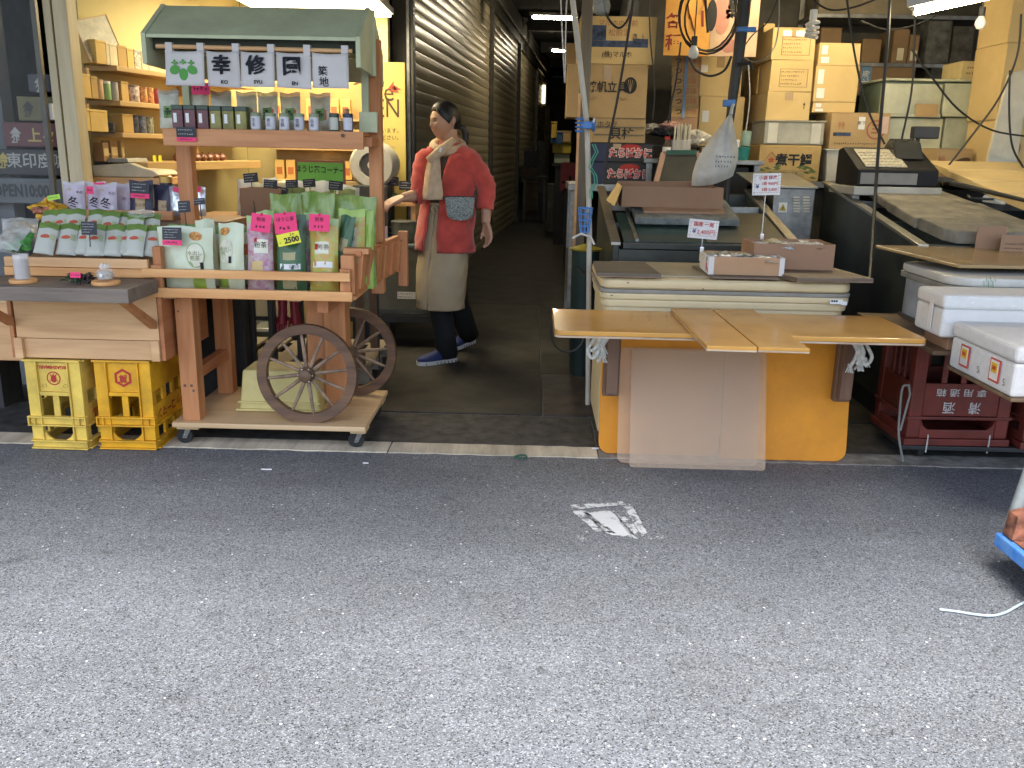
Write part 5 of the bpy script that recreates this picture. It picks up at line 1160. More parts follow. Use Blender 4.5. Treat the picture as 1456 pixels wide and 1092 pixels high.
# face details
M_eye = mat('eye_dark', (.012, .01, .01), .2, var=0); M_lip = mat('lip', (.34, .11, .09), .45)
def facepatch(cu, cw, ru, rw_, m, name, off=.0016, ang=0):
    mbq = MB(); n = 14; pts = []
    def q(u, v):
        b = math.asin(max(-1, min(1, v))); a = math.asin(max(-1, min(1, u/max(.2, math.cos(b))))); p = headpt(a, b); return HM @ (p*(1+off/.1))
    for k in range(n):
        x, y = ru*math.cos(6.283*k/n), rw_*math.sin(6.283*k/n); x, y = x*math.cos(ang)-y*math.sin(ang), x*math.sin(ang)+y*math.cos(ang); pts.append(q(cu+x, cw+y))
    mbq.add([q(cu, cw)]+pts, [(0, 1+k, 1+(k+1) % n) for k in range(n)]); return mbq.build(name, m, B, smooth='all')
for s in (-1, 1):
    facepatch(.36*s, .06, .13, .026, M_eye, 'eye', ang=.08*s); facepatch(.37*s, .21, .19, .022, M_hair, 'eyebrow', off=.002, ang=-.1*s); facepatch(.36*s, .098, .16, .012, M_eye, 'eyelid_line', off=.002)
facepatch(0, -.545, .21, .040, M_lip, 'lips', off=.0012)
# hair: cap, side sweep and low tail
def hairp(i, j):
    a = 2*math.pi*i/72; aa = abs((a+math.pi) % (2*math.pi)-math.pi); key = ((0, .66), (.5, .62), (.85, .46), (1.1, .20), (1.3, .0), (1.45, -.12), (1.6, .06), (1.8, .02), (2.1, -.42), (2.5, -.62), (3.2, -.66))
    for (p0, q0), (p1, q1) in zip(key[:-1], key[1:]):
        if p0 <= aa <= p1: f = (aa-p0)/(p1-p0); f = f*f*(3-2*f); lim = q0+(q1-q0)*f; break
    v = j/20; b = lim+v*(math.pi/2-lim); e = min(1, v*6); p = headpt(a, b, 1.01+.075*e, False)
    st = .0016*math.sin(a*34+b*4)*e
    return p+Vector((math.sin(a)*st, math.cos(a)*st-.006*max(0, -math.cos(a))*e, .004*e))
vs = [hairp(i, j) for j in range(21) for i in range(72)]
fs = [(j*72+i, j*72+(i+1) % 72, (j+1)*72+(i+1) % 72, (j+1)*72+i) for j in range(20) for i in range(72)]
hm = MB(); hm.add(vs, fs, HM); hr = hm.build('hair', M_hair, B, smooth='all', solid=.004)
tl = MB(); q = HM @ Vector((0, -.092, -.03)); tl.tube([q, q-HF*.035-HU*.012, q-HF*.05-HU*.05, q-HF*.045-HU*.10, q-HF*.03-HU*.135], [.014, .019, .022, .018, .006], 14); tl.build('ponytail', M_hair, B, smooth='all')
for s in (-1, 1):
    for k in range(7):
        tl = MB(); a0_, b0_ = s*(.02+.05*k), 1.05-.02*k; pts = []
        for j in range(8):
            f = j/7; aa = a0_*(1-f)+s*(1.42-.07*k)*f; bb = b0_*(1-f)**1.1+(-.06+.07*k)*f+.18*math.sin(f*3.14)*(.5-k*.12); pts.append(HM @ headpt(aa, bb, 1.045, False))
        tl.tube(pts, [.003, .006, .007, .008, .008, .007, .005, .002], 8); tl.build('hair_lock', M_hair, hr, smooth='all')
tl = MB(); tl.tube([HM @ (Vector((-.083, .02, .03))*S_), HM @ (Vector((-.085, .0, -.0))*S_)], [.006, .004], 6); tl.build('hair_strand', M_hair, hr, smooth='all')

# jacket
FD = Vector((-.5, -.866, 0)); LT = Vector((.866, -.5, 0))      # LT: towards the camera-right side
rings = [(J(641, 207), .070, .066, .30), (J(641, 213, .01), .095, .08, .5), (J(640, 222), .155, .105, .40), (J(639, 245), .178, .128, .26), (J(637, 275), .174, .132, .20), (J(635, 305), .176, .140, .20), (J(633, 335), .186, .148, .22), (J(632, 356), .192, .152, .27)]
def ringpt(r, t_, n=44):
    c, a, b, gap = r; ang = gap+(2*math.pi-2*gap)*t_
    return c+FD*(b*math.cos(ang))+LT*(a*math.sin(ang))
def loft(rings, fn, n, m_, fold=0, seed=0):
    vs = []; fs = []; K = 5; R_ = []
    for i in range(len(rings)-1):
        for k in range(K):
            f = k/K; A, Bq = rings[i], rings[i+1]; R_.append((A[0].lerp(Bq[0], f),)+tuple(A[q]*(1-f)+Bq[q]*f for q in range(1, len(A))))
    R_.append(rings[-1])
    for i, r in enumerate(R_):
        for j in range(n+1):
            p = fn(r, j/n); d_ = p-r[0]; d_.normalize(); w_ = fold*(math.sin(j*.9+i*.35+seed)*math.sin(i*.8+j*.2)+.6*math.sin(j*.37-i*.5+seed*2))
            vs.append(p+d_*w_)
    N_ = n+1; fs = [(i*N_+j, i*N_+j+1, (i+1)*N_+j+1, (i+1)*N_+j) for i in range(len(R_)-1) for j in range(n)]
    return vs, fs
mb = MB(); mb.add(*loft(rings, ringpt, 44, None, .0065, 1)); jk = mb.build('jacket', M_jack, B, smooth='all', solid=.009)
def sleeve(pts, rad, name, seed):
    mb = MB(); P_ = []; R_ = []
    for i in range(len(pts)-1):
        for k in range(6):
            f = k/6; P_.append(pts[i].lerp(pts[i+1], f)); R_.append(rad[i]*(1-f)+rad[i+1]*f)
    P_.append(pts[-1]); R_.append(rad[-1]); n = 20
    t0 = (pts[1]-pts[0]).normalized(); x = Vector((0, 1, 0)); vs = []
    for i, p in enumerate(P_):
        t_ = (P_[min(i+1, len(P_)-1)]-P_[max(i-1, 0)]).normalized(); x = (x-t_*x.dot(t_)).normalized(); y = t_.cross(x)
        for j in range(n):
            a = 6.283*j/n; w_ = R_[i]*(1+.05*math.sin(i*1.5+a*1.0+seed)+.03*math.sin(i*2.6-a*2+seed)); vs.append(p+(x*math.cos(a)+y*math.sin(a))*w_)
    mb.add(vs, [(i*n+j, i*n+(j+1) % n, (i+1)*n+(j+1) % n, (i+1)*n+j) for i in range(len(P_)-1) for j in range(n)]+[tuple(range(n))])
    return mb.build(name, M_jack, jk, smooth='all')
sleeve([J(646, 221, -.02), J(664, 227, -.05), J(681, 246, -.06), le+Vector((0, 0, .01)), J(690, 298, -.085)], [.07, .074, .063, .057, .05], 'sleeve', 1)
sleeve([J(618, 224, -.04), J(606, 230, -.06), J(600, 252, -.1), re, J(588, 279, -.155)], [.07, .074, .062, .056, .048], 'sleeve', 2.2)
cb = MB()
vs = []; n = 30
for i in range(5):
    for j in range(n+1):
        t_ = j/n; ang = .38+(2*math.pi-.76)*t_; c = J(642, 216-i*3.2, .01); a, b = .082-.004*i+.012*(1-abs(2*t_-1))*0, .078-.003*i; vs.append(c+FD*(b*math.cos(ang))+LT*(a*math.sin(ang)))
cb.add(vs, [(i*(n+1)+j, i*(n+1)+j+1, (i+1)*(n+1)+j+1, (i+1)*(n+1)+j) for i in range(4) for j in range(n)]); cb.build('collar', M_jack, jk, smooth='all', solid=.01)
# inner top, apron skirt
rin = [(J(638, 222), .12, .08), (J(637, 250), .15, .108), (J(636, 285), .148, .11), (J(634, 300), .145, .108)]
full = lambda r, t_: r[0]+FD*(r[2]*math.cos(6.2832*t_))+LT*(r[1]*math.sin(6.2832*t_))
mb = MB(); mb.add(*loft(rin, full, 40, None, .002, 3)); mb.build('inner_shirt', mat('inner_brown', (.10, .07, .05), .9), B, smooth='all')
rsk = [(J(634, 290), .150, .112), (J(633, 320), .158, .122), (J(631, 355, -.01), .162, .132), (J(628, 395, -.02), .158, .140), (J(626, 425, -.02), .152, .142), (J(626.5, 437, -.02), .150, .142)]
def skf(r, t_):
    a = 6.2832*t_; p = full(r, t_); 
    return p
mb = MB(); mb.add(*loft(rsk, skf, 56, None, .004, 5)); ap = mb.build('apron', M_apr, B, smooth='all', solid=.004)
mb = MB(); c = J(634, 289); mb.tube([c+FD*(.118*math.cos(a))+LT*(.156*math.sin(a)) for a in [k*.21-.6 for k in range(7)]], .008, 6); kq = c+FD*.125
mb.tube([kq, kq+Vector((-.012, -.01, -.03)), kq+Vector((.01, -.012, -.055))], [.006, .009, .004], 6); mb.tube([kq, kq+Vector((.02, -.01, -.025)), kq+Vector((.03, -.01, -.06))], [.006, .008, .004], 6); mb.build('apron_tie', M_apr, ap, smooth='all')
# trousers and shoes
mb = MB()
for a, b, c in LG: mb.tube([a, a.lerp(b, .5), b, b.lerp(c, .5), c+(c-b)*.05], [.08, .08, .072, .07, .066], 18)
mb.build('trousers', M_tro, B, smooth='all')
def shoe(ankle, toe, heel, lift=0):
    """heel and toe are ground points"""
    d_ = (toe-heel); L_ = d_.length; d_.normalize(); sd_ = Vector((0, 0, 1)).cross(d_).normalized(); up = sd_.cross(d_)*-1
    up = d_.cross(sd_)
    prof = [(0, .030, .07), (.08, .036, .085), (.2, .038, .088), (.38, .037, .075), (.55, .043, .055), (.72, .047, .045), (.88, .042, .034), (.97, .026, .022), (1.0, .01, .012)]
    def seclist(z0, z1f, wf):
        vs = []
        for f, w_, h_ in prof:
            c = heel+d_*(L_*f)
            for k in range(12):
                a = math.pi*k/11; x = math.cos(a)*w_*wf; z = z0+math.sin(a)**.7*(h_*z1f); vs.append(c+sd_*x+up*z)
        return vs, [(i*12+k, i*12+k+1, (i+1)*12+k+1, (i+1)*12+k) for i in range(len(prof)-1) for k in range(11)]+[tuple(range(12)), tuple(range((len(prof)-1)*12, len(prof)*12)), ]
    o = MB().add(*seclist(.022, 1.0, 1.0)).build('shoe', mat('shoe_navy', (.02, .032, .12), .7, var=.2, scale=60), B, smooth='all')
    vs = []; m_ = MB()
    for z in (0, .024):
        for sgn in (1, -1):
            for f, w_, h_ in (prof if sgn == 1 else prof[::-1]): vs.append(heel+d_*(L_*f*1.02-.003)+sd_*(w_*1.1*sgn)+up*z)
    n = len(prof)*2; m_.add(vs, [tuple(range(n)), tuple(range(n, 2*n))]+[(k, (k+1) % n, n+(k+1) % n, n+k) for k in range(n)])
    so = m_.build('sole', mat('sole_white', (.62, .62, .60), .6, var=.1), o)
    for k in range(9):
        f = .06+k*.1; c = heel+d_*(L_*f)
        for s in (-1, 1): MB().box(-.004, .004, -.001, .001, .002, .016, Matrix.Translation(c+sd_*(s*.047)) @ Matrix.Rotation(math.atan2(d_.y, d_.x), 4, 'Z')).build('sole_groove', M_steeld, so)
g0 = G(594, 521); g1 = G(646, 514.5)
shoe(LG[0][2], Vector((g0.x, g0.y, .008)), Vector((g1.x, g1.y, .008)))
g0 = W(640, 486, BY+.40); g1 = W(673, 477, BY+.52); shoe(LG[1][2], Vector((g0.x, g0.y, .012)), Vector((g1.x, g1.y, .05)))
# scarf
mb = MB(); c = J(637, 211); pts = []
for k in range(19):
    a = 2*math.pi*k/18; pts.append(c+FD*(.080*math.cos(a))+LT*(.086*math.sin(a))+Vector((0, 0, .03*math.cos(a+2.6)+.012)))
mb.tube(pts[:-1]+[pts[0]], .029, 12); mb.build('scarf', M_scarf, B, smooth='all'); sc_ = [o for o in COL.objects if o.name.startswith('scarf')][-1]
mb = MB(); top = [J(645, 199, -.13), J(628, 213, -.19), J(610, 229, -.22)]
mb.tube(top, [.020, .029, .026], 12); mb.build('scarf_fold', M_scarf, sc_, smooth='all')
def sc(u, v):
    px = 617+(-13.5+27*u)*(.6+.42*v)*(1-.12*max(0, v-.85)*6)+(-1.5)*v; py = 222+62*v-3*(1-(2*u-1)**2)*(v < .5); p = J(px, py, -.19+.025*math.sin(u*3.1)*-1+.01*math.sin(u*9+v*3)); return p
mb = MB(); mb.grid(12, 16, sc); mb.build('scarf_end', M_scarf, sc_, smooth='all', solid=.02)
c = J(626, 213, -.235); MB().box(-.007, .007, -.001, .001, -.012, .012, Matrix.Translation(c) @ Matrix.Rotation(.4, 4, 'Y')).build('scarf_tag', M_white, sc_)
# pouch
c = J(654, 295, -.20)
t = thing('shoulder_pouch', 'small black and white patterned pouch hanging at the woman\'s hip', 'pouch', c)
M_pt = mat('leaf_pattern', (.42, .45, .42), .8, col2=(.015, .025, .03), scale=150)
PM = Matrix.Rotation(R(12), 4, 'Z')
def pf(u, v, s): 
    uu = 2*u-1; w_ = .088*(1-.16*(1-v))*(1 if v > .12 else .8+1.6*v); e = (1-abs(uu)**3)*(.35+.65*math.sin(math.pi*min(1, v*.9+.1)))
    return PM @ Vector((uu*w_, s*.026*e, -.062+.122*v-.012*(1-uu*uu)*(v < .3)*(1-v*3.3)))
mb = MB(); mb.grid(14, 12, lambda u, v: pf(u, v, -1)); mb.grid(14, 12, lambda u, v: pf(1-u, v, 1)); mb.build('bag', M_pt, t, local=True, smooth='all')
mb = MB(); mb.tube([PM @ Vector((-.085, -.002, .06)), PM @ Vector((0, -.004, .062)), PM @ Vector((.085, -.002, .06))], .004, 6); mb.build('zip', M_black, t, local=True)
mb = MB(); mb.tube([J(638, 285, -.19), J(628, 277, -.20), J(622, 268, -.17)], .0055, 6); mb.tube([J(672, 284, -.17), J(676, 270, -.15)], .004, 6); mb.build('strap', M_black, t, smooth=True)

# ================================================================== ALLEY CONTENTS
t = thing('yellow_board', 'ochre board standing upright under the half-open third shutter', 'board', (wallpt(17.6).x+.05, 17.6, .008)); a_, b_, c_, d_ = fb(715, 251, 724, 321, 16.6)
MB().box(a_, b_, 16.6, 16.64, .009, d_).build('panel', mat('ochre_panel', (.55, .33, .09), .6), t, bevel=.004); MB().box(b_+.01, b_+.05, 16.6, 16.66, .009, d_+.02).build('frame_post', M_steeld, t)
a_, b_, c_, d_ = fb(732, 112, 742, 144, 22); t = tag(MB().box(a_, b_, 22, 22.2, c_, d_).build('wall_cabinet', mat('peach_panel', (.40, .22, .12), .6), bevel=.01), 'small peach box mounted high at the end of the shutters', 'cabinet'); MB().box(a_-.35, a_-.002, 22.0, 22.2, c_, c_+.1).build('mount_arm', M_frame, t)
a_, b_, c_, d_ = fb(731, 146, 739, 250, 21.9); t = tag(MB().box(a_, b_, 21.9, 22.1, .009, d_).build('pale_column', mat('column_grey', (.30, .28, .24), .7), bevel=.01), 'narrow pale grey column under the peach box', 'column')
c = W(737, 235, 19); t = thing('hanging_bag', 'white plastic bag hanging in the alley past the shutters', 'bag', c)
f = pouch(t, .26, .62, .18, M_film, 301, wr=.03, nx=10, ny=12); [setattr(o, 'location', (0, 0, -.35)) for o in t.children]
MB().tube([c+Vector((0, 0, .26)), c+Vector((.02, 0, .5)), c+Vector((-.05, .1, .75))], .006, 6).build('cord', M_wire, t)
a_, b_, c_, d_ = fb(742, 251, 778, 317, 17.2); t = thing('alley_table', 'dark table with thin legs standing deep in the alley', 'table', ((a_+b_)/2, 17.3, .008)); MB().box(a_, b_, 17.2, 17.9, d_-.05, d_).build('top', M_black, t, bevel=.004)
for x in (a_+.02, b_-.08):
    for y in (17.22, 17.82): MB().box(x, x+.05, y, y+.05, .009, d_-.051).build('leg', M_frame, t)
MB().box(a_+.3, b_-.01, 17.3, 17.8, .02, .55).build('under_box', mat('navy_box', (.02, .025, .035), .6), t)
for k, (q, m_, lab) in enumerate((((738, 238, 764, 251), mat('dusty_box', (.10, .07, .055), .8), 'brown box lying on the dark alley table'), ((745, 214, 765, 237), mat('navy_crate', (.03, .035, .05), .6), 'dark crate stacked on the brown box deep in the alley'))):
    a_, b_, c_, d_ = fb(*q, 17.4); t = tag(MB().box(a_, b_, 17.4, 17.8, c_, d_).build('storage_box', m_, bevel=.01), lab, 'box')
for k, (q, m_, lab) in enumerate((((784, 175, 792, 196), mat('mustard_pack', (.50, .34, .05), .6), 'mustard packet on the pile at the alley corner'), ((783, 190, 800, 204), mat('blue_pack', (.03, .09, .22), .6), 'blue packet on the pile at the alley corner'), ((792, 188, 812, 202), M_card, 'tan folded carton on the pile at the alley corner'),
        ((786, 204, 812, 218), mat('yellow_crate_far', (.55, .42, .04), .5), 'yellow tray in the pile at the alley corner'), ((788, 219, 810, 232), mat('pale_tray', (.36, .40, .30), .5), 'pale tray in the pile at the alley corner'))):
    a_, b_, c_, d_ = fb(*q, 13+k*.05); t = thing('stacked_pack', lab, 'packet', ((a_+b_)/2, 13, c_), group='pile at the alley corner'); MB().box(a_, b_, 13+k*.05, 13.35, c_, d_).build('body', m_, t, bevel=.012); MB().box(a_-.005, b_+.005, 12.99+k*.05, 13.36, d_+.001, d_+.02).build('flap', m_, t, bevel=.004)
a_, b_, c_, d_ = fb(784, 232.5, 815, 334, 13); t = thing('alley_shelf', 'dark shelf unit under the packets at the alley corner', 'shelf', ((a_+b_)/2, 13, .008)); MB().box(a_, b_, 13.02, 13.5, d_-.04, d_).build('top', M_black, t); MB().box(a_+.05, b_, 13.05, 13.5, .009, d_-.041).build('body', mat('shelf_dark', (.03, .03, .032), .7), t)
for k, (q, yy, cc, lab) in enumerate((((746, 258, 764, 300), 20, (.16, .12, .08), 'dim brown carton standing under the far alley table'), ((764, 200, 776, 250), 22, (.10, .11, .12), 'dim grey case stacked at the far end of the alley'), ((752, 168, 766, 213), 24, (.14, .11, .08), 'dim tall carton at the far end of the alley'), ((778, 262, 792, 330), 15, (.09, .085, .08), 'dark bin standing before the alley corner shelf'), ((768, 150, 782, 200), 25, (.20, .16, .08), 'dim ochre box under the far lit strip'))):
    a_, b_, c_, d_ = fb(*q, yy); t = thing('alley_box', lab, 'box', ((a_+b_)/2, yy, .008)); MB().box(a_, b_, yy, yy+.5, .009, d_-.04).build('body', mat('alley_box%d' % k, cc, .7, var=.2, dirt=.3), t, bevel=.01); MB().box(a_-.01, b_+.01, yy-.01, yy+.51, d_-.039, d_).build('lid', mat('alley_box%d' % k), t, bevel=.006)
a_, b_, c_, d_ = fb(797, 231, 817, 273, 10.5); t = thing('red_sign', 'red shop sign with black brush character beside the wooden post', 'sign', ((a_+b_)/2, 10.5, c_)); MB().prism(rrect(a_, b_, c_, d_, .03), 10.5, 10.53, 'Y').build('board', mat('sign_red', (.36, .03, .035), .5), t); text(t, '大', Vector(((a_+b_)/2+.03, 10.496, (c_+d_)/2-.1)), .2, M_ink, bold=.006)
MB().box((a_+b_)/2-.02, (a_+b_)/2+.02, 10.531, 10.57, .009, c_+.1).build('stand', M_black, t)

# ================================================================== RIGHT STALL
M_cream_p = mat('freezer_cream', (.66, .52, .29), .4, var=.05, scale=2, dirt=.18)
M_band = mat('grey_band', (.26, .24, .20), .5, dirt=.3)
FX0, FX1, FY0, FY1 = .315, 1.43, 3.93, 4.56
t = thing('chest_freezer', 'cream chest freezer with grey band behind the orange boards', 'freezer', (.87, 4.2, .008))
def rbox(x0, x1, y0, y1, z0, z1, r):
    c = rrect(x0, x1, y0, y1, r, 6); return MB().prism(c, z0, z1, 'Z')
rbox(FX0+.02, FX1-.02, FY0+.02, FY1, .06, .66, .05).build('body', M_cream_p, t, bevel=.006)
rbox(FX0+.008, FX1-.008, FY0+.008, FY1, .6605, .695, .055).build('lower_rim', M_cream_p, t, bevel=.008)
rbox(FX0, FX1, FY0, FY1, .6955, .724, .06).build('rim', M_cream_p, t, bevel=.008)
rbox(FX0-.003, FX1+.003, FY0-.003, FY1, .7245, .741, .06).build('grey_band', M_band, t, bevel=.003)
rbox(FX0, FX1, FY0, FY1, .7415, .79, .06).build('top_rim', M_cream_p, t, bevel=.02, seg=3)
MB().box(FX0+.09, FX1-.09, FY0+.07, FY1-.05, .7905, .797).build('sliding_lid', mat('lid_grey', (.42, .36, .24), .4, dirt=.3), t, bevel=.002)
for x in (FX0+.1, FX1-.16):
    for y in (FY0+.1, FY1-.16): MB().box(x, x+.06, y, y+.06, .009, .0595).build('foot', M_black, t)
c = W(1190, 429, 3.915); mb = MB(); mb.box(c.x-.03, c.x+.025, 3.9135, 3.9145, c.z-.011, c.z+.009); s = mb.build('sticker', M_white, t); text(s, '■■■', Vector((c.x-.012, 3.912, c.z+.002)), .011, M_ink); MB().box(c.x+.02, c.x+.045, 3.9125, 3.9134, c.z-.014, c.z+.002).build('torn_corner', M_white, s)
for px, py in ((893, 402), (1000, 411), (870, 420)):
    c = W(px, py, 3.925); MB().cyl((c.x, 3.924, c.z), (c.x, 3.9295, c.z), .003, n=8).build('rivet', M_black, t)

# boards lying on the freezer
M_bd = wood('soaked_board', (.16, .13, .095), (.085, .068, .05), 'X', dirt=.3); M_edge = wood('ply_edge', (.30, .20, .13), (.13, .08, .05), 'X', scale=30)
def board_top(name, label, pts, z0, z1, m, cat='board'):
    t = thing(name, label, cat, (pts[0][0], pts[0][1], z0)); MB().prism(pts, z0+.005, z1, 'Z').build('face', m, t, bevel=.002); MB().prism([(x, y+.0015) for x, y in pts], z0, z0+.0048, 'Z').build('ply_layer', M_edge, t); return t
g = [G(852, 394, .812), G(931, 394, .812), G(912, 366, .812), G(843, 363, .812)]
board_top('plywood_board', 'dark soaked plywood board on the left corner of the cream freezer', [(g[0].x, 3.90), (g[0].x+.28, 3.90), (g[0].x+.26, 4.33), (g[0].x+.01, 4.33)], .798, .816, M_bd)
g = G(1155, 405, .815)
board_top('plywood_board', 'dark board sticking out past the right end of the cream freezer', [(1.16, 3.87), (1.50, 3.90), (1.43, 4.35), (1.0, 4.35)], .798, .818, wood('brown_board', (.20, .145, .095), (.12, .08, .05), 'X', dirt=.3))
board_top('plywood_board', 'thin dark board under the white-ended carton', [(.80, 3.93), (1.10, 3.93), (1.10, 4.3), (.78, 4.3)], .7985, .808, M_bd)

# cartons of packed fish on the freezer
def open_carton(name, label, x0, x1, y0, y1, z0, z1, m, th=.004, rz=0, fill=None, ends=None, cat='carton', loc=None):
    cx, cy = (x0+x1)/2, (y0+y1)/2; w2, d2 = (x1-x0)/2, (y1-y0)/2; h = z1-z0
    t = thing(name, label, cat, (cx, cy, z0), rz)
    MB().box(-w2, w2, -d2, -d2+th, 0, h).build('front_wall', m, t, local=True); MB().box(-w2, w2, d2-th, d2, 0, h).build('back_wall', m, t, local=True)
    for s in (-1, 1): MB().box(s*w2-th*(s > 0), s*w2+th*(s < 0), -d2+th+.0005, d2-th-.0005, 0, h*1.0).build('end_wall', ends or m, t, local=True)
    MB().box(-w2+th, w2-th, -d2+th, d2-th, .001, .005).build('base', m, t, local=True)
    return t, w2, d2, h
M_pk = mat('fish_pack_film', (.62, .64, .62), .12, var=.35, scale=30, alpha=.8, bump=.8, bscale=60); M_fish = mat('dried_fish', (.33, .29, .20), .5, var=.5, scale=60)
def fill_packs(t, w2, d2, z, n, seed, mats=(None,)):
    rr = random.Random(seed)
    for k in range(n):
        cx, cy = rr.uniform(-w2*.82, w2*.82), rr.uniform(-d2*.8, d2*.8); a = rr.uniform(-.4, .4); zz = z+rr.uniform(-.004, .012); sx_, sy_ = rr.uniform(.03, .045), rr.uniform(.04, .06)
        ph = rr.uniform(0, 6)
        o = MB().grid(6, 6, lambda u, v: ((2*u-1)*sx_, (2*v-1)*sy_, .011*(1-abs(2*u-1)**3)*(1-abs(2*v-1)**3)+.0025*math.sin(u*14+ph)*math.sin(v*11+ph))).build('fish_pack', M_pk if k % 4 else M_fish, t, local=True, smooth='all')
        o.location = (cx, cy, zz); o.rotation_euler = (rr.uniform(-.2, .2), rr.uniform(-.2, .2), a)
def fishbag(t, w2, d2, h, n, seed):
    MB().box(-w2+.005, w2-.005, -d2+.005, d2-.005, .006, h-.022).build('packed_layer', M_fish, t, local=True); fill_packs(t, w2, d2, h-.02, n, seed)
M_wend = mat('white_carton_end', (.66, .62, .57), .7, var=.06)
x0, x1, z0, z1 = fb(1011, 367, 1111, 394, 4.0)
t, w2, d2, h = open_carton('fish_carton', 'low carton with white ends full of shiny fish packs, price card clipped on it', .80, 1.135, 3.985, 4.235, .8085, .888, mat('carton_front', (.44, .26, .14), .8, var=.06), ends=M_wend, rz=R(-2))
MB().box(-w2-.004, -w2-.0005, -d2, d2, .03, h-.002).build('end_flap', M_wend, t, local=True); MB().box(-w2+.001, -w2+.025, -d2-.002, -d2-.0005, 0, h).build('white_edge', M_wend, t, local=True); MB().box(w2-.022, w2, -d2-.002, -d2-.0005, 0, h).build('white_edge', M_wend, t, local=True)
mb = MB(); mb.box(-w2-.0055, -w2-.0045, -d2+.01, -d2+.04, .015, .05); mb.build('pink_print', mat('pink_print', (.6, .12, .22), .7), t, local=True); mb = MB(); mb.box(-w2-.0055, -w2-.0045, -d2+.012, -d2+.03, .055, .075); mb.build('green_print', mat('dkgreen_print', (.04, .12, .05), .7), t, local=True)
fishbag(t, w2, d2, h, 26, 5); FC = t
t, w2, d2, h = open_carton('fish_carton', 'taller brown carton of fish packs behind on the right board', 1.035, 1.405, 4.15, 4.42, .8185, .935, mat('carton_brown', (.34, .19, .11), .8, var=.06), rz=R(-1))
fishbag(t, w2, d2, h, 24, 6); FC2 = t
M_cardfr = mat('handwritten_card', (.72, .70, .66), .7)
def price_sign(label, px, py, w_, h_, y, base_z, roll, lines, seed):
    c = W(px, py, y); t = thing('price_sign', label, 'price sign', (c.x, y, base_z), 0, 'handwritten price signs', ry=0)
    Mc = Matrix.Translation((0, 0, c.z-base_z)) @ Matrix.Rotation(roll, 4, 'Y')
    MB().box(-w_/2, w_/2, 0, .002, -h_/2, h_/2, Mc).build('card', M_cardfr, t, local=True)
    mr, mk = MB(), MB(); rr = random.Random(seed); n = 11
    for k in range(2*n+12):
        per = k/(2*n+12)*2*(w_+h_); e = .007
        if per < w_: q = (-w_/2+per, h_/2-e)
        elif per < w_+h_: q = (w_/2-e, h_/2-(per-w_))
        elif per < 2*w_+h_: q = (w_/2-(per-w_-h_), -h_/2+e)
        else: q = (-w_/2+e, -h_/2+(per-2*w_-h_))
        b_ = (mr, mk)[k % 3 == 0]
        vs = []
        for j in range(7):
            a = math.pi*j/6+math.atan2(-q[1], -q[0])-math.pi/2; vs.append((q[0]+.0055*math.cos(a), q[1]+.0055*math.sin(a)))
        for j in range(6):
            (xa, za), (xb, zb_) = vs[j], vs[j+1]; b_.add([Mc @ Vector((xa, -.0008, za)), Mc @ Vector((xb, -.0008, zb_)), Mc @ Vector((xb*1.0, -.0008, zb_+.0014)), Mc @ Vector((xa, -.0008, za+.0014))], [(0,1,2,3)])
    mr.build('red_border', M_inkr, t, local=True); mk.build('blue_border', mat('blue_ink', (.03, .05, .16), .7), t, local=True)
    for s, pos, sz, mm in lines:
        p = Mc @ Vector((pos[0]*w_, -.0016, pos[1]*h_)); text(t, s, p, sz, mm, local=True, roll=-roll, bold=.0004)
    MB().cyl((0, .004, .0), (0, .004, c.z-base_z), .0018, n=6).build('stem', M_chrome, t, local=True); MB().box(-.009, .009, -.004, .012, -.012, .016).build('clip', M_chrome, t, local=True, bevel=.002)
    return t
MI = mat('blue_ink', (.03, .05, .16), .7)
price_sign('handwritten price sign clipped on the low white-ended carton', 1000, 326, .135, .085, 4.12, .90, R(4), (('国産 一尾', (0, .24), .022, M_inkr), ('¥', (-.3, -.14), .032, MI), ('2,400円', (.1, -.16), .026, mat('pink_ink', (.52, .10, .10), .7))), 1)
price_sign('handwritten price sign on a tall stem over the brown carton', 1090, 262, .13, .10, 4.3, .95, R(-2), (('小袋 特選', (.04, .28), .02, M_inkr), ('¥', (-.33, -.1), .03, MI), ('1袋 900円', (.1, .02), .018, MATS['pink_ink']), ('3袋 2,000', (.1, -.25), .018, MATS['pink_ink'])), 2)

# orange boards and clear sheets leaning on the front
M_or = mat('orange_board', (.76, .295, .028), .6, var=.09, scale=2, dirt=.26, spec=.25); M_orv = mat('varnished_board', (.58, .285, .05), .27, var=.12, scale=3, dirt=.2, coat=.2)
def lean_board(name, label, x0, x1, z0, z1, yb, yt, th, m, r, mats=None, corners=(1, 1, 0, 0)):
    t = thing(name, label, 'board', ((x0+x1)/2, yb, z0)); a = math.atan2(yt-yb, z1-z0); L_ = math.hypot(yt-yb, z1-z0); w2 = (x1-x0)/2
    Ml = Matrix.Rotation(-a, 4, 'X'); mb = MB(); mb.prism(rrect(-w2, w2, 0, L_, r, 5, corners), 0, th, 'Y'); mb.v = [tuple(Ml @ Vector(v)) for v in mb.v]
    mb.build('panel', m, t, local=True, bevel=min(.003, th*.3)); return t
lean_board('orange_board', 'big orange rounded board leaning against the freezer front, right part bare', .875, 1.437, .006, .56, 3.80, 3.885, .018, M_or, .05, corners=(0, 1, 0, 0))
lean_board('orange_board', 'left orange board leaning beside it, partly behind the clear sheets', .33, .872, .010, .56, 3.82, 3.895, .018, M_or, .05, corners=(1, 0, 0, 0))
M_poly = mat('clear_sheet', (.66, .48, .32), .24, var=.05, scale=2, alpha=.28, bump=.05, spec=.3)
lean_board('clear_sheet', 'rear milky plastic sheet leaning on the orange boards, its edge showing at the left', .405, 1.02, .004, .50, 3.715, 3.835, .004, M_poly, .03, corners=(1, 1, 1, 1))
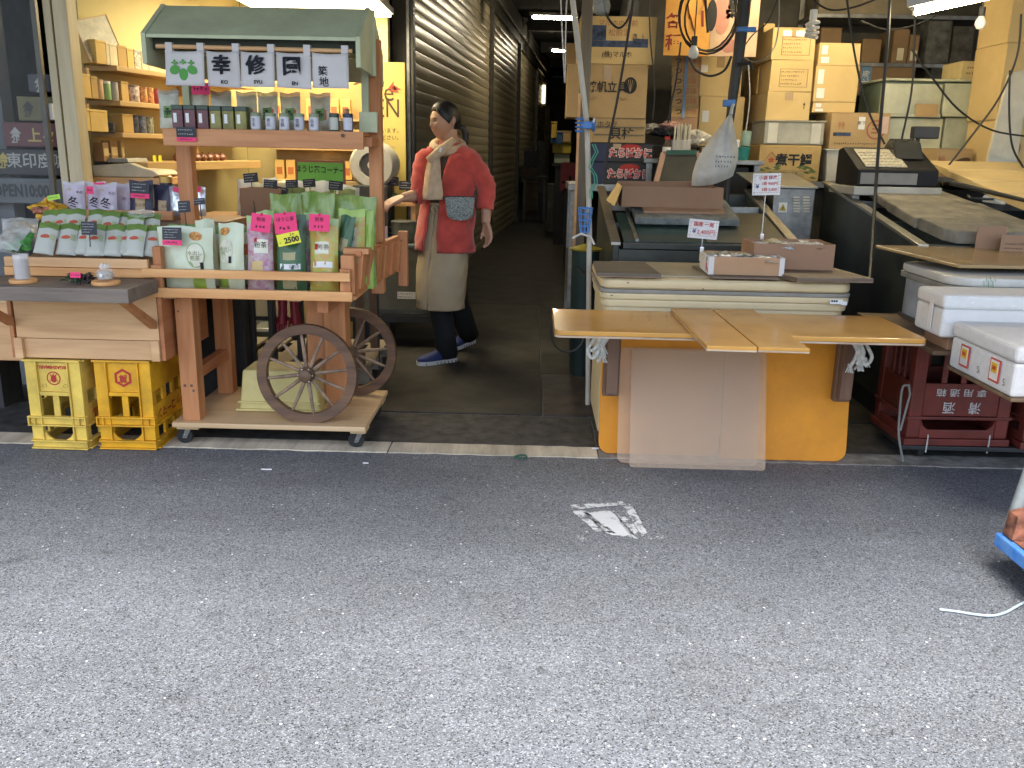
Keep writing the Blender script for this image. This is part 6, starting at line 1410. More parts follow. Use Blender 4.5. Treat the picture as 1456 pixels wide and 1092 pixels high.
lean_board('clear_sheet', 'front milky plastic sheet leaning on the orange boards', .455, 1.045, +.002, .495, 3.665, 3.822, .004, M_poly, .012, corners=(1, 1, 1, 1))
# bracket pieces and plank table
M_brk = wood('bracket_wood', (.22, .12, .07), (.12, .06, .035), 'Z', dirt=.4)
M_wedge = wood('worn_edge', (.60, .47, .33), (.26, .16, .09), 'X', scale=30)
t = thing('plank_table', 'long varnished yellow plank shelf held by dark wooden brackets in front of the freezer', 'shelf', (.8, 3.6, .66))
MB().prism(rrect(.10, 1.50, 3.30, 3.78, .025, 4, (1, 1, 0, 0)), .655, .673, 'Z').build('plank', M_orv, t, bevel=.003)
MB().prism(rrect(.10, 1.50, 3.299, 3.78, .025, 4, (1, 1, 0, 0)), .647, .6545, 'Z').build('plank_edge', M_wedge, t)
for x0_, x1_ in ((.33, .40), (1.33, 1.40)):
    MB().box(x0_, x1_, 3.74, 3.785, .30, .646).build('bracket_post', M_brk, t, bevel=.004); MB().box(x0_-.07*(x0_ < 1), x1_+.06*(x0_ > 1), 3.45, 3.739, .626, .646).build('bracket_arm', M_darkwood, t, bevel=.003)
    MB().box(x0_+.01, x1_-.01, 3.70, 3.7385, .32, .6255).build('bracket_block', M_brk, t, bevel=.003)
MB().box(.41, 1.32, 3.745, 3.775, .60, .646).build('back_rail', M_darkwood, t)
mb = MB()
for k in range(14): 
    c = G(900+k*5-(k % 5)*6, 446+(k % 4)*3, .6735); mb.box(c.x-.003, c.x+.003, c.y-.003, c.y+.003, .6731, .6738)
mb.build('nail_head', M_darkwood, t)
for k, (a0_, a1_, lab) in enumerate(((.605, .775, 'left of two yellow planks laid crosswise on the plank shelf'), (.781, .955, 'right of two yellow planks laid crosswise on the plank shelf'))):
    t = thing('cross_plank', lab, 'plank', ((a0_+a1_)/2, 3.35, .674), 0, 'crosswise planks'); c = [(a0_+.01, 3.0+.0*k), (a1_+.01, 2.995), (a1_-.0, 3.76), (a0_-.0, 3.76)]
    MB().prism(c, .680, .692, 'Z').build('face', M_orv, t, bevel=.002); MB().prism([(x, y+.001) for x, y in c], .674, .6797, 'Z').build('plank_edge', M_wedge, t)
# ropes at both ends of the shelf
def rope(label, px, py, side, seed, y=3.62):
    c = W(px, py, y); t = thing('tied_rope', label, 'rope', (c.x, y, .646), 0, 'white ropes under the shelf'); rr = random.Random(seed)
    for k in range(4):
        x = c.x+side*(k*.012); l = rr.uniform(.10, .17); MB().tube(spline([(x, y, .646), (x-side*.01, y-.01, .60), (x+rr.uniform(-.02, .02), y-.015, .55), (x+rr.uniform(-.03, .02), y-.01, .646-l)]), .0075, 8).build('strand', M_rope, t, smooth=True)
        mb = MB(); e = Vector((x+rr.uniform(-.02, .02), y-.01, .646-l)); 
        for q in range(9): mb.tube([e+Vector((rr.uniform(-.006, .006), rr.uniform(-.006, .006), .01)), e+Vector((rr.uniform(-.022, .022), rr.uniform(-.015, .015), -.028))], .0022, 4)
        mb.build('frayed_end', M_rope, t)
    mb = MB(); mb.tube(spline([(c.x+side*.01, y, .646), (c.x+side*.05, y-.01, .58), (c.x+side*.075, y-.015, .53), (c.x+side*.05, y-.015, .50), (c.x+side*.02, y-.01, .56), (c.x, y, .646)]), .0075, 8); mb.build('loop', M_rope, t, smooth=True)
rope('white frayed rope hanging under the left end of the plank shelf', 862, 480, -1, 4); rope('white frayed rope hanging under the right end of the plank shelf', 1215, 480, 1, 6)

# slanted showcases behind
M_scd = mat('showcase_dark', (.036, .045, .04), .35, var=.3, dirt=.5); M_gl2 = mat('showcase_glass', (.05, .09, .08), .06, alpha=.7)
SA = [.43, 1.40, 4.66, 5.85, .86, 1.10]     # x0 x1 y0 y1 zf zb
def showcase(label, x0, x1, y0, y1, zf, zb, rim=.05):
    t = thing('showcase_freezer', label, 'freezer', ((x0+x1)/2, (y0+y1)/2, .008))
    sl_ = (zb-zf)/(y1-y0)
    for x in (x0, x1-.03): MB().prism([(y0, .12), (y1, .12), (y1, zb), (y0, zf)], x, x+.03, 'X').build('side_wall', M_scd, t, bevel=.004)
    MB().box(x0+.031, x1-.031, y0, y0+.03, .12, zf-.02).build('front_wall', M_scd, t); MB().box(x0+.031, x1-.031, y1-.03, y1, .12, zb-.02).build('back_wall', M_scd, t)
    MB().box(x0+.031, x1-.031, y0+.031, y1-.031, .5, .52).build('basin_floor', M_scd, t)
    for x in (x0-.012, x1-rim+.012): MB().prism([(y0-.01, zf+.001), (y1, zb+.001), (y1, zb+.018), (y0-.01, zf+.018)], x, x+rim, 'X').build('steel_rim', M_steel, t, bevel=.003)
    MB().box(x0+rim, x1-rim, y0-.01, y0+.05, zf-.015, zf+.015).build('front_rim', M_scd, t, bevel=.003)
    for f in (.33, .66): yy = y0+f*(y1-y0); z = zf+f*(zb-zf); MB().box(x0+rim-.01, x1-rim+.01, yy-.012, yy+.012, z-.03, z+.006).build('cross_bar', M_steeld if f > .5 else M_scd, t, bevel=.002)
    MB().box(x0+.02, x1-.02, y0+.02, y1-.02, .009, .119).build('plinth', M_black, t)
    return t, (lambda yy: zf+(yy-y0)*sl_)
t, zA = showcase('dark slant-topped showcase freezer behind the cream chest', *SA)
MB().prism([(4.72, zA(4.72)+.003), (5.25, zA(5.25)+.003), (5.25, zA(5.25)+.009), (4.72, zA(4.72)+.009)], .49, .92, 'X').build('glass_lid', M_gl2, t)
MB().prism([(4.70, zA(4.7)+.011), (5.3, zA(5.3)+.011), (5.3, zA(5.3)+.024), (4.70, zA(4.7)+.024)], .55, .565, 'X').build('lid_runner', M_steeld, t)
MB().prism([(4.72, zA(4.72)+.003), (5.3, zA(5.3)+.003), (5.3, zA(5.3)+.009), (4.72, zA(4.72)+.009)], .925, 1.355, 'X').build('dark_lid', M_scd, t)
# teal baskets inside
t = thing('teal_basket', 'teal plastic basket inside the showcase beside the long carton', 'basket', (1.22, 5.6, .52)); M_teal = mat('teal_plastic', (.02, .20, .17), .4, var=.2)
a_, b_ = W(1030, 290, 5.55).x, W(1068, 290, 5.55).x
zt_ = zA(5.35)-.03
MB().prism(rrect(a_-.1, b_+.01, 5.32, 5.78, .04), .6, .62, 'Z').build('base', M_teal, t)
mb = MB(); 
for q in ((a_-.1, b_+.01, 5.32, 5.33), (a_-.1, b_+.01, 5.77, 5.78), (a_-.1, a_-.09, 5.331, 5.769), (b_, b_+.01, 5.331, 5.769)): mb.box(q[0], q[1], q[2], q[3], .62, zt_)
mb.build('wall', M_teal, t); MB().box(a_-.11, b_+.02, 5.312, 5.319, zt_-.02, zt_).build('white_edge', mat('basket_rim', (.55, .58, .52), .5), t)
MB().box(a_-.1, b_, 5.335, 5.765, .6205, .75).build('ice_layer', mat('teal_liner', (.03, .24, .22), .5, var=.4, scale=30), t)
for x in (a_-.08, b_-.03):
    MB().box(x, x+.03, 5.35, 5.38, .521, .599).build('foot', M_teal, t); MB().box(x, x+.03, 5.70, 5.73, .521, .599).build('foot', M_teal, t)
# stack under the long open carton
zs0 = zA(5.1)+.012
t = thing('foam_slab', 'grey grimy foam slab under the long brown carton', 'slab', (.75, 5.15, zs0)); a_, b_, c_, d_ = fb(903, 318, 1000, 333, 4.98)
MB().prism([(4.98, zA(4.98)+.020), (5.4, zA(5.4)+.020), (5.4, zA(5.4)+.06), (4.98, zA(4.98)+.06)], a_, 1.15, 'X').build('slab', mat('grimy_foam', (.17, .18, .17), .8, var=.3, scale=16, dirt=.4), t, bevel=.012)
x0, x1, z0, z1 = fb(884, 262, 1028, 308, 5.12); z0 = zA(5.2)+.045; 
t = thing('wood_batten', 'dark batten between the foam slab and the long carton', 'batten', (.8, 5.1, z0-.03)); a2, b2, _, _ = fb(915, 312, 1005, 318, 5.05); MB().prism([(5.06, zA(5.06)+.061), (5.36, zA(5.36)+.061), (5.36, zA(5.36)+.09), (5.06, zA(5.06)+.075)], a2, b2+.1, 'X').build('batten', M_cardd, t, bevel=.002)
t = thing('long_carton', 'long open brown carton with its left flap hanging out on the showcase', 'carton', ((x0+x1)/2, 5.25, z0)); zl = z0+.018
z1 = W(955, 266, 5.12).z
MB().box(x0, x1, 5.12, 5.125, zl, z1).build('front_wall', mat('carton_long', (.30, .175, .105), .85, var=.06), t); MB().box(x0, x1, 5.42, 5.425, zl, z1+.02).build('back_wall', MATS['carton_long'], t)
for x in (x0, x1-.005): MB().box(x, x+.005, 5.126, 5.419, zl, z1).build('end_wall', M_cardd, t)
MB().box(x0+.006, x1-.006, 5.126, 5.419, zl, zl+.005).build('base', M_cardd, t)
mb = MB(); A, B_ = W(882, 262, 5.14), W(873, 303, 5.06); mb.add([(x0-.001, 5.13, z1), (x0-.001, 5.40, z1+.01), (B_.x-.02, 5.36, zl+.02), (B_.x, 5.06, zl+.005)], [(0,1,2,3)]); mb.build('hanging_flap', M_cardl, t, solid=.004)
# compressor box with louvres and warning sign
x0, x1, z0, z1 = fb(1104, 268, 1158, 308, 5.6)
t = thing('compressor_unit', 'stainless compressor housing with louvres and yellow warning sign', 'machine', ((x0+x1)/2, 5.7, .008))
MB().box(x0-.02, x1, 5.6, 6.1, .009, z1).build('housing', M_steeld, t, bevel=.006); MB().prism([(5.58, z1+.001), (6.15, z1+.07), (6.15, z1+.08), (5.58, z1+.012)], x0-.14, x1+.01, 'X').build('cover', M_steel, t, bevel=.003)
for c_ in (0, 1):
    for k in range(6):
        a_, b_, c2, d2 = fb(1128+c_*14, 279.5+k*4, 1137+c_*14, 281.5+k*4, 5.595); MB().box(a_, b_, 5.592, 5.599, c2, d2).build('louvre', mat('louvre_pale', (.62, .58, .46), .5), t)
a_, b_, c_, d_ = fb(1107, 288, 1119, 302, 5.594); MB().box(a_, b_, 5.594, 5.598, c_, d_).build('warning_plate', M_white, t); mb = MB(); m_ = (a_+b_)/2; mb.add([(a_+.004, 5.5925, c_+.01), (b_-.004, 5.5925, c_+.01), (m_, 5.5925, d_-.006)], [(0,1,2)]); mb.build('warning_triangle', mat('warning_yellow', (.62, .45, .03), .5), t); mb = MB(); mb.add([(m_-.004, 5.5915, c_+.03), (m_+.005, 5.5915, c_+.03), (m_-.001, 5.5915, c_+.016)], [(0,1,2)]); mb.add([(m_-.003, 5.5915, c_+.026), (m_+.006, 5.5915, c_+.04), (m_+.001, 5.5915, c_+.026)], [(0,1,2)]); mb.build('bolt_print', M_ink, t)

# right-hand showcase with slabs and flattened cartons
SC = [1.83, 3.3, 4.25, 5.75, .92, 1.16]
t, zC = showcase('steel-rimmed slant-topped showcase freezer under the cash register', *SC)
def slanted(name, label, cat, pts, h0, h1, m, bev=.01, zf=None):
    """a slab lying on the slope of the right showcase; pts = (x, y)"""
    zf = zf or zC; t = thing(name, label, cat, (pts[0][0], pts[0][1], zf(pts[0][1])+h0)); n = len(pts); vs = [(x, y, zf(y)+h0) for x, y in pts]+[(x, y, zf(y)+h1) for x, y in pts]
    MB().add(vs, [tuple(range(n-1, -1, -1)), tuple(range(n, 2*n))]+[(i, (i+1) % n, n+(i+1) % n, n+i) for i in range(n)]).build('slab', m, t, bevel=bev, seg=2); return t
def GC(px, py, h):      # pixel -> point on the slope
    d = CAMROT.to_3x3() @ Vector(((px-728)/F, -(py-546)/F, -1.0)); sl_ = (SC[5]-SC[4])/(SC[3]-SC[2]); k = (SC[4]-sl_*SC[2]+h-H)/(d.z-sl_*d.y); return (d.x*k, d.y*k)
M_slab = mat('dusty_foam_slab', (.23, .205, .155), .85, var=.22, scale=10, bump=.4, bscale=50, dirt=.35)
slanted('styrofoam_slab', 'dusty grey foam lid lying furthest back on the right showcase', 'foam lid', [GC(1216, 288, .06), GC(1318, 306, .06), GC(1290, 290, .06), GC(1225, 287, .06)] if False else [(1.93, 4.95), (2.42, 4.95), (2.36, 5.3), (1.95, 5.3)], .019, .065, M_slab)
slanted('styrofoam_slab', 'dusty grey foam lid lying in the middle of the right showcase', 'foam lid', [(1.92, 4.55), (2.46, 4.55), (2.42, 4.94), (1.92, 4.94)], .019, .072, M_slab)
slanted('styrofoam_slab', 'thick foam lid with rounded corner nearest the street on the right showcase', 'foam lid', [(1.96, 4.32), (2.0, 4.26), (2.43, 4.26), (2.45, 4.54), (1.93, 4.54)], .019, .08, M_slab)
slanted('plywood_sheet', 'varnished brown plywood sheet lying over the front of the white tub', 'board', [(1.80, 3.78), (2.75, 3.80), (2.75, 4.24), (1.62, 4.24)], .0, .014, mat('varnished_ply', (.34, .22, .09), .25, var=.15, scale=3, stretch=(.2, 1, 1), coat=.3, dirt=.2), .003, zf=lambda y: .885+(y-3.78)*.07)
cl = [(2.40, 4.25), (2.40, 4.60), (2.38, 4.9), (2.36, 5.2), (2.35, 5.5), (2.34, 5.74)]
for k in range(5):
    (xa, ya), (xb, yb_) = cl[k], cl[k+1]
    t = slanted('flattened_carton', f'flattened light carton on the right showcase, {ORD[k]} from the street', 'carton', [(xa+.12, ya), (3.2, ya), (3.2, yb_+.05), (xb+.12, yb_+.05)], .085+.006*k, .125+.006*k, M_cardl, .004); t['group'] = 'flattened cartons on the right showcase'
t = thing('folded_carton', 'brown carton piece standing at the front of the flattened cartons', 'carton', (2.5, 4.2, zC(4.25)))
a_, b_, c_, d_ = fb(1388, 322, 1430, 362, 4.2); MB().box(a_, b_, 4.2, 4.206, zC(4.25)-.02, d_).build('panel', M_cardd, t, bevel=.002); a_, b_, c_, d_ = fb(1424, 335, 1475, 385, 4.12); MB().box(a_, b_, 4.14, 4.146, c_+.01, d_).build('side_panel', M_cardd, t, bevel=.002); scribble(a_+.02, b_-.04, c_+.05, d_-.03, 4, 4.138, seed=44, h=.6).build('print', M_inkb, t)
t = thing('black_staff', 'thin black staff lying on the flattened cartons', 'staff', (2.6, 5.5, zC(5.5)+.14)); A, B_ = GC(1352, 262, .15), GC(1460, 288, .15); MB().tube([(A[0], A[1], zC(A[1])+.158), (B_[0], B_[1], zC(B_[1])+.158)], [.014, .01], 8).build('shaft', M_wire, t); MB().tube([(B_[0]-.25, B_[1]+.1, zC(B_[1]+.1)+.16), (B_[0]-.28, B_[1], zC(B_[1])+.165), (B_[0]-.2, B_[1]-.06, zC(B_[1])+.165), (B_[0]-.15, B_[1]+.02, zC(B_[1])+.165)], .006, 6).build('hand_loop', M_wire, t); MB().tube([(B_[0]-.2, B_[1]+.02, zC(B_[1])+.165), (B_[0]-.16, B_[1]-.1, zC(B_[1]-.1)+.165)], [.02, .008], 6).build('tassel', M_film, t)
# register counter and black register
Yk = 5.2; x0, x1, z0, z1 = fb(1222, 200, 1338, 258, Yk)
zb_ = z0-.03
t = thing('register_bench', 'narrow pale bench carrying the black register', 'bench', ((x0+x1)/2, Yk+.2, zC(5.3)))
MB().box(x0-.02, x1+.02, Yk-.02, Yk+.42, zb_-.05, zb_-.001).build('top', mat('bench_pale', (.42, .40, .34), .5, dirt=.2), t, bevel=.006)
for x in (x0, x1-.04): MB().box(x, x+.04, Yk+.05, Yk+.40, zC(5.2)+.02, zb_-.051).build('leg', M_steeld, t)
t = thing('cash_register', 'black sloping cash register with customer display on the right stall', 'cash register', ((x0+x1)/2, Yk+.2, zb_))
M_regb = mat('register_black', (.006, .006, .007), .55, spec=.3)
MB().prism([(Yk, zb_), (Yk+.38, zb_), (Yk+.38, zb_+.20), (Yk+.30, zb_+.215), (Yk+.02, zb_+.10), (Yk, zb_+.09)], x0, x1, 'X').build('body', M_regb, t, bevel=.01)
MB().prism([(Yk+.03, zb_+.106), (Yk+.26, zb_+.2005), (Yk+.26, zb_+.206), (Yk+.03, zb_+.112)], x0+.05, x1-.17, 'X').build('keyboard', mat('key_beige', (.42, .38, .28), .5, var=.3, scale=60), t, bevel=.002)
mb = MB()
for i in range(9):
    for j in range(5):
        f = j/5; xx = x0+.06+i*(x1-x0-.25)/9; yy = Yk+.045+f*.2; zz = zb_+.113+f*.0825; mb.box(xx, xx+.018, yy, yy+.024, zz, zz+.008)
mb.build('key', mat('key_grey', (.30, .29, .26), .5), t); [o for o in COL.objects if o.name.startswith('key') and o.parent == t][-1]['kind'] = 'stuff'
MB().box(x0+.015, x1-.12, Yk-.004, Yk-.0005, zb_+.012, zb_+.075).build('cash_drawer', mat('drawer_grey', (.2, .19, .17), .4), t, bevel=.003)
MB().prism([(Yk+.12, zb_+.15), (Yk+.2, zb_+.25), (Yk+.28, zb_+.27), (Yk+.36, zb_+.21)], x1-.20, x1-.04, 'X').build('printer_cover', mat('smoke_cover', (.05, .05, .045), .12), t, bevel=.015)
MB().cyl((x1-.02, Yk+.3, zb_+.19), (x1-.02, Yk+.3, zb_+.29), .012, n=8).build('display_stem', M_black, t); MB().box(x1-.06, x1+.09, Yk+.27, Yk+.33, zb_+.27, zb_+.34).build('customer_display', M_black, t, bevel=.008)

# ---- box stacks at the back of the right stall
M_tape = mat('parcel_tape', (.40, .27, .13), .25, var=.1)
def carton(label, px0, py0, px1, py1, y, dep, m=M_card, z0=None, name='cardboard_box', group=None, tape=True, cat='cardboard box', dz=0, rz=0):
    x0, x1, za, z1 = fb(px0, py0, px1, py1, y); z0 = za if z0 is None else z0
    t = thing(name, label, cat, ((x0+x1)/2, y, z0), rz, group)
    w2 = (x1-x0)/2; h = z1-z0
    rj = random.Random(int(px0*7+py0)); bx_ = MB().box(-w2, w2, 0, dep, 0, h); bx_.v = [(x+rj.uniform(-.006, .006)*(z > 0), y+rj.uniform(-.004, .006)*(z > 0), z) for x, y, z in bx_.v]; bx_.build('box', m, t, local=True, bevel=.004)
    if h > .12: MB().box(-.028, .028, -.0012+rj.uniform(-.0002, .0002), -.0004, h*.72, h-.002).build('tape', M_tape, t, local=True) if rj.random() < .6 and w2 > .15 else None
    t.rotation_euler[2] = rz+R(rj.uniform(-1.6, 1.6))
    for s in (0, 1): MB().box(-w2+.002, w2-.002, s*(dep/2)+.002, s*(dep/2)+dep/2-.002, h+.0005, h+.004).build('flap', m, t, local=True)
    t['_w'] = w2; t['_h'] = h
    return t, x0, x1, z0, z1

# left stack by the wooden post: four boxes in a column on crab boxes
Ys = 6.5
M_navyb = mat('navy_carton', (.03, .035, .085), .6, var=.15); M_crab = mat('crab_black', (.022, .02, .02), .5)
zc = .95
t = thing('stack_table', 'low dark table under the crab boxes beside the post', 'table', (.55, Ys+.2, .008)); x0, x1, zz, _ = fb(818, 258, 930, 262, Ys); zc = zz
MB().box(x0-.05, x1+.02, Ys-.03, Ys+.55, zc-.05, zc-.001).build('top', M_steeld, t, bevel=.004)
for x in (x0-.03, x1-.05):
    for y in (Ys, Ys+.48): MB().box(x, x+.05, y, y+.05, .009, zc-.051).build('leg', M_steeld, t)
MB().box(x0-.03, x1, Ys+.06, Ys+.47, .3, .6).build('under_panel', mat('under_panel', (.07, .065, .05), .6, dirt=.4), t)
zprev = zc
lab = ['lower black crab box with red brush lettering', 'upper black crab box with red brush lettering']
for k, (py0, py1) in enumerate(((231, 257), (204, 230))):
    t, x0, x1, z0, z1 = carton(lab[k], 822+k*4, py0, 928, py1, Ys, .45, M_crab, zprev, group='crab boxes', cat='carton'); zprev = z1+.005
    MB().box(-t['_w']-.001, -t['_w']+.20, -.004, -.0005, 0.002, t['_h']-.002).build('navy_side', M_navyb, t, local=True); MB().box(-t['_w']+.01, -t['_w']+.06, -.006, -.0045, .03, t['_h']-.03).build('label', mat('pale_blue_label', (.38, .42, .40), .6), t, local=True)
    text(t, 'たらばかに', (.095, -.004, t['_h']*.46), .07, mat('outline_white', (.70, .60, .56), .6, var=0), local=True, bold=.006, sx=.88); text(t, 'たらばかに', (.095, -.006, t['_h']*.46), .07, mat('crab_red', (.60, .06, .05), .6, var=0), local=True, bold=.0012, sx=.88); mb = MB(); disc(mb, .10, t['_h']*.78, .07, .025, -.0025); mb.build('crab_print', M_inkr, t, local=True)
for k, (q, labx, m_) in enumerate((((842, 169, 918, 203), 'box marked scallop adductor under the grilled scallop box', M_card), ((806, 92, 920, 168), 'large box marked grilled scallop with shell print beside the post', M_card), ((824, 24, 932, 91), 'top box of the left stack with blue wave picture', M_cardl))):
    t, x0, x1, z0, z1 = carton(labx, *q, Ys, .45, m_, zprev, group='scallop boxes by the post'); zprev = z1+.005
    w2, h = t['_w'], t['_h']
    if k == 0:
        text(t, '貝柱', (.02, -.003, h*.35), .085, M_ink, local=True, bold=.001); text(t, 'ホタテ', (-.08, -.003, h*.74), .05, M_ink, local=True); mb = MB(); mb.box(-w2+.01, w2-.01, -.002, -.001, h*.3, h*.36); mb.box(-w2+.01, w2-.01, -.002, -.001, h*.62, h*.68); mb.build('print_band', mat('grey_print', (.17, .14, .10), .8), t, local=True)
    if k == 1:
        text(t, '焼帆立貝', (.0, -.003, h*.57), .078, M_ink, local=True, bold=.0012, sx=.9); mb = MB()
        disc(mb, .16, h*.62, .045, .055, -.002); 
        mb.build('shell_print', M_ink, t, local=True); mb = MB()
        for j in range(5): mb.bar((.16, -.0035, h*.62-.045), (.16+.04*math.sin((j-2)*.4), -.0035, h*.62+.04*math.cos((j-2)*.4)), .003, .0006)
        mb.build('shell_rib_print', M_card, t, local=True)
        mb = MB()
        for sx_ in (-.16, .06):
            for j in range(10): a = j*.7; mb.bar((sx_+j*.008, -.003, h*.38+.012*math.sin(a)), (sx_+(j+1)*.008, -.003, h*.38+.012*math.sin(a+.9)), .005, .0006)
        mb.build('wave_flourish', M_ink, t, local=True)
    if k == 2:
        M_bp = mat('blue_print', (.05, .075, .15), .7, var=.5, scale=18); mb = MB(); x_a, x_b = -w2+.05, w2-.05; mb.box(x_a, x_b, -.002, -.001, h*.36, h*.5); mb.box(x_a, x_a+.13, -.002, -.001, h*.502, h*.82); mb.box(x_b-.1, x_b, -.002, -.001, h*.502, h*.6)
        for j in range(9): mb.bar((x_b-.10+.02*math.cos(j*.8)+j*.006, -.0025, h*.55+.03*math.sin(j*.8)), (x_b-.10+.025*math.cos(j*.8+1)+j*.006, -.0025, h*.55+.035*math.sin(j*.8+1)), .012, .0006)
        mb.build('wave_picture', M_bp, t, local=True); text(t, '松前漬', (.01, -.003, h*.66), .05, mat('faded_red', (.36, .12, .07), .8), local=True); text(t, '(株)マルホ', (.0, -.003, h*.2), .045, M_inkb, local=True, bold=.0005); text(t, 'マルホの松前', (.0, -.003, h*.86), .045, MATS['faded_red'], local=True)
# more cartons behind in the left stack
carton('plain carton edge peeping out left of the stack in the alley', 806, 62, 824, 92, Ys+.6, .3, M_card, None)
# wooden post, rod with blue clamps
a_, b_, c_, d_ = fb(819, 170, 833, 330, 4.75)
t = thing('wooden_post', 'grey wooden post at the alley corner behind the white pipe', 'post', ((a_+b_)/2, 6.0, .008)); a_, b_, c_, d_ = fb(819, 170, 834, 334, 6.2); MB().box(a_, b_, 6.2, 6.27, .009, 3.6).build('post', wood('grey_post', (.20, .17, .12), (.12, .10, .07), 'Z', dirt=.3), t, bevel=.004); MB().box(a_-.005, a_+.012, 6.19, 6.199, .3, 1.7).build('edge_strip', M_pale, t)
t = thing('white_pipe', 'slim white plastic pipe standing at the alley corner with blue clamps', 'pipe', (W(838, 440, 4.62).x, 4.62, .008)); A, B_, C_ = W(812, -20, 4.62), W(835, 180, 4.62), W(838, 330, 4.62)
M_pipe = mat('pipe_white', (.50, .46, .38), .5, dirt=.2); MB().tube([(C_.x+.03, 4.62, .009), C_, B_, A, A+(A-B_)*.6], .014, 10).build('pipe', M_pipe, t, smooth=True)
M_blue = mat('clamp_blue', (.06, .20, .50), .4, var=.15)
def clamp(label, px, py, s, n):
    c = W(px, py, 4.57); t = thing('blue_clip', label, 'clip', c, 0, 'blue clips on the white pipe')
    MB().lathe([(.03*s, -.012*s), (.05*s, 0), (.03*s, .012*s)], n=16, M=Matrix.Translation((.03*s, 0, 0)) @ Matrix.Rotation(R(90), 4, 'Y')).build('grip', M_blue, t, local=True, smooth=True)
    MB().box(-.05*s, .03*s, -.014*s, .014*s, -.022*s, .022*s).build('hinge', M_blue, t, local=True, bevel=.006*s)
    for k in range(n): MB().tube([(-.03*s-.01*s, -.01*s, .036*s-k*.072*s/(n-1)), (-.062*s, -.02*s, .04*s-k*.08*s/(n-1)), (-.088*s, 0, .034*s-k*.068*s/(n-1))], [.007*s, .009*s, .005*s], 6).build('prong', M_blue, t, local=True, smooth=True)
    return t
clamp('big blue plastic clip near the top of the white pipe', 838, 178, .78, 4)
c = W(832, 310, 4.57); t = thing('blue_mesh_basket', 'small blue mesh basket tied low on the white pipe', 'basket', c); mb = MB()
for k in range(8):
    a = k*math.pi/4; mb.tube([(.035*math.cos(a), .035*math.sin(a), .05), (.022*math.cos(a), .022*math.sin(a), -.07)], .003, 5)
for z, r in ((.05, .036), (.02, .033), (-.01, .03), (-.04, .026), (-.07, .022)): mb.tube([(r*math.cos(k*.524), r*math.sin(k*.524), z) for k in range(13)], .0035, 5)
mb.build('mesh', M_blue, t, local=True); mb = MB(); mb.tube([(-.06, -.02, -.10), (-.02, -.04, -.075), (.03, -.03, -.09), (.05, -.01, -.13)], .006, 6); mb.build('tie', M_rope, t, local=True)
mb = MB(); pts = [W(842+5*math.sin(k*1.7), 205+k*11, 4.58) for k in range(8)]; mb.tube(pts, .003, 5); mb.tube([p+Vector((.012, 0, 0)) for p in pts], .003, 5)
t = tag(mb.build('green_twine', mat('green_twine', (.06, .30, .19), .7), smooth=True), 'green twine dangling below the big blue clip', 'twine')
mb = MB(); mb.tube([W(797, -10, 4.7), W(800, 60, 4.7), W(803, 118, 4.7)], .0035, 5); mb.tube([W(806, -10, 4.7), W(804, 60, 4.7), W(803.5, 118, 4.7)], .0035, 5); tag(mb.build('pipe_rope', M_rope), 'pale double cord hanging beside the white pipe', 'cord')
t = thing('mop_bucket', 'dark green bucket with yellow rim and tools at the alley corner', 'bucket', (W(830, 430, 5.3).x, 5.3, .008)); c = t.location
MB().lathe([(.07, 0), (.085, .33), (.088, .34)], n=22).build('bucket', mat('bucket_green', (.008, .02, .016), .6), t, local=True, smooth=True); MB().tube([(.1, -.1, .3), (.0, -.16, .62), (-.05, -.05, .66)], .008, 6).build('hose', M_wire, t, local=True, smooth=True)
zz = W(818, 350, 5.3).z; MB().lathe([(.09, zz-.03), (.1, zz-.02), (.0, zz+.01)], n=16).build('yellow_cover', mat('cover_yellow', (.42, .33, .04), .5), t, local=True, smooth=True); MB().lathe([(.08, .341), (.082, zz-.031)], n=16).build('inner_bin', mat('bin_green', (.012, .03, .024), .6), t, local=True, smooth=True)
MB().box(.02, .12, -.14, -.135, .24, .33).build('orange_label', mat('label_orange', (.55, .24, .03), .6), t, local=True)
mb = MB(); c = W(805, 470, 4.5); mb.tube([c+Vector((.09*math.cos(k*.4)+.01, .0, .115*math.sin(k*.4))) for k in range(17)], .0055, 6); tag(mb.build('black_hose_loop', M_wire, smooth=True), 'black hose loop hanging low beside the freezer', 'hose')

# orange signboard and cable coil, black pole with bag
Yo = 6.4; x0, x1, z0, z1 = fb(946, -22, 1079, 80, Yo)
t = thing('hanging_signboard', 'orange signboard with dark red characters and squid picture hanging at the top', 'sign', ((x0+x1)/2, Yo, z0)); xm = W(1010, 40, Yo).x
MB().box(x0, xm, Yo, Yo+.02, z0, z1).build('orange_panel', mat('sign_orange', (.60, .30, .055), .6), t, bevel=.003); MB().box(xm+.002, x1, Yo, Yo+.02, z0, z1).build('peach_panel', mat('sign_peach', (.52, .36, .24), .6), t, bevel=.003)
text(t, '各', W(957, 31, Yo-.003), .10, mat('deep_red_ink', (.22, .03, .02), .7), bold=.002); text(t, '種', W(957, 62, Yo-.003), .11, MATS['deep_red_ink'], bold=.002); text(t, '黒', W(1049, 12, Yo-.003), .16, M_ink, bold=.006)
mb = MB(); c = W(1027, 20, Yo-.003); disc(mb, c.x, c.z, .055, .13, c.y, 20); c = W(1036, 65, Yo-.003); disc(mb, c.x, c.z, .06, .045, c.y, 16); mb.build('squid_print', mat('squid_pink', (.45, .20, .15), .6), t); c = W(1012, 22, Yo-.004); mb = MB(); disc(mb, c.x, c.z, .035, .10, c.y-.001, 16); mb.build('squid_shadow_print', M_ink, t)
mb = MB()
for k in range(6):
    c = W(975+6*k, 10+(k*17) % 40, Yo-.004); mb.bar(c, c+Vector((.05*math.cos(k*2), 0, .10)), .016, .001)
mb.build('brush_print', MATS['deep_red_ink'], t)
